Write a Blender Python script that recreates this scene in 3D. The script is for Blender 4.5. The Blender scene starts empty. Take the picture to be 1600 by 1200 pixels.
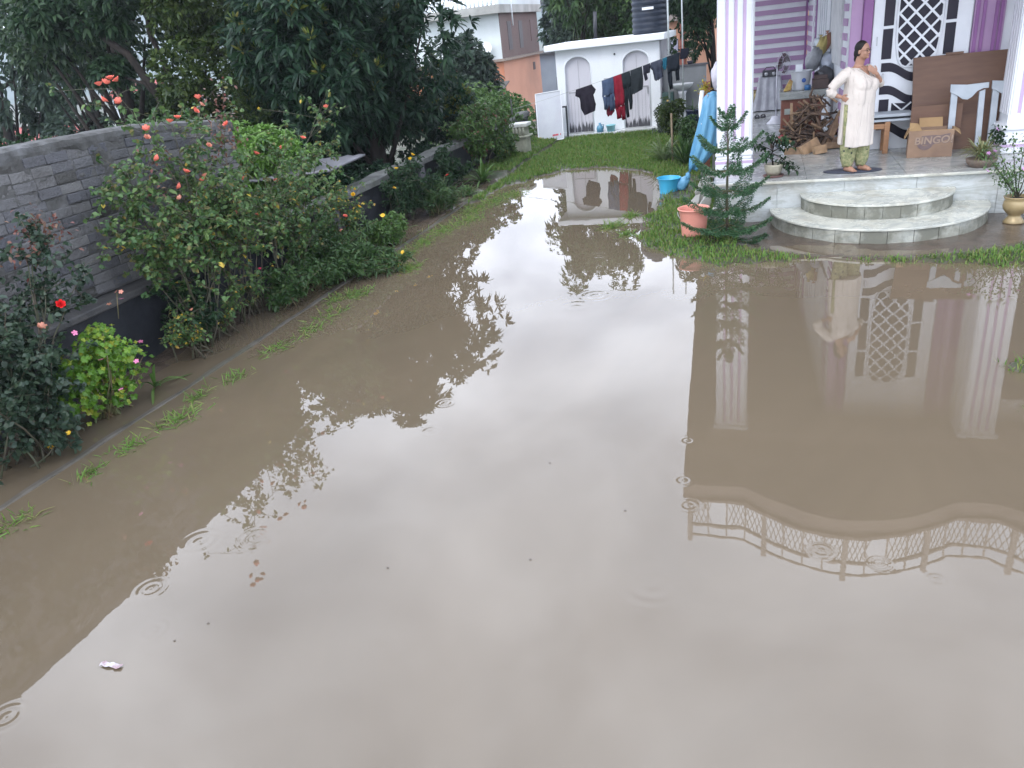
import bpy, bmesh, math, random
import numpy as np
from mathutils import Vector, Matrix, Euler
R = math.radians
random.seed(7); RNG = np.random.default_rng(7)
scene = bpy.context.scene
COL = scene.collection

# ------------------------------------------------------------------ camera
cam = bpy.data.objects.new('camera', bpy.data.cameras.new('camera'))
COL.objects.link(cam); scene.camera = cam
Mx = Matrix(((0.9522, -0.0256, 0.3043), (0.2861, 0.4236, -0.8595), (-0.1069, 0.9055, 0.4107)))
cam.matrix_world = Matrix.Translation((0, 0, 2.7)) @ Mx.to_4x4()
cam.data.sensor_width = 36; cam.data.lens = 27.045
cam.data.clip_start = 0.05; cam.data.clip_end = 3000

# ------------------------------------------------------------------ world (overcast)
w = bpy.data.worlds.new('World'); scene.world = w; w.use_nodes = True
nt = w.node_tree; nt.nodes.clear()
def N(t, typ, **kw):
    n = t.nodes.new(typ)
    for k, v in kw.items():
        if k == 'ins':
            for kk, vv in v.items(): n.inputs[kk].default_value = vv
        else: setattr(n, k, v)
    return n
SUN_EL, SUN_AZ = 50, 200
out = N(nt, 'ShaderNodeOutputWorld'); bg = N(nt, 'ShaderNodeBackground', ins={'Strength': 0.1})
sky = N(nt, 'ShaderNodeTexSky', sky_type='NISHITA', sun_disc=False)
sky.sun_elevation = R(SUN_EL); sky.sun_rotation = R(SUN_AZ); sky.air_density = 1.5; sky.dust_density = 4
tc = N(nt, 'ShaderNodeTexCoord')
sep = N(nt, 'ShaderNodeSeparateXYZ'); nt.links.new(tc.outputs['Generated'], sep.inputs[0])
zz = N(nt, 'ShaderNodeMath', operation='ADD', ins={1: 0.35}); nt.links.new(sep.outputs[2], zz.inputs[0])
dvx = N(nt, 'ShaderNodeMath', operation='DIVIDE'); nt.links.new(sep.outputs[0], dvx.inputs[0]); nt.links.new(zz.outputs[0], dvx.inputs[1])
dvy = N(nt, 'ShaderNodeMath', operation='DIVIDE'); nt.links.new(sep.outputs[1], dvy.inputs[0]); nt.links.new(zz.outputs[0], dvy.inputs[1])
cmb = N(nt, 'ShaderNodeCombineXYZ'); nt.links.new(dvx.outputs[0], cmb.inputs[0]); nt.links.new(dvy.outputs[0], cmb.inputs[1])
no = N(nt, 'ShaderNodeTexNoise', ins={'Scale': 3.3, 'Detail': 3.5, 'Roughness': 0.5, 'Distortion': 0.3}); nt.links.new(cmb.outputs[0], no.inputs['Vector'])
rp = N(nt, 'ShaderNodeValToRGB'); nt.links.new(no.outputs[0], rp.inputs[0])
rp.color_ramp.elements[0].position = 0.3; rp.color_ramp.elements[0].color = (11.8, 13.05, 15.9, 1)
rp.color_ramp.elements[1].position = 0.72; rp.color_ramp.elements[1].color = (26.0, 27.75, 31.5, 1)
glow = N(nt, 'ShaderNodeMapRange', interpolation_type='SMOOTHSTEP', ins={1: 0.2, 2: 0.58, 3: 1.5, 4: 1.0}); nt.links.new(sep.outputs[2], glow.inputs[0])
bri = N(nt, 'ShaderNodeVectorMath', operation='SCALE'); nt.links.new(rp.outputs[0], bri.inputs[0]); nt.links.new(glow.outputs[0], bri.inputs['Scale'])
mx = N(nt, 'ShaderNodeMix', data_type='RGBA'); mx.inputs[0].default_value = 0.88
nt.links.new(sky.outputs[0], mx.inputs[6]); nt.links.new(bri.outputs[0], mx.inputs[7])
nt.links.new(mx.outputs[2], bg.inputs[0]); nt.links.new(bg.outputs[0], out.inputs[0])

# ------------------------------------------------------------------ soft sun behind the cloud
sl = bpy.data.lights.new('sun', 'SUN'); sl.energy = 1.25; sl.angle = R(25); sl.color = (1, 0.975, 0.94)
so = bpy.data.objects.new('sun', sl); COL.objects.link(so)
d = Vector((math.sin(R(SUN_AZ)) * math.cos(R(SUN_EL)), math.cos(R(SUN_AZ)) * math.cos(R(SUN_EL)), math.sin(R(SUN_EL))))
so.rotation_euler = d.to_track_quat('Z', 'Y').to_euler()

scene.view_settings.view_transform = 'Standard'; scene.view_settings.look = 'None'
scene.view_settings.exposure = 0.3; scene.view_settings.gamma = 1
scene.cycles.max_bounces = 6; scene.cycles.transparent_max_bounces = 8
scene.cycles.use_denoising = True

# ================================================================== helpers
ORG = {}
def tag(o, label=None, cat=None, group=None, kind=None):
    if label: o['label'] = label
    if cat: o['category'] = cat
    if group: o['group'] = group
    if kind: o['kind'] = kind
    return o
def thing(name, label, cat, loc=(0, 0, 0), group=None):
    o = bpy.data.objects.new(name, None); COL.objects.link(o); o.location = loc
    o.empty_display_size = 0.1
    ORG[o.name] = Vector(loc)
    return tag(o, label, cat, group)
def link(name, me, mat, parent=None, loc=(0, 0, 0)):
    """vertices are world coordinates minus the origin"""
    o = bpy.data.objects.new(name, me); COL.objects.link(o)
    if mat: me.materials.append(mat)
    if parent is not None:
        o.parent = parent; ORG[o.name] = ORG[parent.name]
    else:
        o.location = loc; ORG[o.name] = Vector(loc)
    return o
class MB:
    def __init__(s): s.v = []; s.f = []; s.sm = []
    def add(s, vs, fs, smooth=False):
        b = len(s.v); s.v += [tuple(v) for v in vs]
        for f in fs: s.f.append(tuple(i + b for i in f)); s.sm.append(smooth)
        return s
    def box(s, x0, x1, y0, y1, z0, z1, mat=None):
        vs = [Vector(p) for p in ((x0,y0,z0),(x1,y0,z0),(x1,y1,z0),(x0,y1,z0),(x0,y0,z1),(x1,y0,z1),(x1,y1,z1),(x0,y1,z1))]
        if mat: vs = [mat @ v for v in vs]
        return s.add(vs, [(0,3,2,1),(4,5,6,7),(0,1,5,4),(1,2,6,5),(2,3,7,6),(3,0,4,7)])
    def bar(s, a, b, wd, th=None, up=(0, 0, 1)):
        """rectangular bar between two points"""
        a = Vector(a); b = Vector(b); th = th or wd; d = (b - a); L = d.length; d.normalize()
        u = Vector(up); sx = d.cross(u)
        if sx.length < 1e-3: sx = d.cross(Vector((1, 0, 0)))
        sx.normalize(); sz = sx.cross(d)
        m = Matrix((sx, d, sz)).transposed().to_4x4(); m.translation = a
        return s.box(-wd/2, wd/2, 0, L, -th/2, th/2, m)
    def tube(s, pts, r, n=8, caps=True):
        pts = [Vector(p) for p in pts]
        if not hasattr(r, '__len__'): r = [r] * len(pts)
        vs = []; fs = []; ref = Vector((0.31, 0.2, 0.93))
        for i, p in enumerate(pts):
            t = (pts[min(i+1, len(pts)-1)] - pts[max(i-1, 0)]).normalized()
            u = t.cross(ref)
            if u.length < 0.05: u = t.cross(Vector((1, 0, 0)))
            u.normalize(); q = t.cross(u)
            for k in range(n):
                a = 2*math.pi*k/n; vs.append(p + (u*math.cos(a) + q*math.sin(a))*r[i])
        for i in range(len(pts)-1):
            for k in range(n): fs.append((i*n+k, i*n+(k+1) % n, (i+1)*n+(k+1) % n, (i+1)*n+k))
        if caps: fs.append(tuple(range(n))[::-1]); fs.append(tuple((len(pts)-1)*n+k for k in range(n)))
        return s.add(vs, fs, True)
    def lathe(s, prof, c=(0, 0, 0), n=24, mat=None, smooth=True, sx=1, sy=1):
        vs = []; fs = []
        for (r, z) in prof:
            for k in range(n):
                a = 2*math.pi*k/n; p = Vector((r*math.cos(a)*sx, r*math.sin(a)*sy, z))
                if mat: p = mat @ p
                vs.append(p + Vector(c))
        for i in range(len(prof)-1):
            for k in range(n): fs.append((i*n+k, i*n+(k+1) % n, (i+1)*n+(k+1) % n, (i+1)*n+k))
        if prof[0][0] > 1e-4: fs.append(tuple(range(n))[::-1])
        if prof[-1][0] > 1e-4: fs.append(tuple((len(prof)-1)*n+k for k in range(n)))
        return s.add(vs, fs, smooth)
    def prism(s, poly, axis, a, b):
        """poly 2-D in the two other axes (in xyz order), extruded a..b along axis"""
        def P(p, t):
            return {'x': (t, p[0], p[1]), 'y': (p[0], t, p[1]), 'z': (p[0], p[1], t)}[axis]
        n = len(poly); vs = [P(p, a) for p in poly] + [P(p, b) for p in poly]
        fs = [tuple(range(n))[::-1], tuple(range(n, 2*n))] + [(i, (i+1) % n, n+(i+1) % n, n+i) for i in range(n)]
        return s.add(vs, fs)
    def blob(s, c, r, nu=14, nv=9, noise=0.0, rot=None, seed=0):
        rr = random.Random(seed); ph = [rr.uniform(0, 6.28) for _ in range(6)]
        vs = []; fs = []; r = r if hasattr(r, '__len__') else (r, r, r)
        for j in range(nv+1):
            th = math.pi*j/nv
            for i in range(nu):
                a = 2*math.pi*i/nu
                k = 1 + noise*(math.sin(3*a+ph[0])*math.sin(2*th+ph[1]) + 0.6*math.sin(5*a+ph[2]+3*th) + 0.4*math.sin(7*th+ph[3]+2*a))
                p = Vector((r[0]*math.sin(th)*math.cos(a)*k, r[1]*math.sin(th)*math.sin(a)*k, r[2]*math.cos(th)*k))
                if rot: p = rot @ p
                vs.append(p + Vector(c))
        for j in range(nv):
            for i in range(nu): fs.append((j*nu+i, (j+1)*nu+i, (j+1)*nu+(i+1) % nu, j*nu+(i+1) % nu))
        return s.add(vs, fs, True)
    def grid(s, P, smooth=True, close=False):
        """P[i][j] points"""
        n = len(P); m = len(P[0]); vs = [p for row in P for p in row]; fs = []
        for i in range(n-1):
            for j in range(m-1 if not close else m):
                fs.append((i*m+j, i*m+(j+1) % m, (i+1)*m+(j+1) % m, (i+1)*m+j))
        return s.add(vs, fs, smooth)
    def build(s, name, mat, parent=None, loc=(0, 0, 0), bevel=0, smooth=None, solid=0, weld=False, sub=0):
        org = ORG[parent.name] if parent is not None else Vector(loc)
        me = bpy.data.meshes.new(name)
        me.from_pydata([(v[0]-org[0], v[1]-org[1], v[2]-org[2]) for v in s.v], [], s.f)
        me.polygons.foreach_set('use_smooth', [(x if smooth is None else smooth) for x in s.sm])
        if weld:
            bm = bmesh.new(); bm.from_mesh(me); bmesh.ops.remove_doubles(bm, verts=bm.verts, dist=1e-5); bmesh.ops.recalc_face_normals(bm, faces=bm.faces); bm.to_mesh(me); bm.free()
        me.update()
        o = link(name, me, mat, parent, loc)
        if solid:
            m = o.modifiers.new('solid', 'SOLIDIFY'); m.thickness = solid; m.offset = 0
        if bevel:
            m = o.modifiers.new('bevel', 'BEVEL'); m.width = bevel; m.segments = 2; m.limit_method = 'ANGLE'; m.angle_limit = R(40)
        if sub:
            m = o.modifiers.new('sub', 'SUBSURF'); m.levels = sub; m.render_levels = sub
        return o

# ------------------------------------------------------------------ materials
MATS = {}
def base_mat(name):
    m = bpy.data.materials.new(name); m.use_nodes = True
    t = m.node_tree; b = t.nodes['Principled BSDF']; MATS[name] = m
    return m, t, b
def mixrgb(t, fac, a, b, mode='MIX'):
    n = N(t, 'ShaderNodeMix', data_type='RGBA', blend_type=mode)
    for i, v in ((0, fac), (6, a), (7, b)):
        if hasattr(v, 'is_linked') or hasattr(v, 'links'): t.links.new(v, n.inputs[i])
        elif i == 0: n.inputs[0].default_value = v
        else: n.inputs[i].default_value = (*v[:3], 1)
    return n.outputs[2]
def noise(t, vec, scale, detail=4, rough=0.55, lo=0.35, hi=0.65, dist=0):
    n = N(t, 'ShaderNodeTexNoise', ins={'Scale': scale, 'Detail': detail, 'Roughness': rough, 'Distortion': dist})
    if vec is not None: t.links.new(vec, n.inputs['Vector'])
    m = N(t, 'ShaderNodeMapRange', ins={1: lo, 2: hi}); t.links.new(n.outputs[0], m.inputs[0])
    return m.outputs[0]
def coords(t, scale=(1, 1, 1), rot=(0, 0, 0), kind='Object'):
    c = N(t, 'ShaderNodeTexCoord'); mp = N(t, 'ShaderNodeMapping'); mp.inputs['Scale'].default_value = scale; mp.inputs['Rotation'].default_value = rot
    t.links.new(c.outputs[kind], mp.inputs['Vector']); return mp.outputs[0]
def geo_pos(t, scale=(1, 1, 1), off=(0, 0, 0)):
    c = N(t, 'ShaderNodeNewGeometry'); mp = N(t, 'ShaderNodeMapping'); mp.inputs['Scale'].default_value = scale; mp.inputs['Location'].default_value = off
    t.links.new(c.outputs['Position'], mp.inputs['Vector']); return mp.outputs[0]
def bump(t, b, h, strength=0.3, dist=0.01):
    n = N(t, 'ShaderNodeBump', ins={'Strength': strength, 'Distance': dist}); t.links.new(h, n.inputs['Height']); t.links.new(n.outputs[0], b.inputs['Normal'])
def mat(name, c1, c2=None, rough=0.6, spec=0.5, scale=6, bmp=0.0, bscale=None, metal=0, dirt=None, dirt_amt=0.5, stretch=(1, 1, 1), trans=0, sheen=0):
    m, t, b = base_mat(name)
    c2 = c2 or tuple(x*0.8 for x in c1)
    v = coords(t, stretch)
    f = noise(t, v, scale)
    col = mixrgb(t, f, c1, c2)
    if dirt:
        f2 = noise(t, v, scale*0.35, 6, 0.65, 0.5, 0.75)
        mm = N(t, 'ShaderNodeMath', operation='MULTIPLY', ins={1: dirt_amt}); t.links.new(f2, mm.inputs[0])
        col = mixrgb(t, mm.outputs[0], col, dirt)
    t.links.new(col, b.inputs['Base Color'])
    b.inputs['Roughness'].default_value = rough; b.inputs['Specular IOR Level'].default_value = spec
    b.inputs['Metallic'].default_value = metal
    if trans: b.inputs['Transmission Weight'].default_value = trans
    if bmp: bump(t, b, noise(t, v, bscale or scale*4, 5, 0.6, 0.2, 0.8), bmp, 0.01)
    return m
def leafmat(name, cols, rough=0.4, spec=0.5, tr=0.3):
    """cols: list of albedo colours picked at random leaf by leaf"""
    m, t, b = base_mat(name)
    g = N(t, 'ShaderNodeNewGeometry'); r = N(t, 'ShaderNodeValToRGB'); cr = r.color_ramp
    while len(cr.elements) < len(cols): cr.elements.new(0.5)
    for i, c in enumerate(cols):
        cr.elements[i].position = i/(len(cols)-1); cr.elements[i].color = (*c, 1)
    t.links.new(g.outputs['Random Per Island'], r.inputs[0]); t.links.new(r.outputs[0], b.inputs['Base Color'])
    b.inputs['Roughness'].default_value = rough; b.inputs['Specular IOR Level'].default_value = spec
    tl = N(t, 'ShaderNodeBsdfTranslucent'); ad = N(t, 'ShaderNodeMixShader', ins={0: tr})
    t.links.new(r.outputs[0], tl.inputs[0])
    t.links.new(b.outputs[0], ad.inputs[1]); t.links.new(tl.outputs[0], ad.inputs[2])
    t.links.new(ad.outputs[0], t.nodes['Material Output'].inputs['Surface'])
    return m

WHITE = mat('white_paint', (0.83, 0.86, 0.89), (0.80, 0.83, 0.87), 0.55, scale=2.5, dirt=(0.5, 0.5, 0.49), dirt_amt=0.35, bmp=0.08, stretch=(1, 1, 0.3))
WHITE2 = mat('house_white', (0.72, 0.74, 0.77), (0.66, 0.68, 0.72), 0.45, scale=3, dirt=(0.45, 0.44, 0.45), dirt_amt=0.2, bmp=0.05)
PURPLE = mat('lilac_paint', (0.40, 0.25, 0.41), (0.36, 0.225, 0.38), 0.5, scale=3)
LILAC = mat('pale_lilac_paint', (0.52, 0.39, 0.56), (0.48, 0.35, 0.52), 0.5, scale=3)
DPURPLE = mat('deep_purple_paint', (0.25, 0.10, 0.27), (0.22, 0.085, 0.24), 0.5, scale=3)
PINKISH = mat('pinkish_fascia', (0.25, 0.19, 0.165), (0.22, 0.165, 0.145), 0.7, scale=2)
RAILP = mat('pale_railing_paint', (0.46, 0.40, 0.36), (0.4, 0.34, 0.31), 0.6, scale=3)
DARKGLASS = mat('dark_glass', (0.014, 0.013, 0.024), (0.022, 0.017, 0.028), 0.4, spec=0.2, scale=3)
STEEL = mat('grey_steel', (0.45, 0.46, 0.48), (0.38, 0.39, 0.41), 0.4, metal=0.6)
BLACKP = mat('black_plastic', (0.02, 0.022, 0.03), (0.03, 0.032, 0.04), 0.4)
CONC = mat('concrete', (0.12, 0.115, 0.105), (0.065, 0.063, 0.06), 0.8, scale=5, dirt=(0.06, 0.07, 0.055), dirt_amt=0.7, bmp=0.5)
WETCONC = mat('wet_dark_concrete', (0.026, 0.028, 0.034), (0.014, 0.016, 0.02), 0.55, spec=0.25, scale=4, dirt=(0.06, 0.062, 0.07), dirt_amt=0.5, bmp=0.5)
BARK = mat('bark', (0.03, 0.024, 0.02), (0.015, 0.013, 0.012), 0.85, spec=0.2, scale=8, bmp=0.7, stretch=(1, 1, 0.3))
STEM = mat('green_stem', (0.10, 0.13, 0.05), (0.12, 0.08, 0.04), 0.6, scale=8)
WOODSTEM = mat('cane_wood', (0.07, 0.055, 0.04), (0.05, 0.06, 0.03), 0.7, scale=12)

def marble(name, c=(0.58, 0.58, 0.51), vein=(0.32, 0.34, 0.32), dirt=(0.25, 0.22, 0.16), damt=0.6, rough=0.25, stretch=(1, 1, 3), dlo=0.5):
    m, t, b = base_mat(name)
    v = geo_pos(t, stretch)
    n = N(t, 'ShaderNodeTexNoise', ins={'Scale': 1.6, 'Detail': 6, 'Roughness': 0.65, 'Distortion': 1.2}); t.links.new(v, n.inputs['Vector'])
    r = N(t, 'ShaderNodeValToRGB'); t.links.new(n.outputs[0], r.inputs[0])
    e = r.color_ramp.elements; e[0].position = 0.42; e[0].color = (0, 0, 0, 1); e[1].position = 0.5; e[1].color = (1, 1, 1, 1)
    x = e.new(0.58); x.color = (0, 0, 0, 1)
    sc = N(t, 'ShaderNodeMath', operation='MULTIPLY', ins={1: 0.75}); t.links.new(r.outputs[0], sc.inputs[0])
    col = mixrgb(t, noise(t, v, 1.1), c, tuple(k*0.86 for k in c)); col = mixrgb(t, sc.outputs[0], col, vein)
    f = noise(t, geo_pos(t), 2.6, 6, 0.65, dlo, dlo+0.22); mm = N(t, 'ShaderNodeMath', operation='MULTIPLY', ins={1: damt}); t.links.new(f, mm.inputs[0])
    col = mixrgb(t, mm.outputs[0], col, dirt)
    t.links.new(col, b.inputs['Base Color'])
    rr = N(t, 'ShaderNodeMapRange', ins={1: 0, 2: 1, 3: rough, 4: rough+0.35}); t.links.new(f, rr.inputs[0]); t.links.new(rr.outputs[0], b.inputs['Roughness'])
    return m
MARBLE = marble('marble_tread')
RISER = marble('marble_riser', (0.52, 0.55, 0.55), damt=0.5, rough=0.35, stretch=(1, 1, 5))
STEPR = marble('stained_step_riser', (0.45, 0.45, 0.39), dirt=(0.10, 0.10, 0.075), damt=0.85, dlo=0.31, rough=0.4, stretch=(1, 1, 4))
FLOORM = marble('porch_floor_marble', (0.42, 0.44, 0.43), (0.22, 0.235, 0.24), damt=0.4, rough=0.15, stretch=(1, 2.5, 1))

# ================================================================== ground, water
LAND = [(2.54,8.72),(2.01,8.9),(1.41,9.04),(0.77,9.2),(0.08,9.2),(-0.43,9.11),(-0.77,9.33),(-1.15,9.59),(-1.47,10.04),(-1.59,11.17),(-1.52,11.96),(-1.59,12.89),(-1.5,13.34),(-1.79,14.28),(-2.01,15.27),(-2.56,15.85),(-3.34,16.18),(-3.95,16.16),(-4.33,15.7),(-4.55,15.03),(-4.84,14.66),(-4.96,14.21),(-5.0,13.2),(-5.15,13.2),(-5.15,30),(9,30),(9,8.4)]
ISLE = [(2.04,6.5),(1.82,6.2),(1.90,5.8),(1.78,5.5),(1.95,5.2),(3.5,4.9),(3.5,7.0)]
def sdist(px, py, poly):
    px = np.asarray(px, float); py = np.asarray(py, float)
    d = np.full(px.shape, 1e9); ins = np.zeros(px.shape, bool); n = len(poly)
    for i in range(n):
        ax, ay = poly[i]; bx, by = poly[(i+1) % n]; ex, ey = bx-ax, by-ay
        tt = np.clip(((px-ax)*ex+(py-ay)*ey)/(ex*ex+ey*ey), 0, 1)
        d = np.minimum(d, np.hypot(px-ax-tt*ex, py-ay-tt*ey))
        c = ((ay > py) != (by > py)) & (px < (bx-ax)*(py-ay)/((by-ay) if by != ay else 1e-9)+ax)
        ins ^= c
    return np.where(ins, d, -d)
def sm(x, a, b):
    k = np.clip((x-a)/(b-a), 0, 1); return k*k*(3-2*k)
def wob(x, y):
    return (np.sin(x*3.1+y*1.7)+np.sin(x*1.3-y*4.1+1)+np.sin(x*7.3+y*5.9+2)*0.6+np.sin(-x*9.1+y*8.3)*0.5)/3.1
def ground_z(x, y):
    x = np.asarray(x, float); y = np.asarray(y, float)
    s = np.maximum(sdist(x, y, LAND), sdist(x, y, ISLE)-0.02) + wob(x, y)*0.12 + wob(x*2.3+1, y*2.7)*0.10 + wob(x*5.3, y*4.7)*0.05
    z = -0.12 + 0.15*sm(s, -0.3, 0.12) + 0.03*sm(s, 0.1, 0.8) + wob(x*2, y*2)*0.008
    z = z - 0.05*sm(-np.hypot((x-1.4)/1.25, (y-11.05)), -2.05, -1.6)*(y < 11.2)*(x > -0.3)
    z = np.where((x > -6.2) & (x < -5.2) & (y < 21), -0.03 + 0.03*wob(x*2, y*2) + 0.05*sm(-x, 5.5, 6.1) + 0.05*sm(y, 9, 14) + 0.06*sm(y, 15, 16.5), z)
    z = np.where(x < -6.4, -1.0, z)
    back = sm(y, 24.5, 60)*3.2
    z = np.where(y > 23.6, -0.1 - back, z)
    z = np.where(x < -6.4, np.minimum(z, -1.0 - sm(-x, 10, 60)*2.5), z)
    return z
def axis_pts(lo, hi, step, outs_lo, outs_hi): return np.array(sorted(outs_lo + list(np.arange(lo, hi, step)) + outs_hi))
gx = axis_pts(-6.6, 3.6, 0.07, [-650, -400, -150, -60, -30, -15, -10, -8], [4.2, 5, 7, 10, 20, 60, 200, 650])
gy = axis_pts(4.8, 17.4, 0.07, [-50, -40, -30, -10, -4, 0, 2, 3, 4], [17.8, 18.5, 19.5, 20.5, 21.5, 22.6, 23.5, 23.7, 25, 28, 32, 40, 50, 60, 90, 150, 300, 600, 1000])
GX, GY = np.meshgrid(gx, gy); GZ = ground_z(GX, GY)
nv = GX.size; me = bpy.data.meshes.new('ground')
ny_, nx_ = GX.shape; idx = np.arange(nv).reshape(ny_, nx_)
q = np.stack([idx[:-1, :-1], idx[:-1, 1:], idx[1:, 1:], idx[1:, :-1]], -1).reshape(-1, 4)
me.from_pydata(np.stack([GX.ravel(), GY.ravel(), GZ.ravel()], 1).tolist(), [], q.tolist())
me.polygons.foreach_set('use_smooth', [True]*len(q))
ca = me.color_attributes.new('mud', 'FLOAT_COLOR', 'POINT')
# muddy strip round the steps and at the shore
mudstep = sm(-np.hypot((GX-1.4)/1.25, (GY-11.05)), -2.05, -1.72) * (GY < 11.2) * (GX > -0.3)
pathmud = sm(-np.abs(GX-(-1.35)), -0.35, -0.1)*(GY > 11.5)*(GY < 15)
grassy = np.clip(sm(GZ, 0.0, 0.035) * (1-mudstep) * (1-0.6*pathmud), 0, 1) * ((GX > -5.2) | (GY > 15.5))
grassy = np.where((GX < -6.4) | (GY > 23), 1, grassy)
cc = np.stack([grassy.ravel()]*3+[np.ones(nv)], 1).ravel(); ca.data.foreach_set('color', cc)
m, t, b = base_mat('ground_soil')
at = N(t, 'ShaderNodeVertexColor', layer_name='mud')
v = geo_pos(t)
mud = mixrgb(t, noise(t, v, 7), (0.105, 0.08, 0.062), (0.07, 0.055, 0.042))
gr = mixrgb(t, noise(t, v, 9, 6), (0.03, 0.055, 0.02), (0.05, 0.055, 0.028)); 
f = N(t, 'ShaderNodeMath', operation='MULTIPLY'); t.links.new(at.outputs[0], f.inputs[0]); t.links.new(noise(t, v, 6, 5, 0.6, 0.25, 0.55), f.inputs[1])
t.links.new(mixrgb(t, f.outputs[0], mud, gr), b.inputs['Base Color'])
rr = N(t, 'ShaderNodeMapRange', ins={1: 0, 2: 1, 3: 0.22, 4: 0.8}); t.links.new(f.outputs[0], rr.inputs[0]); t.links.new(rr.outputs[0], b.inputs['Roughness'])
bump(t, b, noise(t, v, 25, 6, 0.6, 0.2, 0.8), 0.4, 0.01)
g = link('ground', me, m); tag(g, 'waterlogged brown soil and lawn under the flooded garden', 'ground', kind='structure')

# flood water: muddy, mirror-like
RINGS = [(-3.35,3.21,.16),(-2.99,3.3,.14),(-3.34,2.75,.12),(-2.25,2.95,.10),(-3.39,1.8,.12),(-2.38,4.76,.12),(-0.46,4.81,.08),(-0.44,4.29,.09),(-0.38,4.01,.09),(0.35,3.67,.085),(0.63,3.6,.075),(0.88,3.51,.07),(-1.77,2.59,.05),(-3.07,2.45,.12),(-2.46,5.25,.1),(-2.51,4.45,.06),(-1.87,7.59,.28),(-1.73,7.97,.22),(-0.5,3.25,.2),(-2.0,9.6,.2)]
m, t, b = base_mat('muddy_flood_water')
t.nodes.remove(b)
outn = t.nodes['Material Output']
g0 = N(t, 'ShaderNodeNewGeometry'); pos = g0.outputs['Position']
acc = None
for i, (x, y, r) in enumerate(RINGS):
    dd = N(t, 'ShaderNodeVectorMath', operation='DISTANCE'); t.links.new(pos, dd.inputs[0]); dd.inputs[1].default_value = (x, y, 0)
    ph = N(t, 'ShaderNodeMath', operation='MULTIPLY', ins={1: 2*math.pi*2.3/r}); t.links.new(dd.outputs['Value'], ph.inputs[0])
    sn = N(t, 'ShaderNodeMath', operation='SINE'); t.links.new(ph.outputs[0], sn.inputs[0])
    env = N(t, 'ShaderNodeMapRange', interpolation_type='SMOOTHSTEP', ins={1: r*1.15, 2: r*0.55, 3: 0, 4: 0.17*min(r, 0.16)/0.16*(0.6 + 0.55*((i*7) % 5)/4)}); t.links.new(dd.outputs['Value'], env.inputs[0])
    mu = N(t, 'ShaderNodeMath', operation='MULTIPLY'); t.links.new(sn.outputs[0], mu.inputs[0]); t.links.new(env.outputs[0], mu.inputs[1])
    if acc is None: acc = mu.outputs[0]
    else:
        ad = N(t, 'ShaderNodeMath', operation='ADD'); t.links.new(acc, ad.inputs[0]); t.links.new(mu.outputs[0], ad.inputs[1]); acc = ad.outputs[0]
nz = N(t, 'ShaderNodeTexNoise', ins={'Scale': 2.2, 'Detail': 2, 'Roughness': 0.5}); t.links.new(pos, nz.inputs['Vector'])
nz2 = N(t, 'ShaderNodeTexNoise', ins={'Scale': 9, 'Detail': 2, 'Roughness': 0.5}); t.links.new(pos, nz2.inputs['Vector'])
nm = N(t, 'ShaderNodeMath', operation='MULTIPLY', ins={1: 0.35}); t.links.new(nz.outputs[0], nm.inputs[0])
nm2 = N(t, 'ShaderNodeMath', operation='MULTIPLY_ADD', ins={1: 0.05}); t.links.new(nz2.outputs[0], nm2.inputs[0]); t.links.new(nm.outputs[0], nm2.inputs[2])
ad = N(t, 'ShaderNodeMath', operation='ADD'); t.links.new(acc, ad.inputs[0]); t.links.new(nm2.outputs[0], ad.inputs[1])
bp = N(t, 'ShaderNodeBump', ins={'Strength': 0.5, 'Distance': 0.0035}); t.links.new(ad.outputs[0], bp.inputs['Height'])
fr = N(t, 'ShaderNodeFresnel', ins={'IOR': 1.85}); t.links.new(bp.outputs[0], fr.inputs['Normal'])
df = N(t, 'ShaderNodeBsdfDiffuse'); t.links.new(mixrgb(t, noise(t, geo_pos(t, (1, 0.55, 1)), 0.55, 6, 0.6, 0.3, 0.7, 1.6), (0.142, 0.1112, 0.0755), (0.121, 0.0954, 0.065)), df.inputs[0])
gl = N(t, 'ShaderNodeBsdfGlossy', ins={'Roughness': 0.0}); gl.inputs[0].default_value = (0.98, 0.97, 0.96, 1); t.links.new(bp.outputs[0], gl.inputs['Normal'])
ms = N(t, 'ShaderNodeMixShader'); t.links.new(fr.outputs[0], ms.inputs[0]); t.links.new(df.outputs[0], ms.inputs[1]); t.links.new(gl.outputs[0], ms.inputs[2])
t.links.new(ms.outputs[0], outn.inputs['Surface'])
WATERM = m
wb = MB(); wb.add([(-6.3, -8, 0), (12, -8, 0), (12, 22.5, 0), (-6.3, 22.5, 0)], [(0, 1, 2, 3)])
tag(wb.build('flood_water', m), 'still brown flood water covering the garden', 'water', kind='structure')
# hazy hills far beyond
hm = mat('hazed_hill_forest', (0.06, 0.10, 0.09), (0.10, 0.14, 0.13), 0.9, scale=0.02, dirt=(0.22, 0.25, 0.27), dirt_amt=0.6)  # pale blue-grey haze blended into the forest colour through the dirt input
hb = MB(); P = []
for i in range(90):
    x = -640 + i*14.0; row = []
    hgt = 62 + 22*math.sin(i*0.13+1.0) + 9*math.sin(i*0.41) + 4*math.sin(i*1.3)
    hgt *= max(0.25, 1 - (x+500)/900*0.55)
    for k in range(9):
        row.append((x, 430 + k*45 + 12*math.sin(i*0.5+k), -6 + hgt*math.sin(k/8*math.pi/2) + 2.5*math.sin(i*0.9+k*2.1)))
    P.append(row)
hb.grid(P); tag(hb.build('hill', hm), 'misty blue-green hillside far behind the trees', 'hill', kind='structure')

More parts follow.
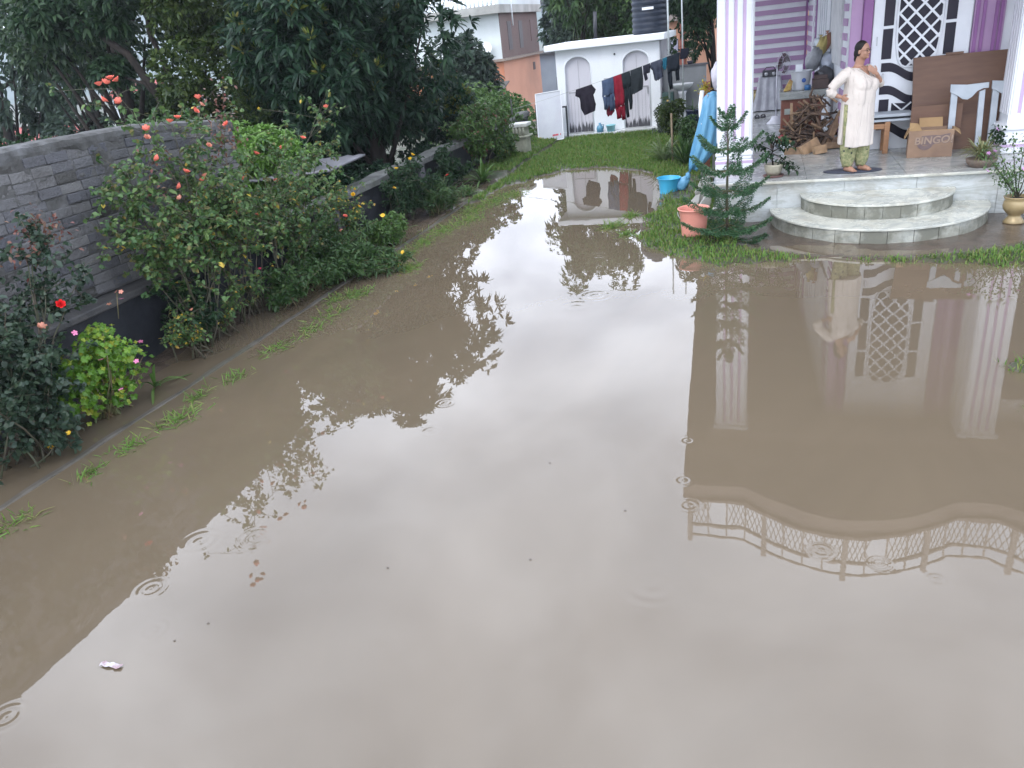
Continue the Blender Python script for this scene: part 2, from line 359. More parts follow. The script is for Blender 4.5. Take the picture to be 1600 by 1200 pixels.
# ================================================================== washhouse (outhouse with two arched doors)
th = thing('washhouse', 'small flat-roofed white outhouse with two arched doors at the end of the lawn', 'outhouse', (-3.93, 21.3, 0))
DOORM, t, b = base_mat('stained_door')
v = geo_pos(t, (14, 14, 1.2)); zsep = N(t, 'ShaderNodeSeparateXYZ'); t.links.new(geo_pos(t), zsep.inputs[0])
zr = N(t, 'ShaderNodeMapRange', ins={1: 0.75, 2: 0.2, 3: -0.3, 4: 0.34}); t.links.new(zsep.outputs[2], zr.inputs[0])
nn = N(t, 'ShaderNodeTexNoise', ins={'Scale': 1.6, 'Detail': 5, 'Roughness': 0.7}); t.links.new(v, nn.inputs['Vector'])
sm_ = N(t, 'ShaderNodeMath', operation='ADD'); t.links.new(nn.outputs[0], sm_.inputs[0]); t.links.new(zr.outputs[0], sm_.inputs[1])
st = N(t, 'ShaderNodeMapRange', ins={1: 0.68, 2: 0.8}); t.links.new(sm_.outputs[0], st.inputs[0])
t.links.new(mixrgb(t, st.outputs[0], (0.60, 0.59, 0.64), (0.06, 0.06, 0.07)), b.inputs['Base Color']); b.inputs['Roughness'].default_value = 0.6
X0, X1, YF, ZT = -5.28, -2.58, 21.3, 2.2
doors = [(-5.06, -4.36, 2.02), (-3.53, -2.84, 2.02)]
def arch_pts(x0, x1, zb, zt, n=16):
    r = (x1-x0)/2; cx = (x0+x1)/2
    return [(x0, zb)] + [(cx - r*math.cos(math.pi*k/n), zt - r*0.82 + r*0.82*math.sin(math.pi*k/n)) for k in range(n+1)] + [(x1, zb)]
wl = MB()
# facade as strips round the arched openings
zb = 0.12
wl.box(X0, doors[0][0], YF, YF+0.18, zb, ZT); wl.box(doors[0][1], doors[1][0], YF, YF+0.18, zb, ZT); wl.box(doors[1][1], X1, YF, YF+0.18, zb, ZT)
for x0, x1, zt in doors:
    ap = arch_pts(x0, x1, zb, zt)[1:-1]
    for (a, za), (c, zc) in zip(ap[:-1], ap[1:]):
        wl.prism([(a, za), (c, zc), (c, ZT), (a, ZT)], 'y', YF, YF+0.18)
wl.box(X0, X0+0.18, YF+0.182, YF+2.2, zb, ZT); wl.box(X1-0.18, X1, YF+0.182, YF+2.2, zb, ZT); wl.box(X0, X1, YF+2.202, YF+2.38, zb, ZT)
wl.build('wall', WHITE, th)
SHADEW = mat('shaded_side_white', (0.36, 0.36, 0.39), (0.28, 0.28, 0.31), 0.8, scale=4, dirt=(0.15, 0.15, 0.16), dirt_amt=0.5)  # shaded tone of the white side face put into the colour, plus grime
MB().box(X1+0.002, X1+0.03, YF+0.03, YF+2.3, 0.1, ZT-0.02).build('side_face', SHADEW, th)
MB().box(X0-0.24, X1+0.16, YF-0.22, YF+2.6, ZT, ZT+0.15).build('roof', WHITE, th, bevel=0.015)
for x0, x1, zt in doors:
    dr = MB()
    ap = arch_pts(x0-0.01, x1+0.01, zb, zt+0.01); dr.prism(ap, 'y', YF+0.09, YF+0.14)
    do = dr.build('door', DOORM, th)
    rim = MB(); ap = arch_pts(x0, x1, zb+0.02, zt); rim.tube([(a, YF+0.005, z) for a, z in ap], 0.022, 6)
    rim.build('arch_moulding', WHITE, do)
    pl = MB(); pl.box((x0+x1)/2-0.004, (x0+x1)/2+0.004, YF+0.08, YF+0.09, zb+0.05, zt-0.1)
    pl.box(x0+0.06, x1-0.06, YF+0.078, YF+0.09, 1.12, 1.15)
    for k in range(6): pl.box(x0+0.1+k*0.09, x0+0.106+k*0.09, YF+0.084, YF+0.09, zb+0.2, 1.05)
    pl.build('plank_lines', mat('door_groove', (0.4, 0.4, 0.43), rough=0.7), do)
    MB().box(x1-0.09, x1-0.06, YF+0.05, YF+0.09, 0.95, 1.12).build('handle', STEEL, do)
pn = MB(); pn.box(-4.03, -3.9, YF-0.012, YF-0.002, 1.36, 1.42); pn.build('switch_plate', mat('switch_plate', (0.45, 0.45, 0.47), rough=0.5), th)
MB().lathe([(0.025, 0), (0.02, 0.03), (0.0, 0.035)], mat=Matrix.Translation((-3.72, YF, 1.98)) @ Matrix.Rotation(R(90), 4, 'X'), n=10).build('pipe_end', BLACKP, th)
pb = MB(); pb.box(X0-0.05, -3.62, 20.92, YF+2.3, -0.1, 0.118); pb.box(-3.618, X1+0.02, 20.98, YF+2.3, -0.1, 0.145)
pb.build('plinth', marble('washhouse_plinth', (0.6, 0.62, 0.63), damt=0.35), th, bevel=0.01)
tank = thing('water_tank', 'black ribbed plastic water tank on the roof of the white outhouse', 'water tank', (-2.95, 22.5, ZT+0.15))
prof = [(0.44, 0)]
for k in range(9):
    z = 0.04 + k*0.13; prof += [(0.45, z), (0.47, z+0.02), (0.47, z+0.07), (0.45, z+0.09)]
prof += [(0.43, 1.25), (0.28, 1.38), (0.16, 1.42), (0.16, 1.5), (0, 1.5)]
TANKM = mat('tank_plastic', (0.018, 0.025, 0.042), (0.014, 0.02, 0.032), 0.5, spec=0.3)
MB().lathe(prof, ORG[tank.name], 32).build('tank_body', TANKM, tank)
lb = MB(); lb.box(-2.95-0.13, -2.95+0.16, 22.01, 22.03, ZT+0.72, ZT+0.78); lb.build('white_strip', WHITE, tank)
# buckets at the wash house
for nm, x, r, h, c, lab in (('water_jug', -4.16, 0.09, 0.2, (0.10, 0.28, 0.42), 'dark blue plastic jug beside the pale tub in front of the outhouse'), ('plastic_tub', -3.87, 0.12, 0.16, (0.3, 0.66, 0.75), 'pale turquoise plastic tub between the two outhouse doors')):
    o = thing(nm, lab, 'tub' if 'tub' in nm else 'jug', (x, 21.08, 0.12))
    mm = mat(nm+'_plastic', c, rough=0.35)
    if nm == 'plastic_tub':
        MB().lathe([(0.0, 0.005), (r*0.82, 0), (r, h), (r*1.07, h), (r*1.07, h-0.02), (r*1.02, h-0.02), (r*0.98, h-0.01), (r*0.8, 0.02), (0, 0.02)], ORG[o.name]).build('tub_body', mm, o)
    else:
        MB().lathe([(r, 0), (r*1.02, h*0.5), (r*0.8, h*0.75), (r*0.35, h*0.9), (r*0.35, h*1.15), (0, h*1.15)], ORG[o.name]).build('jug_body', mm, o)
        MB().tube([(x+0.03, 21.08, 0.3), (x+0.1, 21.08, 0.3), (x+0.09, 21.08, 0.2)], 0.012).build('handle', mm, o)

# leaning white board
o = thing('sheet_board', 'tall white board with red lettering standing on the lawn left of the outhouse', 'board', (-5.4, 20.6, 0))
bm_ = mat('board_sheet', (0.56, 0.59, 0.63), (0.50, 0.52, 0.58), 0.4, scale=2.5, dirt=(0.42, 0.36, 0.42), dirt_amt=0.5)
A = [(-5.72, 20.55, 0.02), (-5.02, 20.5, 0.09), (-5.08, 20.78, 1.27), (-5.78, 20.83, 1.22)]
A = [Vector(a) for a in A]; nrm = (A[1]-A[0]).cross(A[3]-A[0]).normalized()
MB().add([a for a in A]+[a - nrm*0.02 for a in A], [(0,1,2,3), (7,6,5,4), (0,4,5,1), (1,5,6,2), (2,6,7,3), (3,7,4,0)]).build('panel', bm_, o)
fbm = MB()
for i in range(4): fbm.bar(A[i], A[(i+1) % 4], 0.018, 0.03, up=nrm)
fbm.build('frame', WHITE, o)
def onb(u, v_, d=0.003): return A[0] + (A[1]-A[0])*u + (A[3]-A[0])*v_ + nrm*d
rd = MB()
for k, (u0, u1) in enumerate([(0.57, 0.62), (0.63, 0.68), (0.69, 0.74), (0.75, 0.80), (0.87, 0.90)]):
    rd.add([onb(u0, 0.085), onb(u1, 0.085), onb(u1, 0.125), onb(u0, 0.12)], [(0, 1, 2, 3)])
rd.build('red_lettering', mat('red_print', (0.55, 0.04, 0.06), rough=0.5), o)
yl = MB(); yl.add([onb(0.02, 0.04), onb(0.12, 0.04), onb(0.12, 0.11), onb(0.02, 0.11)], [(0, 1, 2, 3)]); yl.build('yellow_patch', mat('yellow_print', (0.5, 0.42, 0.15), rough=0.5), o)
# rusty dark bar behind board
o = MB().box(-5.84, -5.8, 20.9, 20.95, 0, 0.95).box(-5.02, -4.98, 20.9, 20.94, 0, 0.86).box(-5.84, -4.98, 20.91, 20.94, 0.82, 0.86).build('board_stand', mat('dark_iron', (0.03, 0.035, 0.045), rough=0.6)); tag(o, 'dark iron stand behind the white board on the lawn', 'stand')

# cream pedestal at end of the low wall
o = thing('stone_pedestal', 'cream carved masonry pedestal where the low garden wall ends', 'pedestal', (-5.58, 18.5, 0))
CREAM = mat('cream_stone', (0.36, 0.36, 0.28), (0.27, 0.28, 0.22), 0.75, scale=5, dirt=(0.12, 0.14, 0.08), dirt_amt=0.7, bmp=0.4)
p = MB().box(-5.76, -5.40, 18.32, 18.68, -0.05, 0.46); 
for k in range(3): p.box(-5.70+k*0.1, -5.66+k*0.1, 18.30, 18.32, 0.05, 0.40)
p.build('shaft', CREAM, o, bevel=0.012)
MB().box(-5.82, -5.34, 18.26, 18.74, 0.46, 0.50).build('ledge', CREAM, o, bevel=0.01)
p = MB().box(-5.74, -5.42, 18.34, 18.66, 0.5, 0.70)
for k in range(4): p.lathe([(0.025, 0.5), (0.035, 0.6), (0.025, 0.7)], (-5.71+k*0.085, 18.31, 0), 8)
p.build('carved_drum', CREAM, o)
MB().box(-5.80, -5.36, 18.28, 18.72, 0.70, 0.78).build('cap', mat('white_cap', (0.66, 0.67, 0.66), (0.5, 0.5, 0.45), 0.6, scale=7), o, bevel=0.012)

# ================================================================== left walls, kerb
kb = MB(); yv = -4.0; P = []
for i in range(150):
    y = -4 + i*0.1365; dx = 0.012*math.sin(y*1.3)+0.006*math.sin(y*5.1); dz = 0.004*math.sin(y*3.3)+0.004*math.sin(y*9)+0.003*math.sin(y*2.1+1)
    P.append([(-5.205+dx, y, -0.12), (-5.195+dx, y, 0.006+dz), (-5.188+dx, y, 0.012+dz), (-5.145+dx, y, 0.012+dz), (-5.135+dx, y, 0.003+dz), (-5.11+dx, y, -0.12)])
kb.grid(P, smooth=False)
o = kb.build('garden_kerb', mat('muddy_kerb', (0.105, 0.095, 0.08), (0.06, 0.055, 0.045), 0.75, spec=0.25, scale=3, dirt=(0.035, 0.045, 0.02), dirt_amt=0.7, bmp=0.6)); tag(o, 'narrow concrete kerb between the flower bed and flood water', 'kerb')
BRICKW, t, b = base_mat('painted_grey_brick')
g_ = N(t, 'ShaderNodeNewGeometry'); rrp = N(t, 'ShaderNodeValToRGB'); t.links.new(g_.outputs['Random Per Island'], rrp.inputs[0])
e = rrp.color_ramp.elements; e[0].color = (0.088, 0.087, 0.086, 1); e[1].color = (0.145, 0.143, 0.142, 1); e[1].position = 0.9
x = e.new(0.12); x.color = (0.04, 0.038, 0.034, 1); x = e.new(0.2); x.color = (0.075, 0.077, 0.09, 1)
v = geo_pos(t); mm = N(t, 'ShaderNodeMath', operation='MULTIPLY', ins={1: 0.7}); t.links.new(noise(t, v, 2.2, 6, 0.7, 0.48, 0.7), mm.inputs[0])
t.links.new(mixrgb(t, mm.outputs[0], rrp.outputs[0], (0.055, 0.052, 0.05)), b.inputs['Base Color']); b.inputs['Roughness'].default_value = 0.7
bump(t, b, noise(t, v, 22, 6, 0.65, 0.2, 0.8), 0.8, 0.02)
MORT = mat('grey_mortar', (0.11, 0.109, 0.108), (0.065, 0.064, 0.062), 0.85, scale=4, bmp=0.9, dirt=(0.03, 0.032, 0.025), dirt_amt=0.6)
wt = thing('brick_wall', 'tall old grey-painted brick boundary wall behind the roses', 'wall', (-6.3, 4, 0))
WY0, WY1 = -3.0, 8.55
MB().box(-6.52, -6.325, WY0, WY1, 0.0, 1.88).build('mortar_core', MORT, wt)
bk = MB(); rs = random.Random(3)
row = 0; z = 0.80
while z < 2.17:
    h = 0.098; y = WY0 + (0.12 if row % 2 else 0)
    prot = 0.03 if z < 1.46 else 0.0
    while y < WY1 - 0.05:
        L = min(rs.uniform(0.225, 0.265), WY1 - y); j = rs.uniform(-0.008, 0.008); tz = rs.uniform(-0.004, 0.004)
        if rs.random() > 0.03:
            mt = Matrix.Translation((-6.32+j+prot, y+L/2, z+h/2+tz)) @ Euler((rs.uniform(-.012, .012), rs.uniform(-.05, .05), rs.uniform(-.03, .03))).to_matrix().to_4x4()
            bk.box(-0.045, 0.03, -L/2+0.004, L/2-0.004, -h/2+0.005, h/2-0.005, mt)
        y += L
    z += h; row += 1

from mathutils import noise as mnoise
def drop(y, z): return 0 if y < 6.6 or z < 1.3 else -((y-6.6)/1.95)**1.6*0.15*min(1, (z-1.3)/0.9)
def slope(mb): mb.v = [(x, y, z+drop(y, z)) for x, y, z in mb.v]; return mb
P = []
for i in range(420):
    y = WY0-0.02 + (WY1-WY0+0.04)*i/419
    nf = lambda k, sc=1.0: mnoise.fractal(Vector((k*3.1, y*6*sc, 0.5)), 0.8, 2.0, 5)*0.016
    P.append([(-6.56, y, 2.15), (-6.56+nf(1)*.4, y, 2.24+nf(2)), (-6.53, y, 2.275+nf(3)*.7), (-6.42, y, 2.285+nf(4)*.6), (-6.32, y, 2.275+nf(5)*.8), (-6.288+nf(6)*.5, y, 2.25+nf(7)*.8), (-6.282+nf(8)*.5, y, 2.20+nf(11)*.5), (-6.288+nf(9)*.5, y, 2.16+nf(10)*2.2), (-6.33, y, 2.14)])
slope(MB().grid(P, smooth=False)).build('coping', mat('mortar_coping', (0.09, 0.09, 0.088), (0.045, 0.045, 0.043), 0.85, scale=7, dirt=(0.24, 0.25, 0.27), dirt_amt=0.5, bmp=0.8), wt)
P = []
for i in range(440):
    y = WY0 + (WY1-WY0)*i/439; row_ = []
    for j in range(78):
        z = 0.785 + 1.4*j/77; q_ = Vector((0, y, z))
        n_ = mnoise.fractal(q_*1.6, 1.0, 2.0, 3)*0.012 + mnoise.fractal(q_*Vector((1, 11, 16)), 0.7, 2.0, 4)*0.012
        row_.append((-6.299 + (0.03 if z < 1.46 else 0) + n_*1.35, y, z))
    P.append(row_)
slope(MB().grid(P)).build('plaster_smear', MORT, wt)
lw = thing('low_wall', 'low dark plastered garden wall with a pale coping behind the flower bed', 'wall', (-6.1, 10, 0))
MB().box(-6.3, -6.1, -3, 21.0, -0.1, 0.70).build('wall_body', WETCONC, lw)
MB().box(-6.323, -6.02, -3, 8.9, 0.70, 0.775).build('dark_ledge', mat('wet_ledge', (0.07, 0.068, 0.066), (0.04, 0.04, 0.042), 0.6, scale=6, bmp=0.5), lw, bevel=0.015)
P = []
for i in range(90):
    y = 8.9 + 12.1*i/89; a = 0.012*math.sin(y*2.7)+0.007*math.sin(y*8)
    P.append([(-6.33, y, 0.70), (-6.33, y, 0.80+a), (-6.30, y, 0.82+a), (-6.06+a, y, 0.82+a*0.6), (-6.03+a, y, 0.79+a), (-6.03, y, 0.70)])
slope(MB().grid(P, smooth=False)).build('coping', mat('low_wall_coping', (0.13, 0.135, 0.13), (0.07, 0.072, 0.068), 0.75, scale=6, dirt=(0.08, 0.09, 0.06), dirt_amt=0.6, bmp=0.5), lw)
for y in (10.05, 13.4, 16.8):
    MB().box(-6.1+0.002, -6.04, y, y+0.22, -0.1, 0.699).build('pier', mat('pier_plaster', (0.11, 0.11, 0.12), (0.05, 0.05, 0.055), 0.7, scale=5, bmp=0.4), lw, bevel=0.01)
slope(bk).build('brickwork', BRICKW, wt, bevel=0.006)
# lean-to shed
sh = thing('garden_shed', 'low shed with a flat grey sheet roof half hidden behind the roses', 'shed', (-7.0, 10.6, -1))
P = []
for i in range(24):
    rowp = []
    for j in range(8):
        u = i/23; vv = j/7
        a = Vector((-8.3, 11.15, 1.2)).lerp(Vector((-6.15, 11.6, 1.2)), u); c_ = Vector((-7.13, 9.58, 1.2)).lerp(Vector((-5.98, 10.1, 1.2)), u)
        p_ = c_.lerp(a, vv); p_.z += 0.01*math.sin(u*60)
        rowp.append(p_)
    P.append(rowp)
MB().grid(P).build('roof', mat('grey_roof_sheet', (0.19, 0.19, 0.21), (0.14, 0.14, 0.155), 0.5, scale=3, dirt=(0.08, 0.08, 0.075), dirt_amt=0.5), sh, solid=0.03)
MB().box(-8.0, -6.7, 10.6, 10.7, -1, 1.15).box(-8.0, -7.9, 10.7, 13, -1, 1.1).build('wall', mat('shed_dark_void', (0.03, 0.03, 0.032), rough=0.9), sh)  # near-black colour stands in for the shaded void under the roof
MB().box(-6.8, -6.7, 10.72, 10.8, -1, 1.17).build('post', mat('shed_post', (0.05, 0.04, 0.035), rough=0.9), sh)

# ================================================================== grey yard wall, sink and things right of washhouse
GREYP = mat('grey_cement_plaster', (0.22, 0.235, 0.25), (0.18, 0.19, 0.2), 0.85, scale=2.5, dirt=(0.1, 0.1, 0.1), dirt_amt=0.5, bmp=0.3)
o = thing('yard_wall', 'plain grey cement wall behind the pedestal basin right of the outhouse', 'wall', (-1.9, 21.6, 0))
MB().box(-2.54, -1.46, 21.6, 21.78, -0.1, 1.50).build('wall_body', GREYP, o); MB().box(-2.54, -1.42, 21.57, 21.81, 1.50, 1.54).build('coping', mat('dark_coping', (0.09, 0.09, 0.1), rough=0.8), o)
o = thing('wash_basin', 'white ceramic pedestal basin standing against the grey yard wall', 'basin', (-2.03, 21.3, 0))
CER = mat('ceramic', (0.5, 0.52, 0.55), (0.42, 0.44, 0.47), 0.25)
MB().lathe([(0.12, 0), (0.10, 0.1), (0.085, 0.5), (0.095, 0.85), (0.12, 0.92), (0, 0.92)], (-2.03, 21.3, 0.02), 18).build('pedestal', CER, o)
MB().lathe([(0.10, 0.90), (0.2, 0.96), (0.27, 1.04), (0.28, 1.08), (0.25, 1.08), (0.22, 1.02), (0.1, 0.97), (0, 0.97)], (-2.03, 21.3, 0.05), 24, sy=0.75).build('bowl', CER, o)
MB().tube([(-2.03, 21.46, 1.12), (-2.03, 21.46, 1.24), (-2.03, 21.34, 1.25)], 0.013).build('tap', STEEL, o)
o = thing('storage_cabinet', 'reddish brown box with a dark green panel beside the pedestal basin', 'cabinet', (-2.38, 21.2, 0))
MB().box(-2.52, -2.24, 21.1, 21.4, 0.1, 0.55).build('box_body', mat('redbrown_paint', (0.10, 0.04, 0.045), rough=0.6), o, bevel=0.01)
MB().box(-2.52, -2.24, 21.12, 21.38, 0.552, 0.95).build('green_panel', mat('dark_green_paint', (0.03, 0.075, 0.07), rough=0.5), o, bevel=0.01)
MB().lathe([(0.03, 0), (0.03, 0.01), (0, 0.012)], mat=Matrix.Translation((-2.38, 21.118, 0.75)) @ Matrix.Rotation(R(90), 4, 'X'), n=12).build('yellow_disc', mat('yellow_disc', (0.6, 0.4, 0.1), rough=0.5), o)
# orange neighbour house
o = thing('orange_house', 'salmon orange house partly hidden behind the dark tree beyond the yard wall', 'house', (-2.0, 27, 0))
SALM = mat('salmon_paint', (0.62, 0.33, 0.22), (0.56, 0.30, 0.2), 0.7, scale=2, dirt=(0.3, 0.2, 0.16), dirt_amt=0.4)
MB().box(-2.95, -1.55, 27, 31, -0.6, 2.55).box(-1.548, 3.0, 29.5, 31, -0.6, 2.5).build('wall', SALM, o)
MB().box(-2.62, -2.48, 26.9, 26.998, -0.6, 2.5).build('pilaster', mat('rust_paint', (0.30, 0.09, 0.07), rough=0.7), o)
MB().box(-2.4, -2.22, 26.9, 26.998, -0.6, 2.6).build('pilaster', mat('pale_salmon', (0.7, 0.45, 0.36), rough=0.7), o)
MB().box(-3.0, -2.68, 26.94, 26.998, 0.6, 2.05).build('door', mat('lavender_door', (0.42, 0.42, 0.55), rough=0.6), o)
MB().box(-3.1, -1.4, 26.8, 31.1, 2.56, 2.75).build('roof', mat('house_roof_slab', (0.35, 0.3, 0.28), rough=0.8), o)
# steel poles
for x, z0, r in ((-2.27, 0.15, 0.022), (-1.94, 0.0, 0.018)):
    o = MB().tube([(x, 20.5, z0), (x+0.01, 20.5, 2.4), (x, 20.5, 4.2)], r, 8).build('steel_pole', mat('galvanised', (0.5, 0.55, 0.56), rough=0.4, metal=0.3))
    tag(o, 'thin galvanised pole at the corner of the outhouse' if x < -2.1 else 'thin galvanised pole standing before the grey yard wall', 'pole')
o = MB().tube([(-5.3, 27, -1), (-5.3, 27, 2.6), (-5.28, 27, 3.1)], 0.06, 8).build('dark_pole', BLACKP); tag(o, 'dark short pole behind the roof of the outhouse', 'pole')

# ================================================================== background houses
hs = thing('two_storey_house', 'two storey house with white upper and orange lower walls beyond the hedge', 'house', (-17.6, 45, -3))
UW = mat('weathered_white', (0.66, 0.71, 0.72), (0.58, 0.63, 0.64), 0.7, scale=0.6, dirt=(0.3, 0.32, 0.3), dirt_amt=0.35)
OR = mat('orange_wall', (0.55, 0.22, 0.11), (0.5, 0.2, 0.11), 0.75, scale=0.7, dirt=(0.3, 0.15, 0.1), dirt_amt=0.4)
ORP = mat('pale_orange_wall', (0.60, 0.30, 0.20), (0.55, 0.27, 0.18), 0.75, scale=0.7, dirt=(0.32, 0.2, 0.15), dirt_amt=0.4)
MB().box(-22, -14.2, 45, 53, 1.55, 3.88).build('upper_wall', UW, hs)
MB().box(-22, -14.2, 45.02, 53, -3.6, 1.42).build('lower_wall', OR, hs)
MB().box(-14.198, -14.18, 45.05, 53, -3.6, 1.42).build('side_face', ORP, hs)
bm1, t, b = base_mat('red_brown_brick'); v = geo_pos(t)
sx_ = N(t, 'ShaderNodeSeparateXYZ'); t.links.new(v, sx_.inputs[0]); cx_ = N(t, 'ShaderNodeCombineXYZ'); t.links.new(sx_.outputs[1], cx_.inputs[0]); t.links.new(sx_.outputs[2], cx_.inputs[1])
br = N(t, 'ShaderNodeTexBrick', ins={'Color1': (0.17, 0.10, 0.09, 1), 'Color2': (0.13, 0.08, 0.075, 1), 'Mortar': (0.16, 0.14, 0.13, 1), 'Scale': 4.0}); t.links.new(cx_.outputs[0], br.inputs['Vector'])
t.links.new(mixrgb(t, noise(t, v, 0.8, 4), br.outputs[0], (0.15, 0.11, 0.10)), b.inputs['Base Color']); b.inputs['Roughness'].default_value = 0.85
MB().box(-14.198, -14.15, 45.0, 53, 1.56, 3.87).build('brick_side', bm1, hs)
MB().box(-22.2, -13.95, 44.75, 53.2, 1.422, 1.548).build('ledge', mat('ledge_cement', (0.3, 0.24, 0.2), rough=0.8), hs)
MB().box(-22.4, -13.9, 44.3, 53.3, 3.882, 4.3).build('roof', mat('parapet_slab', (0.45, 0.45, 0.43), (0.3, 0.3, 0.28), 0.8, scale=1, dirt=(0.18, 0.18, 0.16), dirt_amt=0.7), hs)
for y in (46.3, 48.6, 51.2):
    wd = MB().box(-14.148, -14.13, y, y+0.75, 1.95+(0.3 if y > 50 else 0), 3.45)
    wo = wd.build('window', mat('narrow_window', (0.09, 0.08, 0.085) if y < 50 else (0.10, 0.035, 0.03), rough=0.5), hs)
MB().box(-14.178, -14.16, 51.2, 51.7, 0.55, 1.0).build('window', mat('small_dark_window', (0.06, 0.02, 0.02), rough=0.5), hs)
MB().box(-16.9, -15.3, 44.98, 45.018, -0.6, 0.85).build('door', mat('dark_doorway', (0.02, 0.02, 0.025), rough=0.5), hs)
bl = MB()
for k in range(34):
    x = -22.2 + k*0.245
    bl.lathe([(0.05, 0), (0.08, 0.12), (0.04, 0.35), (0.07, 0.5), (0.05, 0.56)], (x, 44.45, 4.3), 6)
bl.box(-22.3, -14.0, 44.36, 44.54, 4.86, 4.98); bl.box(-22.3, -22.1, 44.3, 44.6, 4.3, 5.0); bl.box(-17.6, -17.3, 44.3, 44.6, 4.3, 5.02); bl.box(-14.1, -13.9, 44.3, 53.2, 4.3, 5.0)
bl.build('balustrade', UW, hs)
MB().tube([(-13.88, 46.6, 3.2), (-13.88, 46.6, 5.2)], 0.04, 6).build('drain_pipe', WHITE, hs)
ds = thing('satellite_dish', 'white satellite dish on the white upper wall of the far house', 'satellite dish', (-15.0, 44.95, 2.0))
MB().lathe([(0, 0), (0.2, 0.02), (0.36, 0.08), (0.37, 0.08), (0.2, -0.01), (0, -0.02)], mat=Matrix.Translation((-15.0, 44.6, 2.15)) @ Matrix.Rotation(R(70), 4, 'X'), n=20).build('dish', WHITE, ds)
MB().tube([(-15, 44.98, 1.85), (-15, 44.62, 2.05)], 0.03, 6).tube([(-15, 44.6, 1.9), (-15, 44.25, 2.2)], 0.015, 5).build('arm', STEEL, ds)
o = thing('metal_awning', 'small grey sloping roof against the orange wall of the far house', 'awning', (-15.2, 43.8, -1))
MB().add([(-16.4, 43.2, -0.15), (-13.9, 43.4, -0.05), (-13.9, 44.9, 0.35), (-16.0, 44.9, 0.3)], [(0, 1, 2, 3)]).build('roof_sheet', CONC, o, solid=0.06)
MB().box(-14.0, -13.9, 43.4, 43.5, -3.5, -0.1).build('post', CONC, o); MB().box(-16.3, -16.2, 43.3, 43.4, -3.5, -0.2).build('post', CONC, o)
o = thing('grey_house', 'narrow blue-grey house between the orange house and the outhouse', 'house', (-15.0, 60, -3))
BG = mat('bluegrey_paint', (0.24, 0.28, 0.33), (0.2, 0.23, 0.28), 0.8, scale=0.6)
MB().box(-16.2, -13.2, 60, 66, -3.6, 1.2).box(-15.7, -15.2, 60.2, 66, 1.2, 4.6).build('wall', BG, o); MB().box(-16.4, -12.9, 59.6, 66.4, 1.202, 1.4).box(-16.4, -13.2, 59.7, 66.4, 4.602, 4.75).build('roof', mat('dark_slab', (0.12, 0.13, 0.15), rough=0.8), o)
MB().box(-14.9, -13.9, 59.96, 59.998, -1.6, -0.5).build('window', mat('grey_window', (0.05, 0.055, 0.07), rough=0.3), o)
for i, (x, y, z, w_, h_, c, lab) in enumerate([(-9.6, 50, 0, 2.6, 4.6, (0.26, 0.07, 0.06), 'dark red building glimpsed through the trees behind the outhouse'), (-34.2, 30, -3.4, 2.6, 3.6, (0.6, 0.62, 0.65), 'distant white building with a red roof at the left edge behind the brick wall'), (-45, 50, -3.6, 4, 5.2, (0.62, 0.66, 0.7), 'distant pale building seen between the tree trunks')]):
    o = thing('distant_house', lab, 'building', (x, y, z))
    MB().box(x-w_/2, x+w_/2, y, y+3, z, z+h_).build('wall', mat('distant_wall_%d' % i, c, rough=0.8, scale=1), o)
    z1 = z+h_
    MB().prism([(x-w_/2-0.3, z1), (x+w_/2+0.3, z1), (x, z1+1.0)], 'y', y-0.3, y+3.3).build('roof', mat('distant_roof_%d' % i, (0.45, 0.13, 0.12), rough=0.8), o)
    MB().box(x-0.4, x+0.3, y-0.03, y-0.002, z+h_*0.5, z+h_*0.8).build('window', DARKGLASS, o)

# ================================================================== the house
ho = thing('house', 'white and lilac house with a columned marble porch', 'house', (1.5, 11.05, 0))
PZ = 0.55
MB().box(-0.62, 7, 11.06, 20.2, -0.1, PZ-0.03).build('porch_base', RISER, ho)
# floor slabs with thin joints
fl = MB(); gx_ = [-0.66, 0.55, 1.75, 2.95, 4.15, 5.3, 7]; gy_ = [11.02, 11.32, 12.5, 13.7, 14.9, 16.1, 17.3, 18.5, 20.2]
for i in range(len(gx_)-1):
    for j in range(len(gy_)-1):
        fl.box(gx_[i]+0.002, gx_[i+1]-0.002, gy_[j]+0.002, gy_[j+1]-0.002, PZ-0.03, PZ)
fl.build('porch_floor', FLOORM, ho)
MB().box(-0.66, 6.8, 10.985, 11.018, PZ-0.035, PZ+0.001).build('floor_nosing', MARBLE, ho, bevel=0.008)
rp_ = MB(); xx = -0.6
rs = random.Random(5)
while xx < 6.8:
    w_ = rs.uniform(0.5, 0.95); rp_.box(xx+0.003, xx+w_-0.003, 11.045, 11.058, -0.1, PZ-0.04); xx += w_
rp_.build('porch_riser', RISER, ho)
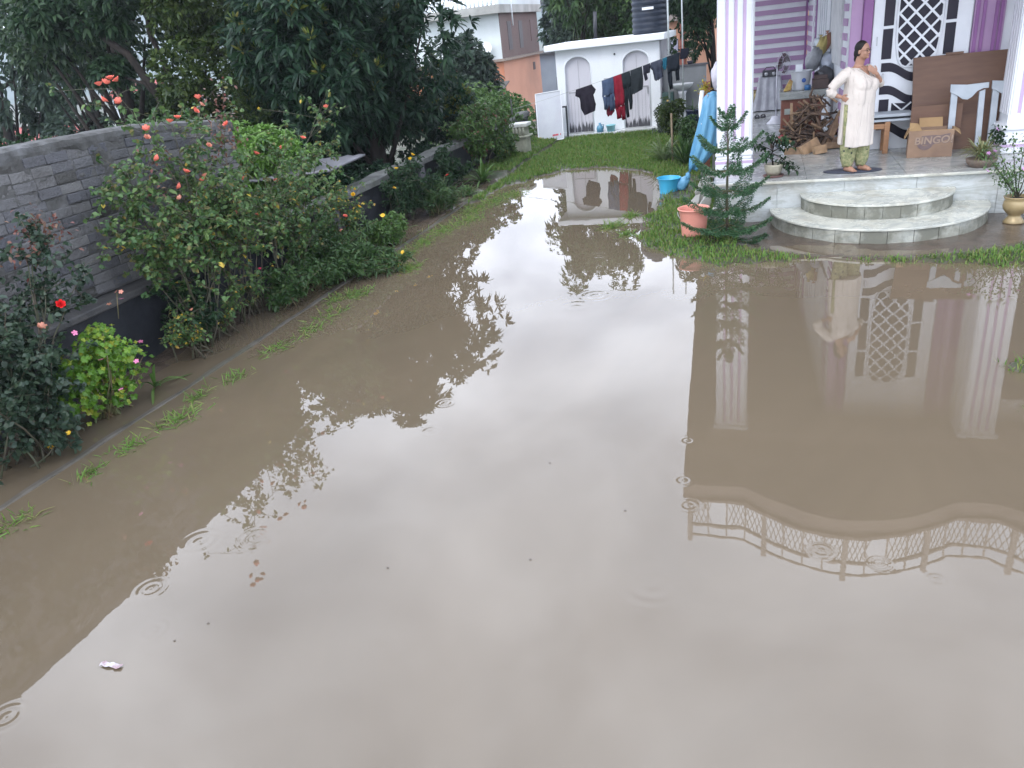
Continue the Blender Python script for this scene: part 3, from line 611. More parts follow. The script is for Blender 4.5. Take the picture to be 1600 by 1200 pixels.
def half_disc(cx, cy, a, b_, z0, z1, n, nm_r, nm_t, th=0.028):
    pts = [(cx - a*math.cos(math.pi*k/n), cy - b_*math.sin(math.pi*k/n)) for k in range(n+1)]
    core = [(cx + (x-cx)*0.985, cy+(y-cy)*0.985) for x, y in pts]
    MB().prism(core, 'z', z0, z1-th-0.001).build('step_core', mat('step_joint', (0.16, 0.16, 0.14), rough=0.9), ho)
    r_ = MB(); per = n//14
    for k in range(0, n, per):
        ks = list(range(k, min(k+per, n)+1)); P = []
        jt = rs.uniform(-0.002, 0.002)
        o_ = []; i_ = []
        for q_ in ks:
            qq = q_ + (0.012*per if q_ == ks[0] else (-0.012*per if q_ == ks[-1] else 0))
            ang = math.pi*qq/n
            o_.append((cx-(a+jt)*math.cos(ang), cy-(b_+jt)*math.sin(ang))); i_.append((cx-(a*0.983)*math.cos(ang), cy-(b_*0.983)*math.sin(ang)))
        r_.prism(o_+i_[::-1], 'z', z0, z1-th-0.002)
    r_.build(nm_r, STEPR, ho)
    top = [(cx - (a+0.02)*math.cos(math.pi*k/n), cy - (b_+0.02)*math.sin(math.pi*k/n)) for k in range(n+1)]
    MB().prism(top, 'z', z1-th, z1).build(nm_t, MARBLE, ho, bevel=0.006)
half_disc(1.40, 11.04, 1.29, 1.30, -0.1, 0.185, 56, 'step_riser', 'step_tread')
half_disc(1.39, 11.035, 0.90, 0.84, 0.187, 0.37, 56, 'step_riser', 'step_tread')
# columns
def column(x0, x1, y0, y1, base_z, wide=0.05):
    c = MB().box(x0, x1, y0, y1, base_z, 3.78).build('column', WHITE2, ho)
    n = 3; w_ = x1-x0
    s = MB()
    for k in range(n):
        cx = x0 + w_*(0.27 + 0.245*k)
        s.box(cx-0.022, cx+0.022, y0-0.004, y0-0.001, base_z+0.18, 3.68)
        cy = y0 + (y1-y0)*(0.27+0.245*k); s.box(x0-0.004, x0-0.001, cy-0.022, cy+0.022, base_z+0.18, 3.68); s.box(x1+0.001, x1+0.004, cy-0.022, cy+0.022, base_z+0.18, 3.68)
    s.build('lilac_stripe', LILAC, c)
    ridge = MB()
    for k in range(4):
        cx = x0 + w_*(0.13+0.25*k); ridge.box(cx-0.037, cx+0.037, y0-0.014, y0-0.0005, base_z+0.16, 3.7)
        cy = y0 + (y1-y0)*(0.13+0.25*k); ridge.box(x0-0.014, x0-0.0005, cy-0.037, cy+0.037, base_z+0.16, 3.7); ridge.box(x1+0.0005, x1+0.014, cy-0.037, cy+0.037, base_z+0.16, 3.7)
    ridge.build('fluting', WHITE2, c, bevel=0.01)
    bs = MB().box(x0-wide, x1+wide, y0-wide, y1+wide, PZ+0.001, PZ+0.14).box(x0-wide*0.6, x1+wide*0.6, y0-wide*0.6, y1+wide*0.6, PZ+0.141, base_z-0.03).box(x0-wide, x1+wide, y0-wide, y1+wide, base_z-0.03, base_z+0.03)
    bs.build('column_base', WHITE2, c, bevel=0.015)
    MB().box(x0-wide-0.004, x1+wide+0.004, y0-wide-0.004, y1+wide+0.004, PZ+0.085, PZ+0.125).build('base_band', LILAC, c)
    MB().box(x0-0.05, x1+0.05, y0-0.05, y1+0.05, 3.74, 3.8).build('capital', WHITE2, c, bevel=0.01)
column(-0.655, -0.185, 12.08, 12.5, PZ+0.22, 0.03)
column(3.06, 3.52, 12.12, 12.55, PZ+0.33, 0.07)
# beam, roof slab with curved front, balcony railing
MB().box(-0.8, 7, 12.0, 12.55, 3.802, 4.0).build('beam', PINKISH, ho)
front = []
def fy(x):
    if -0.15 < x < 2.75: return 10.55 - 0.68*(math.sin((x+0.15)/2.9*math.pi))**0.9
    if 3.3 < x < 6.2: return 10.55 - 0.68*(math.sin((x-3.3)/2.9*math.pi))**0.9
    return 10.55
xs_ = [-1.08 + i*0.07 for i in range(105)]
front = [(x, fy(x)) for x in xs_ if x < 6.2] + [(7.0, 10.5)]
slab = front + [(7.0, 22), (-1.72, 22)]
MB().prism(slab, 'z', 4.002, 4.25).build('roof', PINKISH, ho)
MB().prism([(x, y-0.06) for x, y in front] + [(7.0, 11.0)] + [(x, y+0.1) for x, y in front[::-1]], 'z', 4.252, 4.30).build('roof_edge', PINKISH, ho)
rl = MB(); post = MB(); lat = MB()
pf = [Vector((x, fy(x)+0.06, 4.30)) for x in [-0.98 + i*0.07 for i in range(103)] if x < 6.15]
for z_, r_ in ((5.0, 0.022), (4.35, 0.015), (4.80, 0.03)): rl.tube([p_+Vector((0, 0, z_-4.30)) for p_ in pf], r_, 6)
rl.tube([Vector((x, 10.67 + (22-10.67)*k/12, 5.0)) for k, x in enumerate([-0.98-0.7*k/12 for k in range(13)])], 0.035, 6)
rail_o = rl.build('balcony_railing', RAILP, ho)
for k in range(0, len(pf)-1, 4):
    p_ = pf[k]; seg = (k//4) % 4
    lat.box(p_.x-0.011, p_.x+0.011, p_.y-0.011, p_.y+0.011, 4.30, 4.99)
    if k % 16 == 0: MB().box(p_.x-0.035, p_.x+0.035, p_.y-0.035, p_.y+0.035, 4.30, 5.10).build('railing_post', RAILP, rail_o)
for k in range(0, len(pf)-2, 1):
    if (k//4) % 8 in (1,): continue
    a_ = pf[k]; b_ = pf[min(k+2, len(pf)-1)]
    lat.bar(a_+Vector((0, 0, .05)), b_+Vector((0, 0, .49)), 0.011, up=(0, 1, 0)); lat.bar(a_+Vector((0, 0.014, .49)), b_+Vector((0, 0.014, .05)), 0.011, up=(0, 1, 0))
lat.build('railing_lattice', RAILP, rail_o)
# walls
YW = 13.1
MB().box(1.13, 7, YW, YW+0.25, PZ+0.001, 4.0).build('door_wall', WHITE2, ho)
MB().box(-1.0, 0.84, 20.0, 20.25, PZ+0.001, 4.0).build('end_wall', WHITE2, ho)
sb = MB(); z = 0.70
k = 0
while z < 3.9:
    sb.box(-0.99, 0.81, 19.975, 19.998, z, z+0.10); z += 0.199
sb.build('wall_stripe', PURPLE, ho)
# side wall slightly skewed from (0.84,20) to (1.12,13.2)
sw = Vector((1.13, 13.36, 0)); ew = Vector((0.86, 20.0, 0)); dv = (ew-sw); LL = dv.length; dv.normalize(); nvv = Vector((-dv.y, dv.x, 0))
nvv = nvv if nvv.x < 0 else -nvv
MS = Matrix((dv, Vector((0, 0, 1)).cross(dv), Vector((0, 0, 1)))).transposed().to_4x4(); MS.translation = sw
sgn = 1 if (MS.to_3x3() @ Vector((0, 1, 0))).x < 0 else -1
def sbx(mb, l0, l1, p0, p1, z0, z1):
    a_, b_ = sorted((p0*sgn, p1*sgn)); return mb.box(l0, l1, a_, b_, z0, z1, MS)
sbx(MB(), 0, LL, -0.2, 0, PZ+0.001, 4.0).build('side_wall', WHITE2, ho)
s = MB(); s2_ = MB(); z = 0.70
while z < 3.9:
    sbx(s, 4.35, LL, 0.002, 0.02, z, z+0.10); sbx(s2_, 0.0, 0.45, 0.002, 0.02, z, z+0.10); z += 0.199
s.build('wall_stripe', PURPLE, ho); s2_.build('wall_stripe', PURPLE, ho)
sbx(MB(), LL-0.1, LL, 0.021, 0.06, PZ, 3.9).build('corner_trim', DPURPLE, ho); sbx(MB(), 3.95, 4.1, 0.021, 0.08, PZ, 3.9).build('corner_trim', DPURPLE, ho)
s = MB(); sbx(s, 4.9, 5.05, 0.021, 0.05, PZ, 3.9); s.build('wall_pipe', WHITE2, ho)
wn = sbx(MB(), 2.15, 3.75, 0.002, 0.03, 1.35, 3.4).build('window', mat('window_curtain', (0.55, 0.56, 0.6), (0.45, 0.47, 0.52), 0.7, scale=5), ho)
fr_ = MB()
for l in (2.15, 2.5, 2.85, 3.2, 3.5, 3.75): sbx(fr_, l-0.03, l+0.03, 0.031, 0.08, 1.35, 3.4)
sbx(fr_, 2.1, 3.8, 0.031, 0.085, 1.32, 1.38); fr_.build('window_frame', WHITE2, wn)
gb_ = MB()
for l in (2.32, 2.67, 3.02, 3.36, 3.62): sbx(gb_, l-0.012, l+0.012, 0.05, 0.07, 1.38, 3.4)
gb_.build('window_bar', mat('blue_grey_bar', (0.1, 0.13, 0.2), rough=0.4), wn)
nb = sbx(MB(), 0.5, 1.9, 0.002, 0.04, 1.72, 3.6).build('notice_sheet', mat('pale_sheet', (0.55, 0.55, 0.56), (0.45, 0.46, 0.48), 0.7, scale=6, dirt=(0.3, 0.3, 0.32), dirt_amt=0.5), ho)
# pilasters by the door
MB().box(1.135, 1.29, YW-0.05, YW-0.001, PZ+0.001, 3.9).build('pilaster', PURPLE, ho, bevel=0.01); MB().box(1.292, 1.42, YW-0.10, YW-0.001, PZ+0.001, 3.9).build('pilaster', DPURPLE, ho, bevel=0.015)
s = MB().box(2.70, 3.08, YW-0.05, YW-0.001, PZ+0.001, 3.9); s.build('pilaster', PURPLE, ho, bevel=0.01)
s = MB()
for x in (2.74, 2.82, 2.97, 3.03): s.box(x-0.022, x+0.022, YW-0.075, YW-0.051, PZ+0.001, 3.9)
s.build('pilaster_rib', DPURPLE, ho, bevel=0.006)
MB().box(3.22, 4.6, YW-0.02, YW-0.001, 1.5, 3.6).build('window', DARKGLASS, ho)
# door
YD = YW-0.002
dr = MB().box(1.43, 2.68, YW-0.06, YD, PZ+0.001, 3.7).build('door', WHITE2, ho, bevel=0.006)
YP = YW-0.062
dk = MB()
def dark(poly): dk.prism(poly, 'y', YP-0.006, YP)
for sx0, sx1 in ((1.57, 1.70), (2.36, 2.49)):
    for z0, z1 in ((1.81, 2.21), (2.25, 2.72), (2.76, 3.2)): dark([(sx0, z0), (sx1, z0), (sx1, z1), (sx0, z1)])
CX = 2.03; ov = []
for k in range(33):
    a_ = 2*math.pi*k/33; ex = 0.285*math.copysign(abs(math.cos(a_))**0.35, math.cos(a_)); ez = 0.82*math.copysign(abs(math.sin(a_))**0.75, math.sin(a_))
    ov.append((CX+ex, 2.50+ez))
dark(ov)
def band(zf0, zf1, x0, x1, n=24):
    up_ = []; dn = []
    for k in range(n+1):
        x = x0+(x1-x0)*k/n; dip = 0.16*(0.5+0.5*math.cos(max(-1, min(1, (x-CX)/0.36))*math.pi))
        up_.append((x, zf1-dip)); dn.append((x, zf0-dip))
    dark(dn + up_[::-1])
band(1.64, 1.76, 1.58, 2.48); band(1.33, 1.45, 1.58, 2.48)
dark([(1.59, 1.04), (1.72, 1.04), (1.72, 1.26), (1.59, 1.26)]); dark([(2.34, 1.04), (2.47, 1.04), (2.47, 1.26), (2.34, 1.26)])
dark([(1.76, 0.98), (2.3, 0.98), (2.3, 1.17), (1.76, 1.20)]); band(0.83, 0.96, 1.58, 2.48)
dk.build('pane', DARKGLASS, dr)
lt = MB()
def inside(x, z): return abs((x-CX)/0.285)**(2/0.35) + abs((z-2.50)/0.82)**(2/0.75) < 1
for sgn_ in (1, -1):
    for c_ in np.arange(-1.6, 1.6, 0.205):
        pts = []
        for k in range(200):
            z = 1.68 + 1.64*k/199; x = CX + sgn_*(z-2.5)*0.95 + c_
            if inside(x, z): pts.append((x, z))
        if len(pts) > 8: lt.bar((pts[0][0], YP-0.015-(0.004 if sgn_ > 0 else 0), pts[0][1]), (pts[-1][0], YP-0.015-(0.004 if sgn_ > 0 else 0), pts[-1][1]), 0.02, 0.028, up=(1, 0, 0.01))
lt.tube([(x, YP-0.01, z) for x, z in ov+ov[:1]], 0.016, 6)
lt.bar((1.78, YP-0.01, 0.99), (2.02, YP-0.01, 1.2), 0.02, 0.03, up=(0, 1, 0)); lt.bar((1.78, YP-0.014, 1.2), (2.02, YP-0.014, 0.99), 0.02, 0.03, up=(0, 1, 0)); lt.bar((2.04, YP-0.01, 0.99), (2.28, YP-0.01, 1.2), 0.02, 0.03, up=(0, 1, 0)); lt.bar((2.04, YP-0.014, 1.2), (2.28, YP-0.014, 0.99), 0.02, 0.03, up=(0, 1, 0))
lt.build('lattice', WHITE2, dr)
MB().box(1.49, 1.505, YP-0.015, YP-0.001, 2.0, 2.12).build('hinge', STEEL, dr)
MB().box(1.60, 1.62, YP-0.04, YP-0.001, 1.5, 1.62).build('handle', STEEL, dr)

# ================================================================== small things in the yard and on the porch
def bucket(name, label, c, x, y, z, r, h, tilt=(0, 0), handle=True):
    o = thing(name, label, 'bucket', (x, y, z)); o.rotation_euler = (tilt[0], tilt[1], 0)
    mm = mat(name+'_plastic', c, tuple(k*0.9 for k in c), 0.35, scale=3, dirt=tuple(0.5*k+0.15 for k in c), dirt_amt=0.4)
    MB().lathe([(0, 0.004), (r*0.78, 0), (r*0.80, h*0.1), (r*0.93, h*0.8), (r*0.96, h*0.82), (r*0.98, h*0.95), (r*1.05, h*0.96), (r*1.07, h), (r*1.0, h), (r*0.96, h*0.95), (r*0.77, h*0.04), (0, h*0.04)], (x, y, z), 32).build('bucket_body', mm, o)
    if handle:
        pts = [(x - r*1.05*math.cos(a), y - r*0.35*math.sin(a) - 0.01, z + h*0.88 - r*0.75*math.sin(a)) for a in np.linspace(0, math.pi, 14)]
        MB().tube(pts, 0.005, 6).build('handle', STEEL, o)
    return o
bucket('blue_bucket', 'bright sky blue bucket standing at the edge of the puddle', (0.05, 0.42, 0.68), -1.52, 13.35, -0.02, 0.19, 0.27, (0, 0.03))
bk_ = bucket('pink_bucket', 'coral pink bucket on the grass in front of the young pine', (0.80, 0.33, 0.26), -0.86, 10.32, 0.0, 0.195, 0.40)
MB().prism([(-1.0, 0.08), (-0.96, 0.2), (-0.97, 0.3), (-1.01, 0.24)], 'y', 10.12, 10.125)
BLUEC = mat('sky_blue_cloth', (0.14, 0.36, 0.54), (0.09, 0.27, 0.45), 0.35, scale=5, bmp=1.0, bscale=14, stretch=(1, 1, 0.4))
o = thing('blue_bag', 'crumpled sky blue plastic bag beside the blue bucket', 'bag', (-1.25, 13.3, 0.05))
MB().blob((-1.27, 13.3, 0.15), (0.09, 0.08, 0.13), noise=0.12, seed=4, rot=Matrix.Rotation(0.5, 3, 'Y')).build('bag_body', BLUEC, o)
MB().blob((-1.19, 13.28, 0.27), (0.04, 0.03, 0.06), noise=0.2, seed=6).build('knot', BLUEC, o)
# blue tarpaulin hanging like a skirt beside the column
o = thing('blue_tarp', 'sky blue plastic sheet draped over a frame beside the left column', 'tarpaulin', (-0.95, 13.5, 0))
P = []
prof = [(1.50, -0.80, 0.08, 0.06), (1.44, -0.83, 0.12, 0.10), (1.30, -0.84, 0.13, 0.12), (1.12, -0.86, 0.15, 0.14), (0.95, -0.89, 0.16, 0.15), (0.75, -0.94, 0.17, 0.15), (0.58, -1.0, 0.16, 0.15), (0.45, -1.06, 0.12, 0.13), (0.33, -1.12, 0.07, 0.10)]
for z, cx, a_, b_ in prof:
    rowp = []
    for k in range(40):
        an = 2*math.pi*k/40; f_ = 1 + (0.20*math.sin(6*an+1)+0.12*math.sin(11*an+z*1.5))*min(1, (1.55-z)*1.5)
        rowp.append((cx+a_*f_*math.cos(an), 13.5+b_*f_*math.sin(an), z+0.03*math.sin(3*an)))
    P.append(rowp)
mb = MB(); mb.grid(P, close=True); mb.build('sheet', BLUEC, o, solid=0.006)
MB().blob((-0.80, 13.5, 1.49), (0.08, 0.07, 0.05), noise=0.1, seed=2).build('top_fold', BLUEC, o)
MB().tube([(-0.80, 13.55, 0), (-0.8, 13.55, 1.5)], 0.02).tube([(-1.0, 13.4, 0), (-0.88, 13.5, 1.5)], 0.02).build('frame_leg', STEEL, o)
o = thing('white_sack', 'pale lilac white sack hanging at the left column above the blue sheet', 'sack', (-0.84, 13.75, 1.55))
MB().blob((-0.77, 13.9, 1.74), (0.085, 0.08, 0.19), 26, 16, noise=0.13, seed=9).build('sack_body', mat('sack_white', (0.62, 0.6, 0.68), rough=0.6, bmp=0.3), o)
MB().tube([(-0.98, 13.62, 1.55), (-1.0, 13.55, 1.35), (-1.0, 13.5, 1.18), (-0.98, 13.45, 1.05)], [0.035, 0.04, 0.03, 0.015]).build('strap', WHITE, o)
o = thing('brown_board', 'narrow brown wooden board behind the blue sheet', 'board', (-0.93, 13.98, 0.9))
MB().box(-0.99, -0.88, 13.98, 14.0, 0.0, 1.66).build('plank', mat('rust_wood', (0.22, 0.08, 0.05), rough=0.6), o, bevel=0.003)

# marble rubble by the porch corner
RUB = mat('broken_stone', (0.42, 0.42, 0.40), (0.3, 0.29, 0.27), 0.75, scale=6, dirt=(0.12, 0.1, 0.07), dirt_amt=0.6, bmp=0.4)
rs = random.Random(21)
for i, (x, y, z, sx_, sy_, sz_, rx, ry, rz) in enumerate([(-0.78, 11.25, 0.22, .16, .05, .42, .3, .35, .2), (-0.95, 11.5, 0.2, .12, .05, .36, -.25, .5, -.3), (-0.62, 10.9, 0.15, .18, .05, .3, .35, .1, .5), (-0.85, 12.0, 0.3, .2, .05, .5, .2, .3, .1), (-0.70, 11.5, 0.45, .26, .14, .07, .1, .2, .3), (-1.0, 11.0, 0.06, .16, .12, .08, .1, .1, .8), (-0.66, 11.75, 0.56, .3, .18, .06, .15, .05, .1)]):
    o = MB(); n_ = 6; poly = [(sx_/2*math.cos(2*math.pi*k/n_+.3)*rs.uniform(.8, 1.2), sz_/2*math.sin(2*math.pi*k/n_+.3)*rs.uniform(.8, 1.2)) for k in range(n_)]
    o.prism(poly, 'y', -sy_/2, sy_/2)
    mt = Matrix.Translation((x, y, z)) @ Euler((rx, ry, rz)).to_matrix().to_4x4(); o.v = [tuple(mt @ Vector(v_)) for v_ in o.v]
    labs = ['flat stone slab leaning on the porch corner behind the pine', 'leaning rough slab beside the blue sheet foot', 'low stone slab propped behind the pink bucket', 'tall slab leaning below the blue sheet', 'thick pale stone lying on top of the rubble', 'small stone block on the grass left of the pine', 'broad pale slab on the porch corner edge']
    tag(o.build('stone_slab', RUB, None, (x, y, z), bevel=0.01), labs[i], 'stone', 'broken stone slabs at the porch corner')

# clothes line ---------------------------------------------------------
def lz(x): return 1.93 + (x+1.95)*0.22 - 0.05*math.sin((x+1.95)/-4.3*math.pi) if x < -1.95 else 1.93
o = MB().tube([(x, 19.0 + 0.33*(x+5.9)/4 , lz(x)) for x in np.linspace(-5.9, -1.6, 30)], 0.004, 5).build('clothes_line', mat('line_cord', (0.4, 0.42, 0.4), rough=0.7)); tag(o, 'sagging clothes line strung across the lawn before the outhouse', 'clothes line')
o = MB().tube([(-5.9, 19.0, 0), (-5.9, 19.0, 1.3)], 0.02, 8).build('line_post', mat('dark_post', (0.05, 0.05, 0.05), rough=0.8)); tag(o, 'dark post at the left end of the clothes line', 'post')
def drape(name, label, cat_, c, strips, y=None, seed=0, fold=0.025, parent=None, c2=None, partname=None, sub=None):
    """strips: list of [(z_below_line, xl, xr), ...] rows in metres"""
    rs = random.Random(seed)
    x0 = strips[0][0][1]; yb = (19.0 + 0.33*(x0+5.9)/4) if y is None else y
    o = thing(name, label, cat_, (x0, yb, lz(x0)), 'washing on the clothes line')
    mm = mat(name+'_cloth_%d' % seed, c, c2 or tuple(k*0.7 for k in c), 0.9, scale=8, spec=0.1)
    for si, st_ in enumerate(strips):
        mb = MB(); 
        for side in (-1, 1):
            P = []; ph = rs.uniform(0, 6)
            for (dz, xl, xr) in [(a*(1-t)+b*t, al*(1-t)+bl*t, ar*(1-t)+br*t) for (a, al, ar), (b, bl, br) in zip(st_[:-1], st_[1:]) for t in (0, 0.34, 0.67)] + [st_[-1]]:
                rowp = []
                for k in range(13):
                    u = k/12; x = xl+(xr-xl)*u
                    d_ = min(1, dz*3+0.1); yy = yb + side*0.012 + side*0.02*d_*math.sin(math.pi*u) + fold*d_*math.sin(u*9+ph+dz*2) + (0.006*math.sin(u*31+ph))
                    rowp.append((x + 0.008*math.sin(dz*14+ph)*d_, yy, lz(x)-dz + 0.012*math.sin(u*11+ph)*(dz > 0.3)))
                P.append(rowp)
            mb.grid(P)
        mb.build((partname or ['body', 'left_leg', 'right_leg'])[si] if not isinstance(partname, str) else partname, mm, o, solid=0.004)
    return o
# x from photo at Y~19.1
drape('black_tshirt', 'black T-shirt hanging alone at the left end of the clothes line', 't-shirt', (0.028, 0.024, 0.035), [[(0.0, -4.30, -3.92), (0.14, -4.33, -3.83), (0.2, -4.24, -3.86), (0.24, -4.22, -3.90), (0.46, -4.20, -3.84), (0.60, -4.15, -3.88), (0.62, -4.14, -4.10)]], seed=1, partname='shirt_body')
drape('blue_trousers', 'slate blue trousers beside the dark red cloth on the line', 'trousers', (0.07, 0.10, 0.17), [[(0.0, -3.68, -3.41), (0.3, -3.68, -3.40), (0.36, -3.68, -3.40)], [(0.36, -3.68, -3.52), (0.66, -3.66, -3.56)], [(0.36, -3.54, -3.40), (0.72, -3.52, -3.40)]], seed=2)
drape('maroon_cloth', 'short maroon cloth hanging behind the blue trousers', 'cloth', (0.16, 0.015, 0.035), [[(0.1, -3.62, -3.42), (0.78, -3.62, -3.44), (0.83, -3.60, -3.5)]], seed=3, y=19.26, partname='cloth_body')
drape('red_scarf', 'long dark red trousers hanging lowest on the line', 'trousers', (0.25, 0.018, 0.035), [[(0.0, -3.41, -3.22), (0.4, -3.41, -3.17), (0.7, -3.39, -3.17)], [(0.7, -3.39, -3.27), (0.96, -3.36, -3.26)], [(0.7, -3.28, -3.17), (1.02, -3.24, -3.16)]], seed=4)
drape('black_trousers', 'long black trousers right of the dark red ones on the line', 'trousers', (0.022, 0.03, 0.035), [[(0.0, -3.23, -3.02), (0.35, -3.2, -2.99)], [(0.35, -3.2, -3.1), (1.0, -3.13, -3.07)], [(0.35, -3.09, -2.98), (0.85, -3.05, -2.99)]], seed=5)
drape('charcoal_towel', 'wide charcoal shirt between the black trousers and small shorts', 'shirt', (0.03, 0.037, 0.042), [[(0.0, -3.01, -2.74), (0.40, -2.99, -2.72), (0.5, -2.99, -2.74), (0.53, -2.98, -2.9)]], seed=6, partname='shirt_body')
drape('dark_shorts', 'small dark shorts on the clothes line above the right door', 'shorts', (0.03, 0.03, 0.045), [[(0.0, -2.72, -2.55), (0.2, -2.71, -2.56)], [(0.2, -2.71, -2.64), (0.33, -2.68, -2.62)]], seed=7)
drape('striped_tshirt', 'navy T-shirt with thin pale stripes on the clothes line', 't-shirt', (0.03, 0.035, 0.055), [[(0.0, -2.54, -2.3), (0.1, -2.56, -2.26), (0.18, -2.5, -2.3), (0.38, -2.46, -2.26), (0.42, -2.44, -2.38)]], seed=8, c2=(0.07, 0.08, 0.11), partname='shirt_body')
drape('teal_cloth', 'small teal cloth on the line at the corner of the outhouse', 'cloth', (0.02, 0.13, 0.2), [[(0.0, -2.27, -2.17), (0.18, -2.27, -2.17), (0.26, -2.23, -2.2)]], seed=9, partname='cloth_body')
drape('navy_trousers', 'black trousers hanging over the gap right of the outhouse', 'trousers', (0.02, 0.026, 0.036), [[(0.0, -2.17, -1.88), (0.36, -2.17, -1.9)], [(0.36, -2.17, -2.07), (0.72, -2.12, -2.05)], [(0.36, -1.98, -1.9), (0.58, -1.97, -1.9)]], seed=10)
drape('dark_jacket', 'dark jacket at the right end of the clothes line', 'jacket', (0.02, 0.022, 0.035), [[(-0.08, -1.86, -1.68), (0.05, -1.88, -1.68), (0.14, -1.88, -1.75)]], seed=11, partname='jacket_body')

# ---- porch things ---------------------------------------------------------
WOOD = mat('raw_wood', (0.40, 0.24, 0.12), (0.30, 0.17, 0.09), 0.7, scale=6, stretch=(1, 1, 6), bmp=0.2)
BENCHW = mat('orange_wood', (0.36, 0.19, 0.09), (0.28, 0.14, 0.07), 0.6, scale=8, stretch=(1, 1, 5))
PLY, t, b = base_mat('brown_plywood')
v = coords(t, (1, 1, 6)); t.links.new(mixrgb(t, noise(t, v, 3, 5), (0.155, 0.082, 0.050), (0.125, 0.065, 0.041)), b.inputs['Base Color']); b.inputs['Roughness'].default_value = 0.6
GREYW = mat('grey_painted_wood', (0.40, 0.44, 0.48), (0.33, 0.37, 0.41), 0.5, scale=5)
# crate with stone slab
cr = thing('red_cabinet', 'rust red wooden cabinet with a marble slab top standing on the porch', 'cabinet', (0.55, 14.8, PZ))
REDB = mat('rust_red_board', (0.22, 0.075, 0.045), (0.17, 0.055, 0.035), 0.55, scale=4, stretch=(1, 1, 3), dirt=(0.08, 0.04, 0.03), dirt_amt=0.4)
MB().box(0.26, 0.90, 14.5, 15.1, PZ+0.001, 1.22).build('cabinet_body', REDB, cr, bevel=0.006)
MB().box(0.23, 0.96, 14.42, 15.15, 1.221, 1.345).build('stone_top', marble('slab_top', (0.32, 0.34, 0.33), (0.18, 0.2, 0.19), damt=0.4), cr, bevel=0.006)
MB().box(0.31, 0.41, 14.488, 14.499, 0.98, 1.07).build('label_plate', mat('pale_label', (0.42, 0.46, 0.42), rough=0.6), cr)
# stuff on it
ob = bucket('white_bucket', 'white plastic bucket with blue badges on the marble slab top', (0.58, 0.60, 0.64), 0.56, 14.7, 1.346, 0.17, 0.30, handle=False)
MB().lathe([(0.035, 0), (0.03, 0.004), (0, 0.005)], mat=Matrix.Translation((0.60, 14.535, 1.50)) @ Matrix.Rotation(R(90), 4, 'X') , n=14).build('blue_badge', mat('badge_blue', (0.04, 0.12, 0.4), rough=0.5), ob)
o = thing('blue_tin', 'small blue tin at the foot of the white bucket', 'tin', (0.66, 14.48, 1.346)); MB().lathe([(0.05, 0), (0.05, 0.08), (0.045, 0.085), (0, 0.085)], ORG[o.name], 16).build('tin_body', mat('blue_tin', (0.04, 0.15, 0.35), rough=0.3), o)
o = thing('yellow_packet', 'yellow and brown packet leaning beside the white bucket', 'packet', (0.37, 14.55, 1.346))
MB().prism([(0.28, 1.347), (0.40, 1.347), (0.43, 1.50), (0.38, 1.54), (0.33, 1.45)], 'y', 14.53, 14.60).build('packet_body', mat('packet_yellow', (0.5, 0.36, 0.08), (0.2, 0.08, 0.04), 0.5, scale=14), o, bevel=0.01)
o = thing('white_carton', 'small white box standing in the white bucket', 'box', (0.53, 14.8, 1.62)); MB().box(0.47, 0.58, 14.72, 14.8, 1.46, 1.74).build('box_body', WHITE, o, bevel=0.004)
bags = [((0.76, 14.95, 1.78), (0.13, 0.12, 0.18), (0.27, 0.28, 0.30), 'grey plastic sack slumped behind the white bucket'), ((0.86, 15.05, 1.92), (0.10, 0.09, 0.2), (0.44, 0.36, 0.13), 'mustard yellow plastic sack on the heap'), ((0.96, 15.1, 2.02), (0.06, 0.07, 0.15), (0.35, 0.16, 0.10), 'orange brown bag at the top of the heap'), ((1.0, 14.95, 1.72), (0.15, 0.13, 0.17), (0.42, 0.46, 0.54), 'pale blue grey plastic sack on the right of the heap'), ((0.84, 15.1, 2.02), (0.08, 0.08, 0.1), (0.5, 0.55, 0.6), 'small white bundle on top of the heap'), ((0.92, 14.75, 1.5), (0.18, 0.16, 0.15), (0.07, 0.07, 0.08), 'dark grey bag beside the white bucket')]
for i, (c_, r_, cc_, lab) in enumerate(bags):
    o = thing('plastic_sack', lab, 'sack', (c_[0], c_[1], c_[2]-r_[2]), 'sacks heaped on the porch cabinet')
    MB().blob(c_, r_, 20, 12, noise=0.11, seed=30+i, rot=Euler((0.2*i, 0.35-0.1*i, i)).to_matrix()).build('sack_body', mat('sack_%d' % i, cc_, tuple(k*0.7 for k in cc_), 0.35, scale=9, bmp=0.5), o)
    MB().lathe([(0.03, 0), (0.015, 0.02), (0.035, 0.05), (0, 0.04)], (c_[0], c_[1], c_[2]+r_[2]*0.9), 8).build('neck', MATS['sack_%d' % i], o)
o = thing('dark_basket', 'dark brown basket under the sacks on the slab', 'basket', (0.86, 14.6, 1.346))
MB().box(0.74, 0.99, 14.5, 14.75, 1.346, 1.50).box(0.76, 0.97, 14.52, 14.73, 1.5, 1.56).build('basket_body', mat('basket_brown', (0.09, 0.06, 0.055), rough=0.7, scale=20, bmp=0.5), o, bevel=0.01)
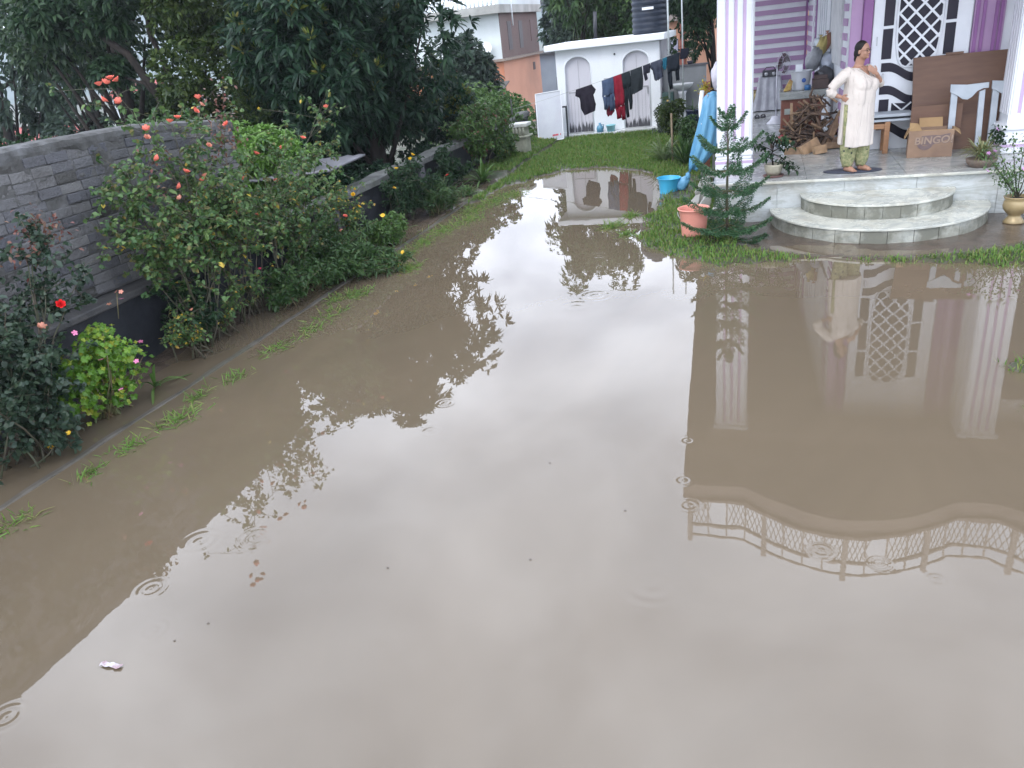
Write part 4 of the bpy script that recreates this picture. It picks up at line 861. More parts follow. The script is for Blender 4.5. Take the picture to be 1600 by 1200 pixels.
# table with silver cloth
tb = thing('cloth_table', 'small table covered by a silvery grey cloth near the striped end wall', 'table', (0.1, 19.3, PZ))
P = []
for z, gr_ in ((1.25, 0.0), (1.24, 0.03), (1.1, 0.05), (0.85, 0.08), (PZ+0.02, 0.14)):
    rowp = []
    for k in range(64):
        an = k/64*4; s_ = int(an); u = an - s_
        hx, hy = 0.20+gr_, 0.2+gr_
        c4 = [(-hx, -hy), (hx, -hy), (hx, hy), (-hx, hy)]
        p0 = c4[s_]; p1 = c4[(s_+1) % 4]
        x, y = p0[0]+(p1[0]-p0[0])*u, p0[1]+(p1[1]-p0[1])*u
        f_ = 1 + 0.35*gr_/0.14*0.35*math.sin(k*1.35)
        rowp.append((0.08+x*f_, 19.3+y*f_, z))
    P.append(rowp)
mb = MB(); mb.grid(P, close=True); mb.f.append(tuple(range(64))); mb.sm.append(False)
mb.build('tablecloth', mat('silver_cloth', (0.42, 0.43, 0.47), (0.3, 0.31, 0.35), 0.35, scale=6), tb)
o = MB().box(-0.08, 0.24, 19.1, 19.45, 1.26, 1.38).build('radio', BLACKP); tag(o, 'flat black radio lying on the cloth covered table', 'radio')
rbp = MB(); rbp.tube([(-0.05, 19.2, 1.38), (0.0, 19.2, 1.45), (0.15, 19.2, 1.45), (0.2, 19.2, 1.38)], 0.01); rb_ = rbp.build('handle', BLACKP, o)
for k_ in (0.0, 0.16): MB().lathe([(0.04, 0), (0.035, 0.006), (0, 0.004)], mat=Matrix.Translation((k_, 19.099, 1.32)) @ Matrix.Rotation(R(90), 4, 'X'), n=14).build('knob', STEEL, o)
# pedestal fan
fn = thing('pedestal_fan', 'white pedestal fan with brown blades standing on the porch', 'fan', (0.22, 16.8, PZ))
FW = mat('fan_white', (0.6, 0.6, 0.66), rough=0.4)
MB().lathe([(0.17, 0), (0.17, 0.02), (0.10, 0.08), (0.08, 0.14), (0.03, 0.15), (0, 0.15)], (0.20, 16.8, PZ), 24).build('base', FW, fn)
MB().tube([(0.20, 16.8, PZ+0.13), (0.20, 16.8, 1.6)], 0.014).build('pole', FW, fn)
MB().lathe([(0.05, -0.05), (0.07, 0.0), (0.06, 0.12), (0, 0.14)], mat=Matrix.Translation((0.24, 16.8, 1.62)) @ Matrix.Rotation(R(90), 4, 'X') , n=14).build('motor', mat('fan_grey', (0.3, 0.3, 0.33), rough=0.4), fn)
cg = MB(); FM = Matrix.Translation((0.30, 16.66, 1.66)) @ Matrix.Rotation(R(55), 4, 'Z')
for k in range(20):
    a_ = 2*math.pi*k/20
    cg.tube([FM @ Vector((0.03*math.cos(a_), -0.07, 0.03*math.sin(a_))), FM @ Vector((0.15*math.cos(a_), -0.07, 0.15*math.sin(a_))), FM @ Vector((0.21*math.cos(a_), -0.02, 0.21*math.sin(a_))), FM @ Vector((0.15*math.cos(a_), 0.05, 0.15*math.sin(a_)))], 0.0022, 4)
for r_, y_ in ((0.21, -0.02), (0.13, -0.07)): cg.tube([FM @ Vector((r_*math.cos(2*math.pi*k/24), y_, r_*math.sin(2*math.pi*k/24))) for k in range(25)], 0.004, 5)
cg.build('cage', FW, fn)
bl = MB()
for k in range(3):
    a0 = 2*math.pi*k/3+0.9; P = []
    for i in range(6):
        r_ = 0.03+0.155*i/5; P.append([FM @ Vector((r_*math.cos(a0+w_*(0.4+0.1*i)), -0.02+0.02*w_, r_*math.sin(a0+w_*(0.4+0.1*i)))) for w_ in (-1, -0.3, 0.4, 1)])
    bl.grid(P)
bl.build('blades', mat('brown_blade', (0.10, 0.045, 0.055), rough=0.3), fn, solid=0.004)
# gold pot at end
GOLD = mat('aged_brass', (0.30, 0.24, 0.12), (0.22, 0.18, 0.09), 0.35, metal=0.5, scale=5)
def urn(name, label, x, y, z, k, mm):
    o = thing(name, label, 'pot', (x, y, z))
    MB().lathe([(0, 0), (0.105*k, 0.0), (0.11*k, 0.012*k), (0.09*k, 0.04*k), (0.065*k, 0.075*k), (0.065*k, 0.095*k), (0.09*k, 0.115*k), (0.125*k, 0.16*k), (0.135*k, 0.2*k), (0.125*k, 0.25*k), (0.118*k, 0.27*k), (0.135*k, 0.295*k), (0.138*k, 0.305*k), (0.118*k, 0.305*k), (0.105*k, 0.27*k), (0, 0.26*k)], (x, y, z), 36).build('pot_body', mm, o)
    MB().lathe([(0.108*k, 0.27*k), (0.06*k, 0.285*k), (0, 0.29*k)], (x, y, z), 16).build('soil', mat('potting_soil', (0.03, 0.022, 0.016), rough=0.95), o)
    return o
urn('brass_pot', 'dull gold pot on the porch floor beside the silver clothed table', -0.2, 19.7, PZ, 1.3, GOLD)
# slippers
for i, (dx, dy) in enumerate(((0, 0), (0.12, 0.08))):
    x, y = -0.16+dx, 17.9+dy
    o = thing('slipper', ['dark slipper on the porch floor nearest the gold pot', 'dark slipper lying right of its pair'][i], 'slipper', (x, y, PZ), 'pair of slippers')
    MB().prism([(x-0.05, y-0.13), (x+0.045, y-0.13), (x+0.05, y), (x+0.04, y+0.12), (x-0.04, y+0.12), (x-0.055, y)], 'z', PZ+0.002, PZ+0.02).build('sole', BLACKP, o, bevel=0.006)
    MB().tube([(x-0.05, y-0.03, PZ+0.02), (x-0.02, y-0.04, PZ+0.06), (x+0.02, y-0.04, PZ+0.06), (x+0.048, y-0.03, PZ+0.02)], 0.012).build('strap', BLACKP, o)
# bench
bn = thing('wooden_bench', 'wooden bench with a grey plank top behind the woman', 'bench', (1.62, 12.8, PZ))
MB().box(1.18, 2.0, 12.62, 12.98, 1.06, 1.10).box(1.18, 2.0, 12.62, 12.98, 1.0, 1.03).build('bench_top', GREYW, bn, bevel=0.004)
for x, y in ((1.24, 12.66), (1.68, 12.66), (1.24, 12.94), (1.68, 12.94)):
    MB().box(x-0.035, x+0.035, y-0.03, y+0.03, PZ+0.001, 0.998).build('leg', BENCHW, bn, bevel=0.004)
MB().box(1.275, 1.645, 12.64, 12.68, 0.90, 0.97).box(1.275, 1.645, 12.92, 12.96, 0.90, 0.97).build('rail', BENCHW, bn)
# plywood board leaning, grey arches
o = thing('plywood_board', 'large brown plywood sheet leaning against the wall behind the carton', 'board', (2.6, 12.7, PZ))
mb = MB(); A = [(2.02, 12.62, PZ+0.002), (3.6, 12.62, PZ+0.002), (3.55, 12.93, 1.80), (1.98, 12.93, 1.80)]
mb.add(A+[(x, y+0.03, z) for x, y, z in A], [(0,1,2,3), (7,6,5,4), (0,4,5,1), (1,5,6,2), (2,6,7,3), (3,7,4,0)]); mb.build('sheet', PLY, o)
MB().box(1.96, 2.6, 12.54, 12.56, 0.75, 1.19).build('lower_sheet', PLY, o)
MB().box(2.38, 2.60, 12.90, 12.92, 1.80, 1.83).build('cut_edge', PLY, o)
def arch_frame(x, y, label, w_=0.46, h_=0.95, mirror=1):
    o = thing('arch_frame', label, 'frame', (x, y, PZ), 'grey wooden arch frames')
    z0 = PZ+0.002; X = lambda t_: x + mirror*(t_-0.23)
    def pr(poly, nm, y0, y1):
        pl_ = [(X(a_), z0+b_) for a_, b_ in poly]
        if mirror < 0: pl_ = pl_[::-1]
        mb = MB().prism(pl_, 'y', y0, y1); mb.v = [(a_, b_+ (c_-z0)*0.12, c_) for a_, b_, c_ in mb.v]; mb.build(nm, GREYW, o, bevel=0.004)
    pr([(0.02, 0), (0.10, 0), (0.10, 0.74), (0.02, 0.80)], 'left_post', y-0.02, y+0.02)
    pr([(0.37, 0.05), (0.44, 0.05), (0.43, 0.80), (0.36, 0.78)], 'right_post', y-0.02, y+0.02)
    pr([(0.0, 0.90), (0.0, 0.80), (0.10, 0.745), (0.16, 0.70), (0.22, 0.69), (0.27, 0.72), (0.33, 0.79), (0.40, 0.82), (0.46, 0.82), (0.46, 0.89), (0.3, 0.885), (0.2, 0.88)], 'curved_head', y-0.045, y-0.021)
arch_frame(2.63, 12.38, 'grey painted arch frame leaning on the plywood right of the carton')
arch_frame(3.14, 12.44, 'second grey arch frame half hidden by the right column', h_=0.9)
# carton
ct = thing('cardboard_carton', 'worn brown snack carton with its flaps open beside the plywood', 'carton', (2.2, 12.3, PZ))
CARD = mat('cardboard', (0.27, 0.175, 0.115), (0.21, 0.135, 0.09), 0.8, scale=4, dirt=(0.14, 0.09, 0.07), dirt_amt=0.6, bmp=0.2)
CD = mat('cardboard_inside', (0.36, 0.23, 0.11), (0.3, 0.19, 0.09), 0.8, scale=4)
A0 = Matrix.Translation((2.19, 12.3, PZ+0.002)) @ Matrix.Rotation(R(-6), 4, 'Z')
cx0, cx1, cy0, cy1, hh = -0.275, 0.275, -0.17, 0.17, 0.36
mb = MB().box(cx0, cx1, cy0, cy0+0.008, 0, hh, A0).box(cx0, cx1, cy1-0.008, cy1, 0, hh, A0).box(cx0, cx0+0.008, cy0+0.009, cy1-0.009, 0, hh, A0).box(cx1-0.008, cx1, cy0+0.009, cy1-0.009, 0, hh, A0).box(cx0+0.01, cx1-0.01, cy0+0.01, cy1-0.01, 0, 0.01, A0)
mb.build('carton_body', CARD, ct)
fl_ = MB(); T = lambda p: A0 @ Vector(p)
fl_.add([T((cx0+0.14, cy1, hh)), T((cx1-0.12, cy1, hh)), T((cx1-0.13, cy1+0.03, hh+0.12)), T((cx0+0.13, cy1+0.03, hh+0.12))], [(0, 1, 2, 3)])
fl_.add([T((cx0, cy0, hh)), T((cx0+0.16, cy0, hh)), T((cx0+0.1, cy0-0.01, hh+0.1)), T((cx0+0.0, cy0+0.02, hh+0.11))], [(0, 1, 2, 3)])
fl_.add([T((cx1, cy0, hh)), T((cx1, cy1, hh)), T((cx1+0.09, cy1, hh-0.05)), T((cx1+0.08, cy0, hh-0.07))], [(0, 1, 2, 3)])
fl_.add([T((cx0, cy0, hh)), T((cx0, cy1, hh)), T((cx0-0.04, cy1, hh-0.12)), T((cx0-0.05, cy0, hh-0.1))], [(0, 1, 2, 3)])
fl_.add([T((cx0+0.17, cy0, hh)), T((cx1, cy0, hh)), T((cx1-0.04, cy0+0.12, hh-0.02)), T((cx0+0.22, cy0+0.11, hh-0.03))], [(0, 1, 2, 3)])
fl_.build('flap', CD, ct, solid=0.006)
INK = mat('purple_ink', (0.125, 0.09, 0.095), (0.165, 0.115, 0.105), 0.8, scale=20); INKP = mat('pale_ink', (0.31, 0.225, 0.165), rough=0.8)
def text_mesh(name, body, size, mat_, parent, M, extrude=0.0005, shear=0.0, off=None):
    cu = bpy.data.curves.new(name, 'FONT'); cu.body = body; cu.size = size; cu.extrude = extrude; cu.align_x = 'CENTER'; cu.shear = shear; cu.space_character = 1.02; cu.offset = off if off is not None else 0.003
    tmp = bpy.data.objects.new('tmp', cu); COL.objects.link(tmp); dg = bpy.context.evaluated_depsgraph_get(); dg.update()
    me = bpy.data.meshes.new_from_object(tmp.evaluated_get(dg)); bpy.data.objects.remove(tmp)
    me.transform(Matrix.Translation(-ORG[parent.name]) @ M); me.materials.clear(); me.name = name
    return link(name, me, mat_, parent)
TM = A0 @ Matrix.Translation((0.015, cy0-0.003, 0.185)) @ Matrix.Rotation(R(90), 4, 'X')
text_mesh('logo_shadow', 'BINGO!', 0.135, INK, ct, TM @ Matrix.Translation((0.022, -0.002, 0.0018)) @ Matrix.Rotation(R(2), 4, 'Z'), shear=0.1, off=0.006)
text_mesh('logo_lettering', 'BINGO!', 0.135, INKP, ct, TM @ Matrix.Translation((0.02, 0, 0.003)) @ Matrix.Rotation(R(2), 4, 'Z'), shear=0.1)
lg = MB()
arc = []
for k in range(25):
    a_ = R(150)+R(200)*k/24; arc.append((-0.08+0.105*math.cos(a_), 0.03+0.115*math.sin(a_)))
inn = [(-0.075+0.075*math.cos(R(150)+R(200)*k/24), 0.045+0.075*math.sin(R(150)+R(200)*k/24)) for k in range(25)]
lg.prism(arc+inn[::-1], 'z', 0, 0.0008)
lg.prism([(-0.13, -0.012), (-0.02, -0.03), (0.06, 0.0), (0.19, 0.045), (0.22, 0.13), (0.1, 0.105), (0.0, 0.11), (-0.13, 0.105)], 'z', -0.0012, -0.0004)
lg.prism([(0.17, 0.01), (0.2, 0.0), (0.205, 0.03), (0.18, 0.035)], 'z', 0, 0.0008)
lg.v = [tuple(TM @ Vector((x, y, z+0.0018))) for x, y, z in lg.v]; lg.build('logo_swoosh', INK, ct)
# porch mat
o = thing('door_mat', 'dark navy oval mat under the woman on the porch edge', 'mat', (1.12, 11.42, PZ))
MB().lathe([(0, 0.002), (0.36, 0.002), (0.37, 0.008), (0.36, 0.014), (0, 0.014)], (1.14, 11.44, PZ), 40, sy=0.48).build('mat_body', mat('navy_mat', (0.045, 0.05, 0.075), (0.03, 0.034, 0.05), 0.9, scale=30), o)

# ---- firewood -----------------------------------------------------------
LOGM = [mat('firewood_%d' % i, c, tuple(k*0.6 for k in c), 0.85, scale=9, bmp=0.4) for i, c in enumerate([(0.17, 0.11, 0.075), (0.29, 0.19, 0.115), (0.09, 0.06, 0.045), (0.44, 0.29, 0.17)])]
rs = random.Random(11)
for i in range(190):
    u = rs.random(); cx = 0.68 + rs.gauss(0, 0.2); cz = rs.random()**1.3
    top = 0.72*math.exp(-((cx-0.76)/0.40)**2)
    z = PZ + 0.04 + cz*top; y = 13.95 + rs.gauss(0, 0.14) - (1-cz)*0.25
    L = rs.uniform(0.14, 0.42); an = rs.uniform(0, math.pi); el = rs.gauss(0.15, 0.5)
    dvx = Vector((math.cos(an)*math.cos(el), 0.5*math.sin(an)*math.cos(el), math.sin(el)))*L/2
    c_ = Vector((cx, y, z)); mid = c_ + Vector((rs.gauss(0, .02), rs.gauss(0, .02), rs.gauss(0, .02)))
    a_ = c_-dvx; b_ = c_+dvx
    for q_ in (a_, b_): q_.z = max(q_.z, PZ+0.02)
    r_ = rs.uniform(0.008, 0.024)
    mb = MB()
    if rs.random() < 0.35: mb.bar(a_, b_, r_*2.6, r_*1.2, up=(rs.random(), rs.random(), 1))
    else: mb.tube([a_, mid, b_], [r_, r_*1.1, r_*0.8], 6)
    if rs.random() < 0.3: mb.tube([mid, mid + Vector((rs.gauss(0, .06), -0.04, 0.07))], [r_*0.6, r_*0.3], 5)
    tag(mb.build('firewood_stick', LOGM[rs.choice([0, 0, 1, 2, 2])], None, c_), 'short dry stick in the firewood heap in front of the rust red cabinet', 'firewood', 'sticks in the firewood heap on the porch')
slats = [((0.44, 13.75, PZ+0.02), (0.40, 13.9, 1.22), 0.04, 0.02, 3, 'upright pale splint standing in front of the firewood heap'),
 ((0.78, 13.9, 1.32), (0.98, 13.8, 0.98), 0.022, 0.015, 3, 'thin pale splint slanting down over the top of the heap'),
 ((0.93, 13.95, 1.30), (1.09, 13.9, 1.18), 0.035, 0.02, 3, 'short pale splint poking up right of the slab top'),
 ((0.95, 13.55, PZ+0.02), (1.28, 13.75, 1.42), 0.085, 0.06, 1, 'thickest tan beam leaning beside the woman'),
 ((0.86, 13.5, PZ+0.02), (1.10, 13.7, 1.02), 0.045, 0.03, 0, 'grey brown lath leaning left of the thick beam'),
 ((1.06, 13.55, PZ+0.02), (1.34, 13.7, 1.36), 0.035, 0.05, 2, 'dark thin lath right of the thick beam'),
 ((1.14, 13.55, PZ+0.02), (1.26, 13.65, 1.02), 0.06, 0.03, 2, 'dark short plank in the leaning stack'),
 ((1.22, 13.6, PZ+0.02), (1.38, 13.65, 1.2), 0.05, 0.03, 2, 'dark plank closest to the woman in the leaning stack'),
 ((0.90, 13.35, PZ+0.05), (1.6, 13.45, PZ+0.05), 0.09, 0.09, 1, 'long tan beam lying flat on the porch floor'),
 ((1.0, 13.4, PZ+0.13), (1.5, 13.48, PZ+0.13), 0.08, 0.05, 0, 'grey brown board lying on top of the flat beam'),
 ((0.55, 13.0, PZ+0.04), (0.80, 13.25, PZ+0.14), 0.16, 0.04, 3, 'split pale log tilted at the front of the heap'),
 ((0.72, 12.95, PZ+0.05), (0.9, 13.0, PZ+0.07), 0.12, 0.1, 3, 'chunky pale offcut at the front of the heap'),
 ((0.30, 13.1, PZ+0.03), (0.6, 13.05, PZ+0.05), 0.12, 0.04, 1, 'flat tan offcut behind the potted shrub'),
 ((0.24, 13.6, PZ+0.18), (0.42, 13.6, PZ+0.10), 0.05, 0.02, 3, 'small pale splint at the left end of the heap')]
for a_, b_, w_, t_, mi, lab in slats:
    tag(MB().bar(a_, b_, w_, t_, up=(0.1, -1, 0.2)).build('plank', LOGM[mi], None, a_, bevel=0.004), lab, 'plank', 'planks and splints by the firewood')
o = thing('paper_scrap', 'crumpled white paper at the left foot of the firewood', 'paper', (0.33, 13.5, PZ)); MB().blob((0.33, 13.5, PZ+0.05), (0.10, 0.07, 0.05), noise=0.2, seed=3).build('paper_body', WHITE, o)
o = thing('red_packet', 'small red and grey packet left of the firewood', 'packet', (0.26, 13.8, PZ)); MB().blob((0.26, 13.8, PZ+0.14), (0.05, 0.05, 0.06), noise=0.15, seed=5).build('packet_top', mat('packet_red', (0.5, 0.08, 0.1), rough=0.5), o); MB().blob((0.25, 13.8, PZ+0.05), (0.08, 0.06, 0.06), noise=0.15, seed=6).build('packet_base', mat('packet_grey', (0.16, 0.19, 0.22), rough=0.5), o)
# floating litter
o = thing('litter_scrap', 'crumpled white wrapper floating on the flood water lower left', 'litter', (-3.09, 2.19, 0)); mb = MB()
P = [[(-3.17+0.016*i, 2.165+0.010*j+0.004*math.sin(i*1.7), 0.006+0.008*abs(math.sin(i*1.3+j))) for j in range(4)] for i in range(9)]
mb.grid(P); mb.build('wrapper', mat('wrapper', (0.55, 0.55, 0.58), (0.3, 0.2, 0.22), 0.4, scale=40), o)
for i, (x, y) in enumerate([(-2.79, 2.55), (-2.89, 2.40), (-1.35, 4.4), (-2.0, 3.15), (-1.2, 3.35), (-0.75, 3.9), (-2.4, 6.6)] + [(rs.uniform(-4.6, 1.2), rs.uniform(2.0, 9.0)) for _ in range(2)]):
    mb = MB().add([(x-0.010, y, .003), (x, y-0.005, .004), (x+0.009, y+.004, .003), (x, y+0.006, .005)], [(0, 1, 2, 3)])
    tag(mb.build('floating_leaf', mat('dead_leaf', (0.10, 0.08, 0.06), rough=0.6), None, (x, y, 0)), 'tiny dead leaf floating on open brown water', 'leaf', 'dead leaves floating on the water')

# ================================================================== vegetation
def leaves_mesh(P, D, L, W, fold=0.15, droop=0.25, roll=0.6, rng=RNG):
    n = len(P); D = D/np.linalg.norm(D, axis=1, keepdims=True)
    up = np.tile([0, 0, 1.0], (n, 1)) + rng.normal(0, roll, (n, 3))
    S = np.cross(D, up); S /= (np.linalg.norm(S, axis=1, keepdims=True)+1e-9); U = np.cross(S, D)
    L = np.broadcast_to(L, (n,))[:, None]; W = np.broadcast_to(W, (n,))[:, None]
    z = np.array([[0, 0, 1.0]])
    v = np.empty((n, 6, 3))
    v[:, 0] = P
    m1 = P + D*L*0.38 - z*L*droop*0.12; m2 = P + D*L*0.75 - z*L*droop*0.5
    v[:, 1] = m1 + S*W*0.5 + U*W*fold; v[:, 5] = m1 - S*W*0.5 + U*W*fold
    v[:, 2] = m2 + S*W*0.36 + U*W*fold; v[:, 4] = m2 - S*W*0.36 + U*W*fold
    v[:, 3] = P + D*L - z*L*droop
    return v
def leaves(name, P, D, L, W, mat_, parent, **kw):
    v = leaves_mesh(np.asarray(P, float), np.asarray(D, float), L, W, **kw); n = len(v)
    org = np.array(ORG[parent.name]) if parent is not None else np.zeros(3)
    me = bpy.data.meshes.new(name); me.vertices.add(n*6); me.vertices.foreach_set('co', (v-org).reshape(-1))
    base = (np.arange(n)*6)[:, None]
    lp = (base + np.array([[0, 1, 5, 1, 2, 4, 5, 2, 3, 4]])).reshape(-1)
    me.loops.add(n*10); me.loops.foreach_set('vertex_index', lp.astype(np.int32))
    ls = (np.arange(n)*10)[:, None] + np.array([[0, 3, 7]]); me.polygons.add(n*3); me.polygons.foreach_set('loop_start', ls.reshape(-1).astype(np.int32))
    me.update(calc_edges=True); me.validate()
    return link(name, me, mat_, parent)
def rosettes(C, A, k, spread, rng=RNG):
    """k leaves round each centre; A axis of rosette"""
    C = np.repeat(C, k, 0); A = np.repeat(A, k, 0); n = len(C)
    r = rng.normal(0, 1, (n, 3)); r -= (r*A).sum(1, keepdims=True)*A/((A*A).sum(1, keepdims=True)); r /= np.linalg.norm(r, axis=1, keepdims=True)+1e-9
    s = rng.uniform(spread*0.4, spread, (n, 1)); return C + r*0.01, A*(1-s*0.75) + r*s
def crown_pts(c, r, n, rng=RNG, clumps=14, cr=0.42, shell=0.55, flat=1.0):
    """points spread over lumpy clumps filling an ellipsoid; returns points, outward normals"""
    c = np.array(c, float); r = np.array(r, float)
    u = rng.normal(0, 1, (clumps, 3)); u /= np.linalg.norm(u, axis=1, keepdims=True); u *= rng.uniform(0.35, 0.85, (clumps, 1)); 
    sz = cr*rng.uniform(0.6, 1.25, (clumps, 1))
    idx = rng.integers(0, clumps, n); w = rng.normal(0, 1, (n, 3)); w /= np.linalg.norm(w, axis=1, keepdims=True)
    rad = rng.uniform(shell, 1.0, (n, 1))**0.7
    q = u[idx] + w*rad*sz[idx]*np.array([1, 1, flat])
    return c + q*r, w, c + u*r
def tree(name, label, base, height, c, r, n, leafm, L, W, group=None, clumps=14, cr=0.42, k=5, spread=1.0, cat_='tree', trunk_r=0.15, tilt=(0, 0), droop=0.3, shell=0.5, rng=None, barkm=None, extra=None, flat=1.0, upb=0.35, young=None):
    rng = rng or np.random.default_rng(abs(hash(label)) % 10000 if False else sum(map(ord, label)))
    o = thing(name, label, cat_, base, group)
    p, w_, cl = crown_pts(c, r, n//k, rng, clumps, cr, shell, flat)
    A = w_*0.8 + np.array([0, 0, upb]); A /= np.linalg.norm(A, axis=1, keepdims=True)
    Pp, Dd = rosettes(p, A, k, spread, rng)
    Ln = L*rng.uniform(0.6, 1.15, len(Pp))
    if young:
        top_ = (A[:, 2] > 0.25) & (rng.random(len(p)) < young[1]*2.2)
        yp, ya = Pp[np.repeat(top_, k)], Dd[np.repeat(top_, k)] + np.array([0, 0, 0.8])
        leaves('young_leaves', yp + ya*0.03, ya, Ln[:len(yp)]*0.75, W*0.75, young[0], o, droop=0.1, rng=rng)
    leaves('crown', Pp, Dd, Ln, W*rng.uniform(0.7, 1.2, len(Pp)), leafm, o, droop=droop, rng=rng)
    tr = MB(); b0 = Vector(base); top = Vector(c)
    pts = []; 
    for i in range(8):
        u = i/7; q_ = b0.lerp(top, u); q_.x += 0.12*math.sin(u*5+base[0])*height*0.08; q_.y += 0.1*math.cos(u*4)*height*0.05; pts.append(q_)
    tr.tube(pts, [trunk_r*(1-0.75*i/7) for i in range(8)], 10)
    lim = list(cl); rng.shuffle(lim)
    tr.build('trunk', barkm or BARK, o)
    br = MB()
    for i, q_ in enumerate(lim[:min(len(lim), 14)]):
        s_ = pts[int(2+ (i % 5))]; q_ = Vector(q_); mid = s_.lerp(q_, 0.5) + Vector((0, 0, -0.04*height*0.3))
        br.tube([s_, mid, q_], [trunk_r*0.28, trunk_r*0.16, trunk_r*0.06], 6)
    br.build('limbs', barkm or BARK, o)
    return o
MANGO = leafmat('mango_leaf', [(0.010, 0.028, 0.017), (0.015, 0.038, 0.022), (0.020, 0.050, 0.025), (0.028, 0.062, 0.028)], 0.45, 0.2)
MANGOY = leafmat('young_mango_leaf', [(0.05, 0.10, 0.025), (0.10, 0.14, 0.02), (0.14, 0.12, 0.02), (0.04, 0.08, 0.025)], 0.45, 0.3)
DARKL = leafmat('dark_leaf', [(0.015, 0.038, 0.02), (0.022, 0.052, 0.024), (0.038, 0.075, 0.03), (0.017, 0.043, 0.022)], 0.5, 0.2)
MIST = leafmat('misty_leaf', [(0.028, 0.052, 0.042), (0.04, 0.068, 0.048), (0.055, 0.088, 0.052), (0.034, 0.06, 0.045)], 0.6, 0.3)  # distance haze put into the leaf greens, greyed towards blue
YGREEN = leafmat('yellow_green_leaf', [(0.022, 0.045, 0.014), (0.04, 0.07, 0.016), (0.065, 0.095, 0.018), (0.025, 0.05, 0.016)], 0.5, 0.25)
BRIGHT = leafmat('bright_leaf', [(0.09, 0.20, 0.03), (0.13, 0.26, 0.04), (0.08, 0.17, 0.03), (0.17, 0.30, 0.06)], 0.45)
MIDG = leafmat('mid_green_leaf', [(0.035, 0.08, 0.025), (0.05, 0.105, 0.03), (0.028, 0.065, 0.022), (0.075, 0.13, 0.035)], 0.45, 0.35)
ROSEL = leafmat('rose_leaf', [(0.04, 0.10, 0.035), (0.06, 0.125, 0.04), (0.085, 0.16, 0.05), (0.13, 0.20, 0.06), (0.045, 0.105, 0.038), (0.17, 0.14, 0.045)], 0.45, 0.35)
ROSED = leafmat('dark_rose_leaf', [(0.025, 0.05, 0.032), (0.035, 0.065, 0.04), (0.05, 0.08, 0.045), (0.028, 0.055, 0.035)], 0.4)
REDL = leafmat('young_red_leaf', [(0.16, 0.05, 0.045), (0.20, 0.08, 0.06), (0.12, 0.06, 0.045), (0.22, 0.13, 0.08)], 0.45)
YLEAF = leafmat('yellowed_leaf', [(0.45, 0.30, 0.03), (0.5, 0.38, 0.05), (0.32, 0.2, 0.03)], 0.5)
GERL = leafmat('geranium_leaf', [(0.07, 0.17, 0.015), (0.11, 0.24, 0.02), (0.05, 0.13, 0.012), (0.15, 0.28, 0.025), (0.28, 0.30, 0.03)], 0.45)
PINEL = leafmat('pine_needle', [(0.035, 0.10, 0.04), (0.05, 0.13, 0.05), (0.026, 0.08, 0.034)], 0.45, tr=0.15)
GRASSM = leafmat('grass_blade', [(0.10, 0.20, 0.035), (0.13, 0.25, 0.048), (0.08, 0.165, 0.03), (0.19, 0.28, 0.065), (0.22, 0.20, 0.08)], 0.5, 0.3, tr=0.4)

TALLL = leafmat('tall_tree_leaf', [(0.018, 0.04, 0.026), (0.03, 0.06, 0.03), (0.05, 0.09, 0.035), (0.024, 0.05, 0.03), (0.07, 0.115, 0.04)], 0.5, 0.25)
FRESH = leafmat('fresh_leaf', [(0.06, 0.13, 0.03), (0.09, 0.17, 0.04), (0.045, 0.10, 0.026), (0.12, 0.20, 0.05)], 0.45, 0.35)
# --- big dark tree behind the low wall
tree('mango_tree', 'large dark broad-leaved tree with long glossy leaves behind the shed', (-7.4, 14.9, -1), 6, (-7.85, 14.6, 3.3), (2.45, 2.5, 2.9), 56000, MANGO, 0.24, 0.058, clumps=40, cr=0.34, k=11, spread=1.15, trunk_r=0.24, droop=0.3, shell=0.35, young=(MANGOY, 0.06))
tree('rhododendron_tree', 'smaller glossy tree with yellowish new leaves right of the large dark tree', (-7.0, 17.8, -1), 4, (-6.95, 17.6, 0.95), (1.1, 1.3, 1.3), 11000, MANGO, 0.2, 0.05, clumps=16, cr=0.4, k=9, spread=1.1, trunk_r=0.08, droop=0.25, young=(MANGOY, 0.16))
# --- trees at left beyond the brick wall
tree('tall_tree', 'tall dark tree with a thick trunk in the upper left', (-15.2, 16.5, -3), 9, (-15.8, 17.5, 4.2), (4.4, 3.2, 3.8), 16000, TALLL, 0.22, 0.10, clumps=26, cr=0.23, k=7, trunk_r=0.34, droop=0.3, shell=0.4)
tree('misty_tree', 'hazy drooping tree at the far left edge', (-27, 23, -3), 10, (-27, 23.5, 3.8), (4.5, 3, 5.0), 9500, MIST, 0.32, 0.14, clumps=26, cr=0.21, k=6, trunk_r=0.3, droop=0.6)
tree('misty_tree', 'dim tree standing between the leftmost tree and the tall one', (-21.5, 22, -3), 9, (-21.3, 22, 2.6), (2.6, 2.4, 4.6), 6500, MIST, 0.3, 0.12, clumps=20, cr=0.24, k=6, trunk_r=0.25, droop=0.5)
tree('layered_tree', 'bushy tree with layered yellow-green tops behind the roses', (-11.7, 15.2, -2.5), 6, (-11.15, 14.9, 2.0), (1.5, 1.6, 3.0), 17000, YGREEN, 0.15, 0.07, clumps=30, cr=0.3, k=7, trunk_r=0.14, droop=0.15, flat=0.6)
lt_ = thing('leaning_tree', 'dark forked trunk with sparse foliage right of the tall tree', 'tree', (-12.3, 15, -2))
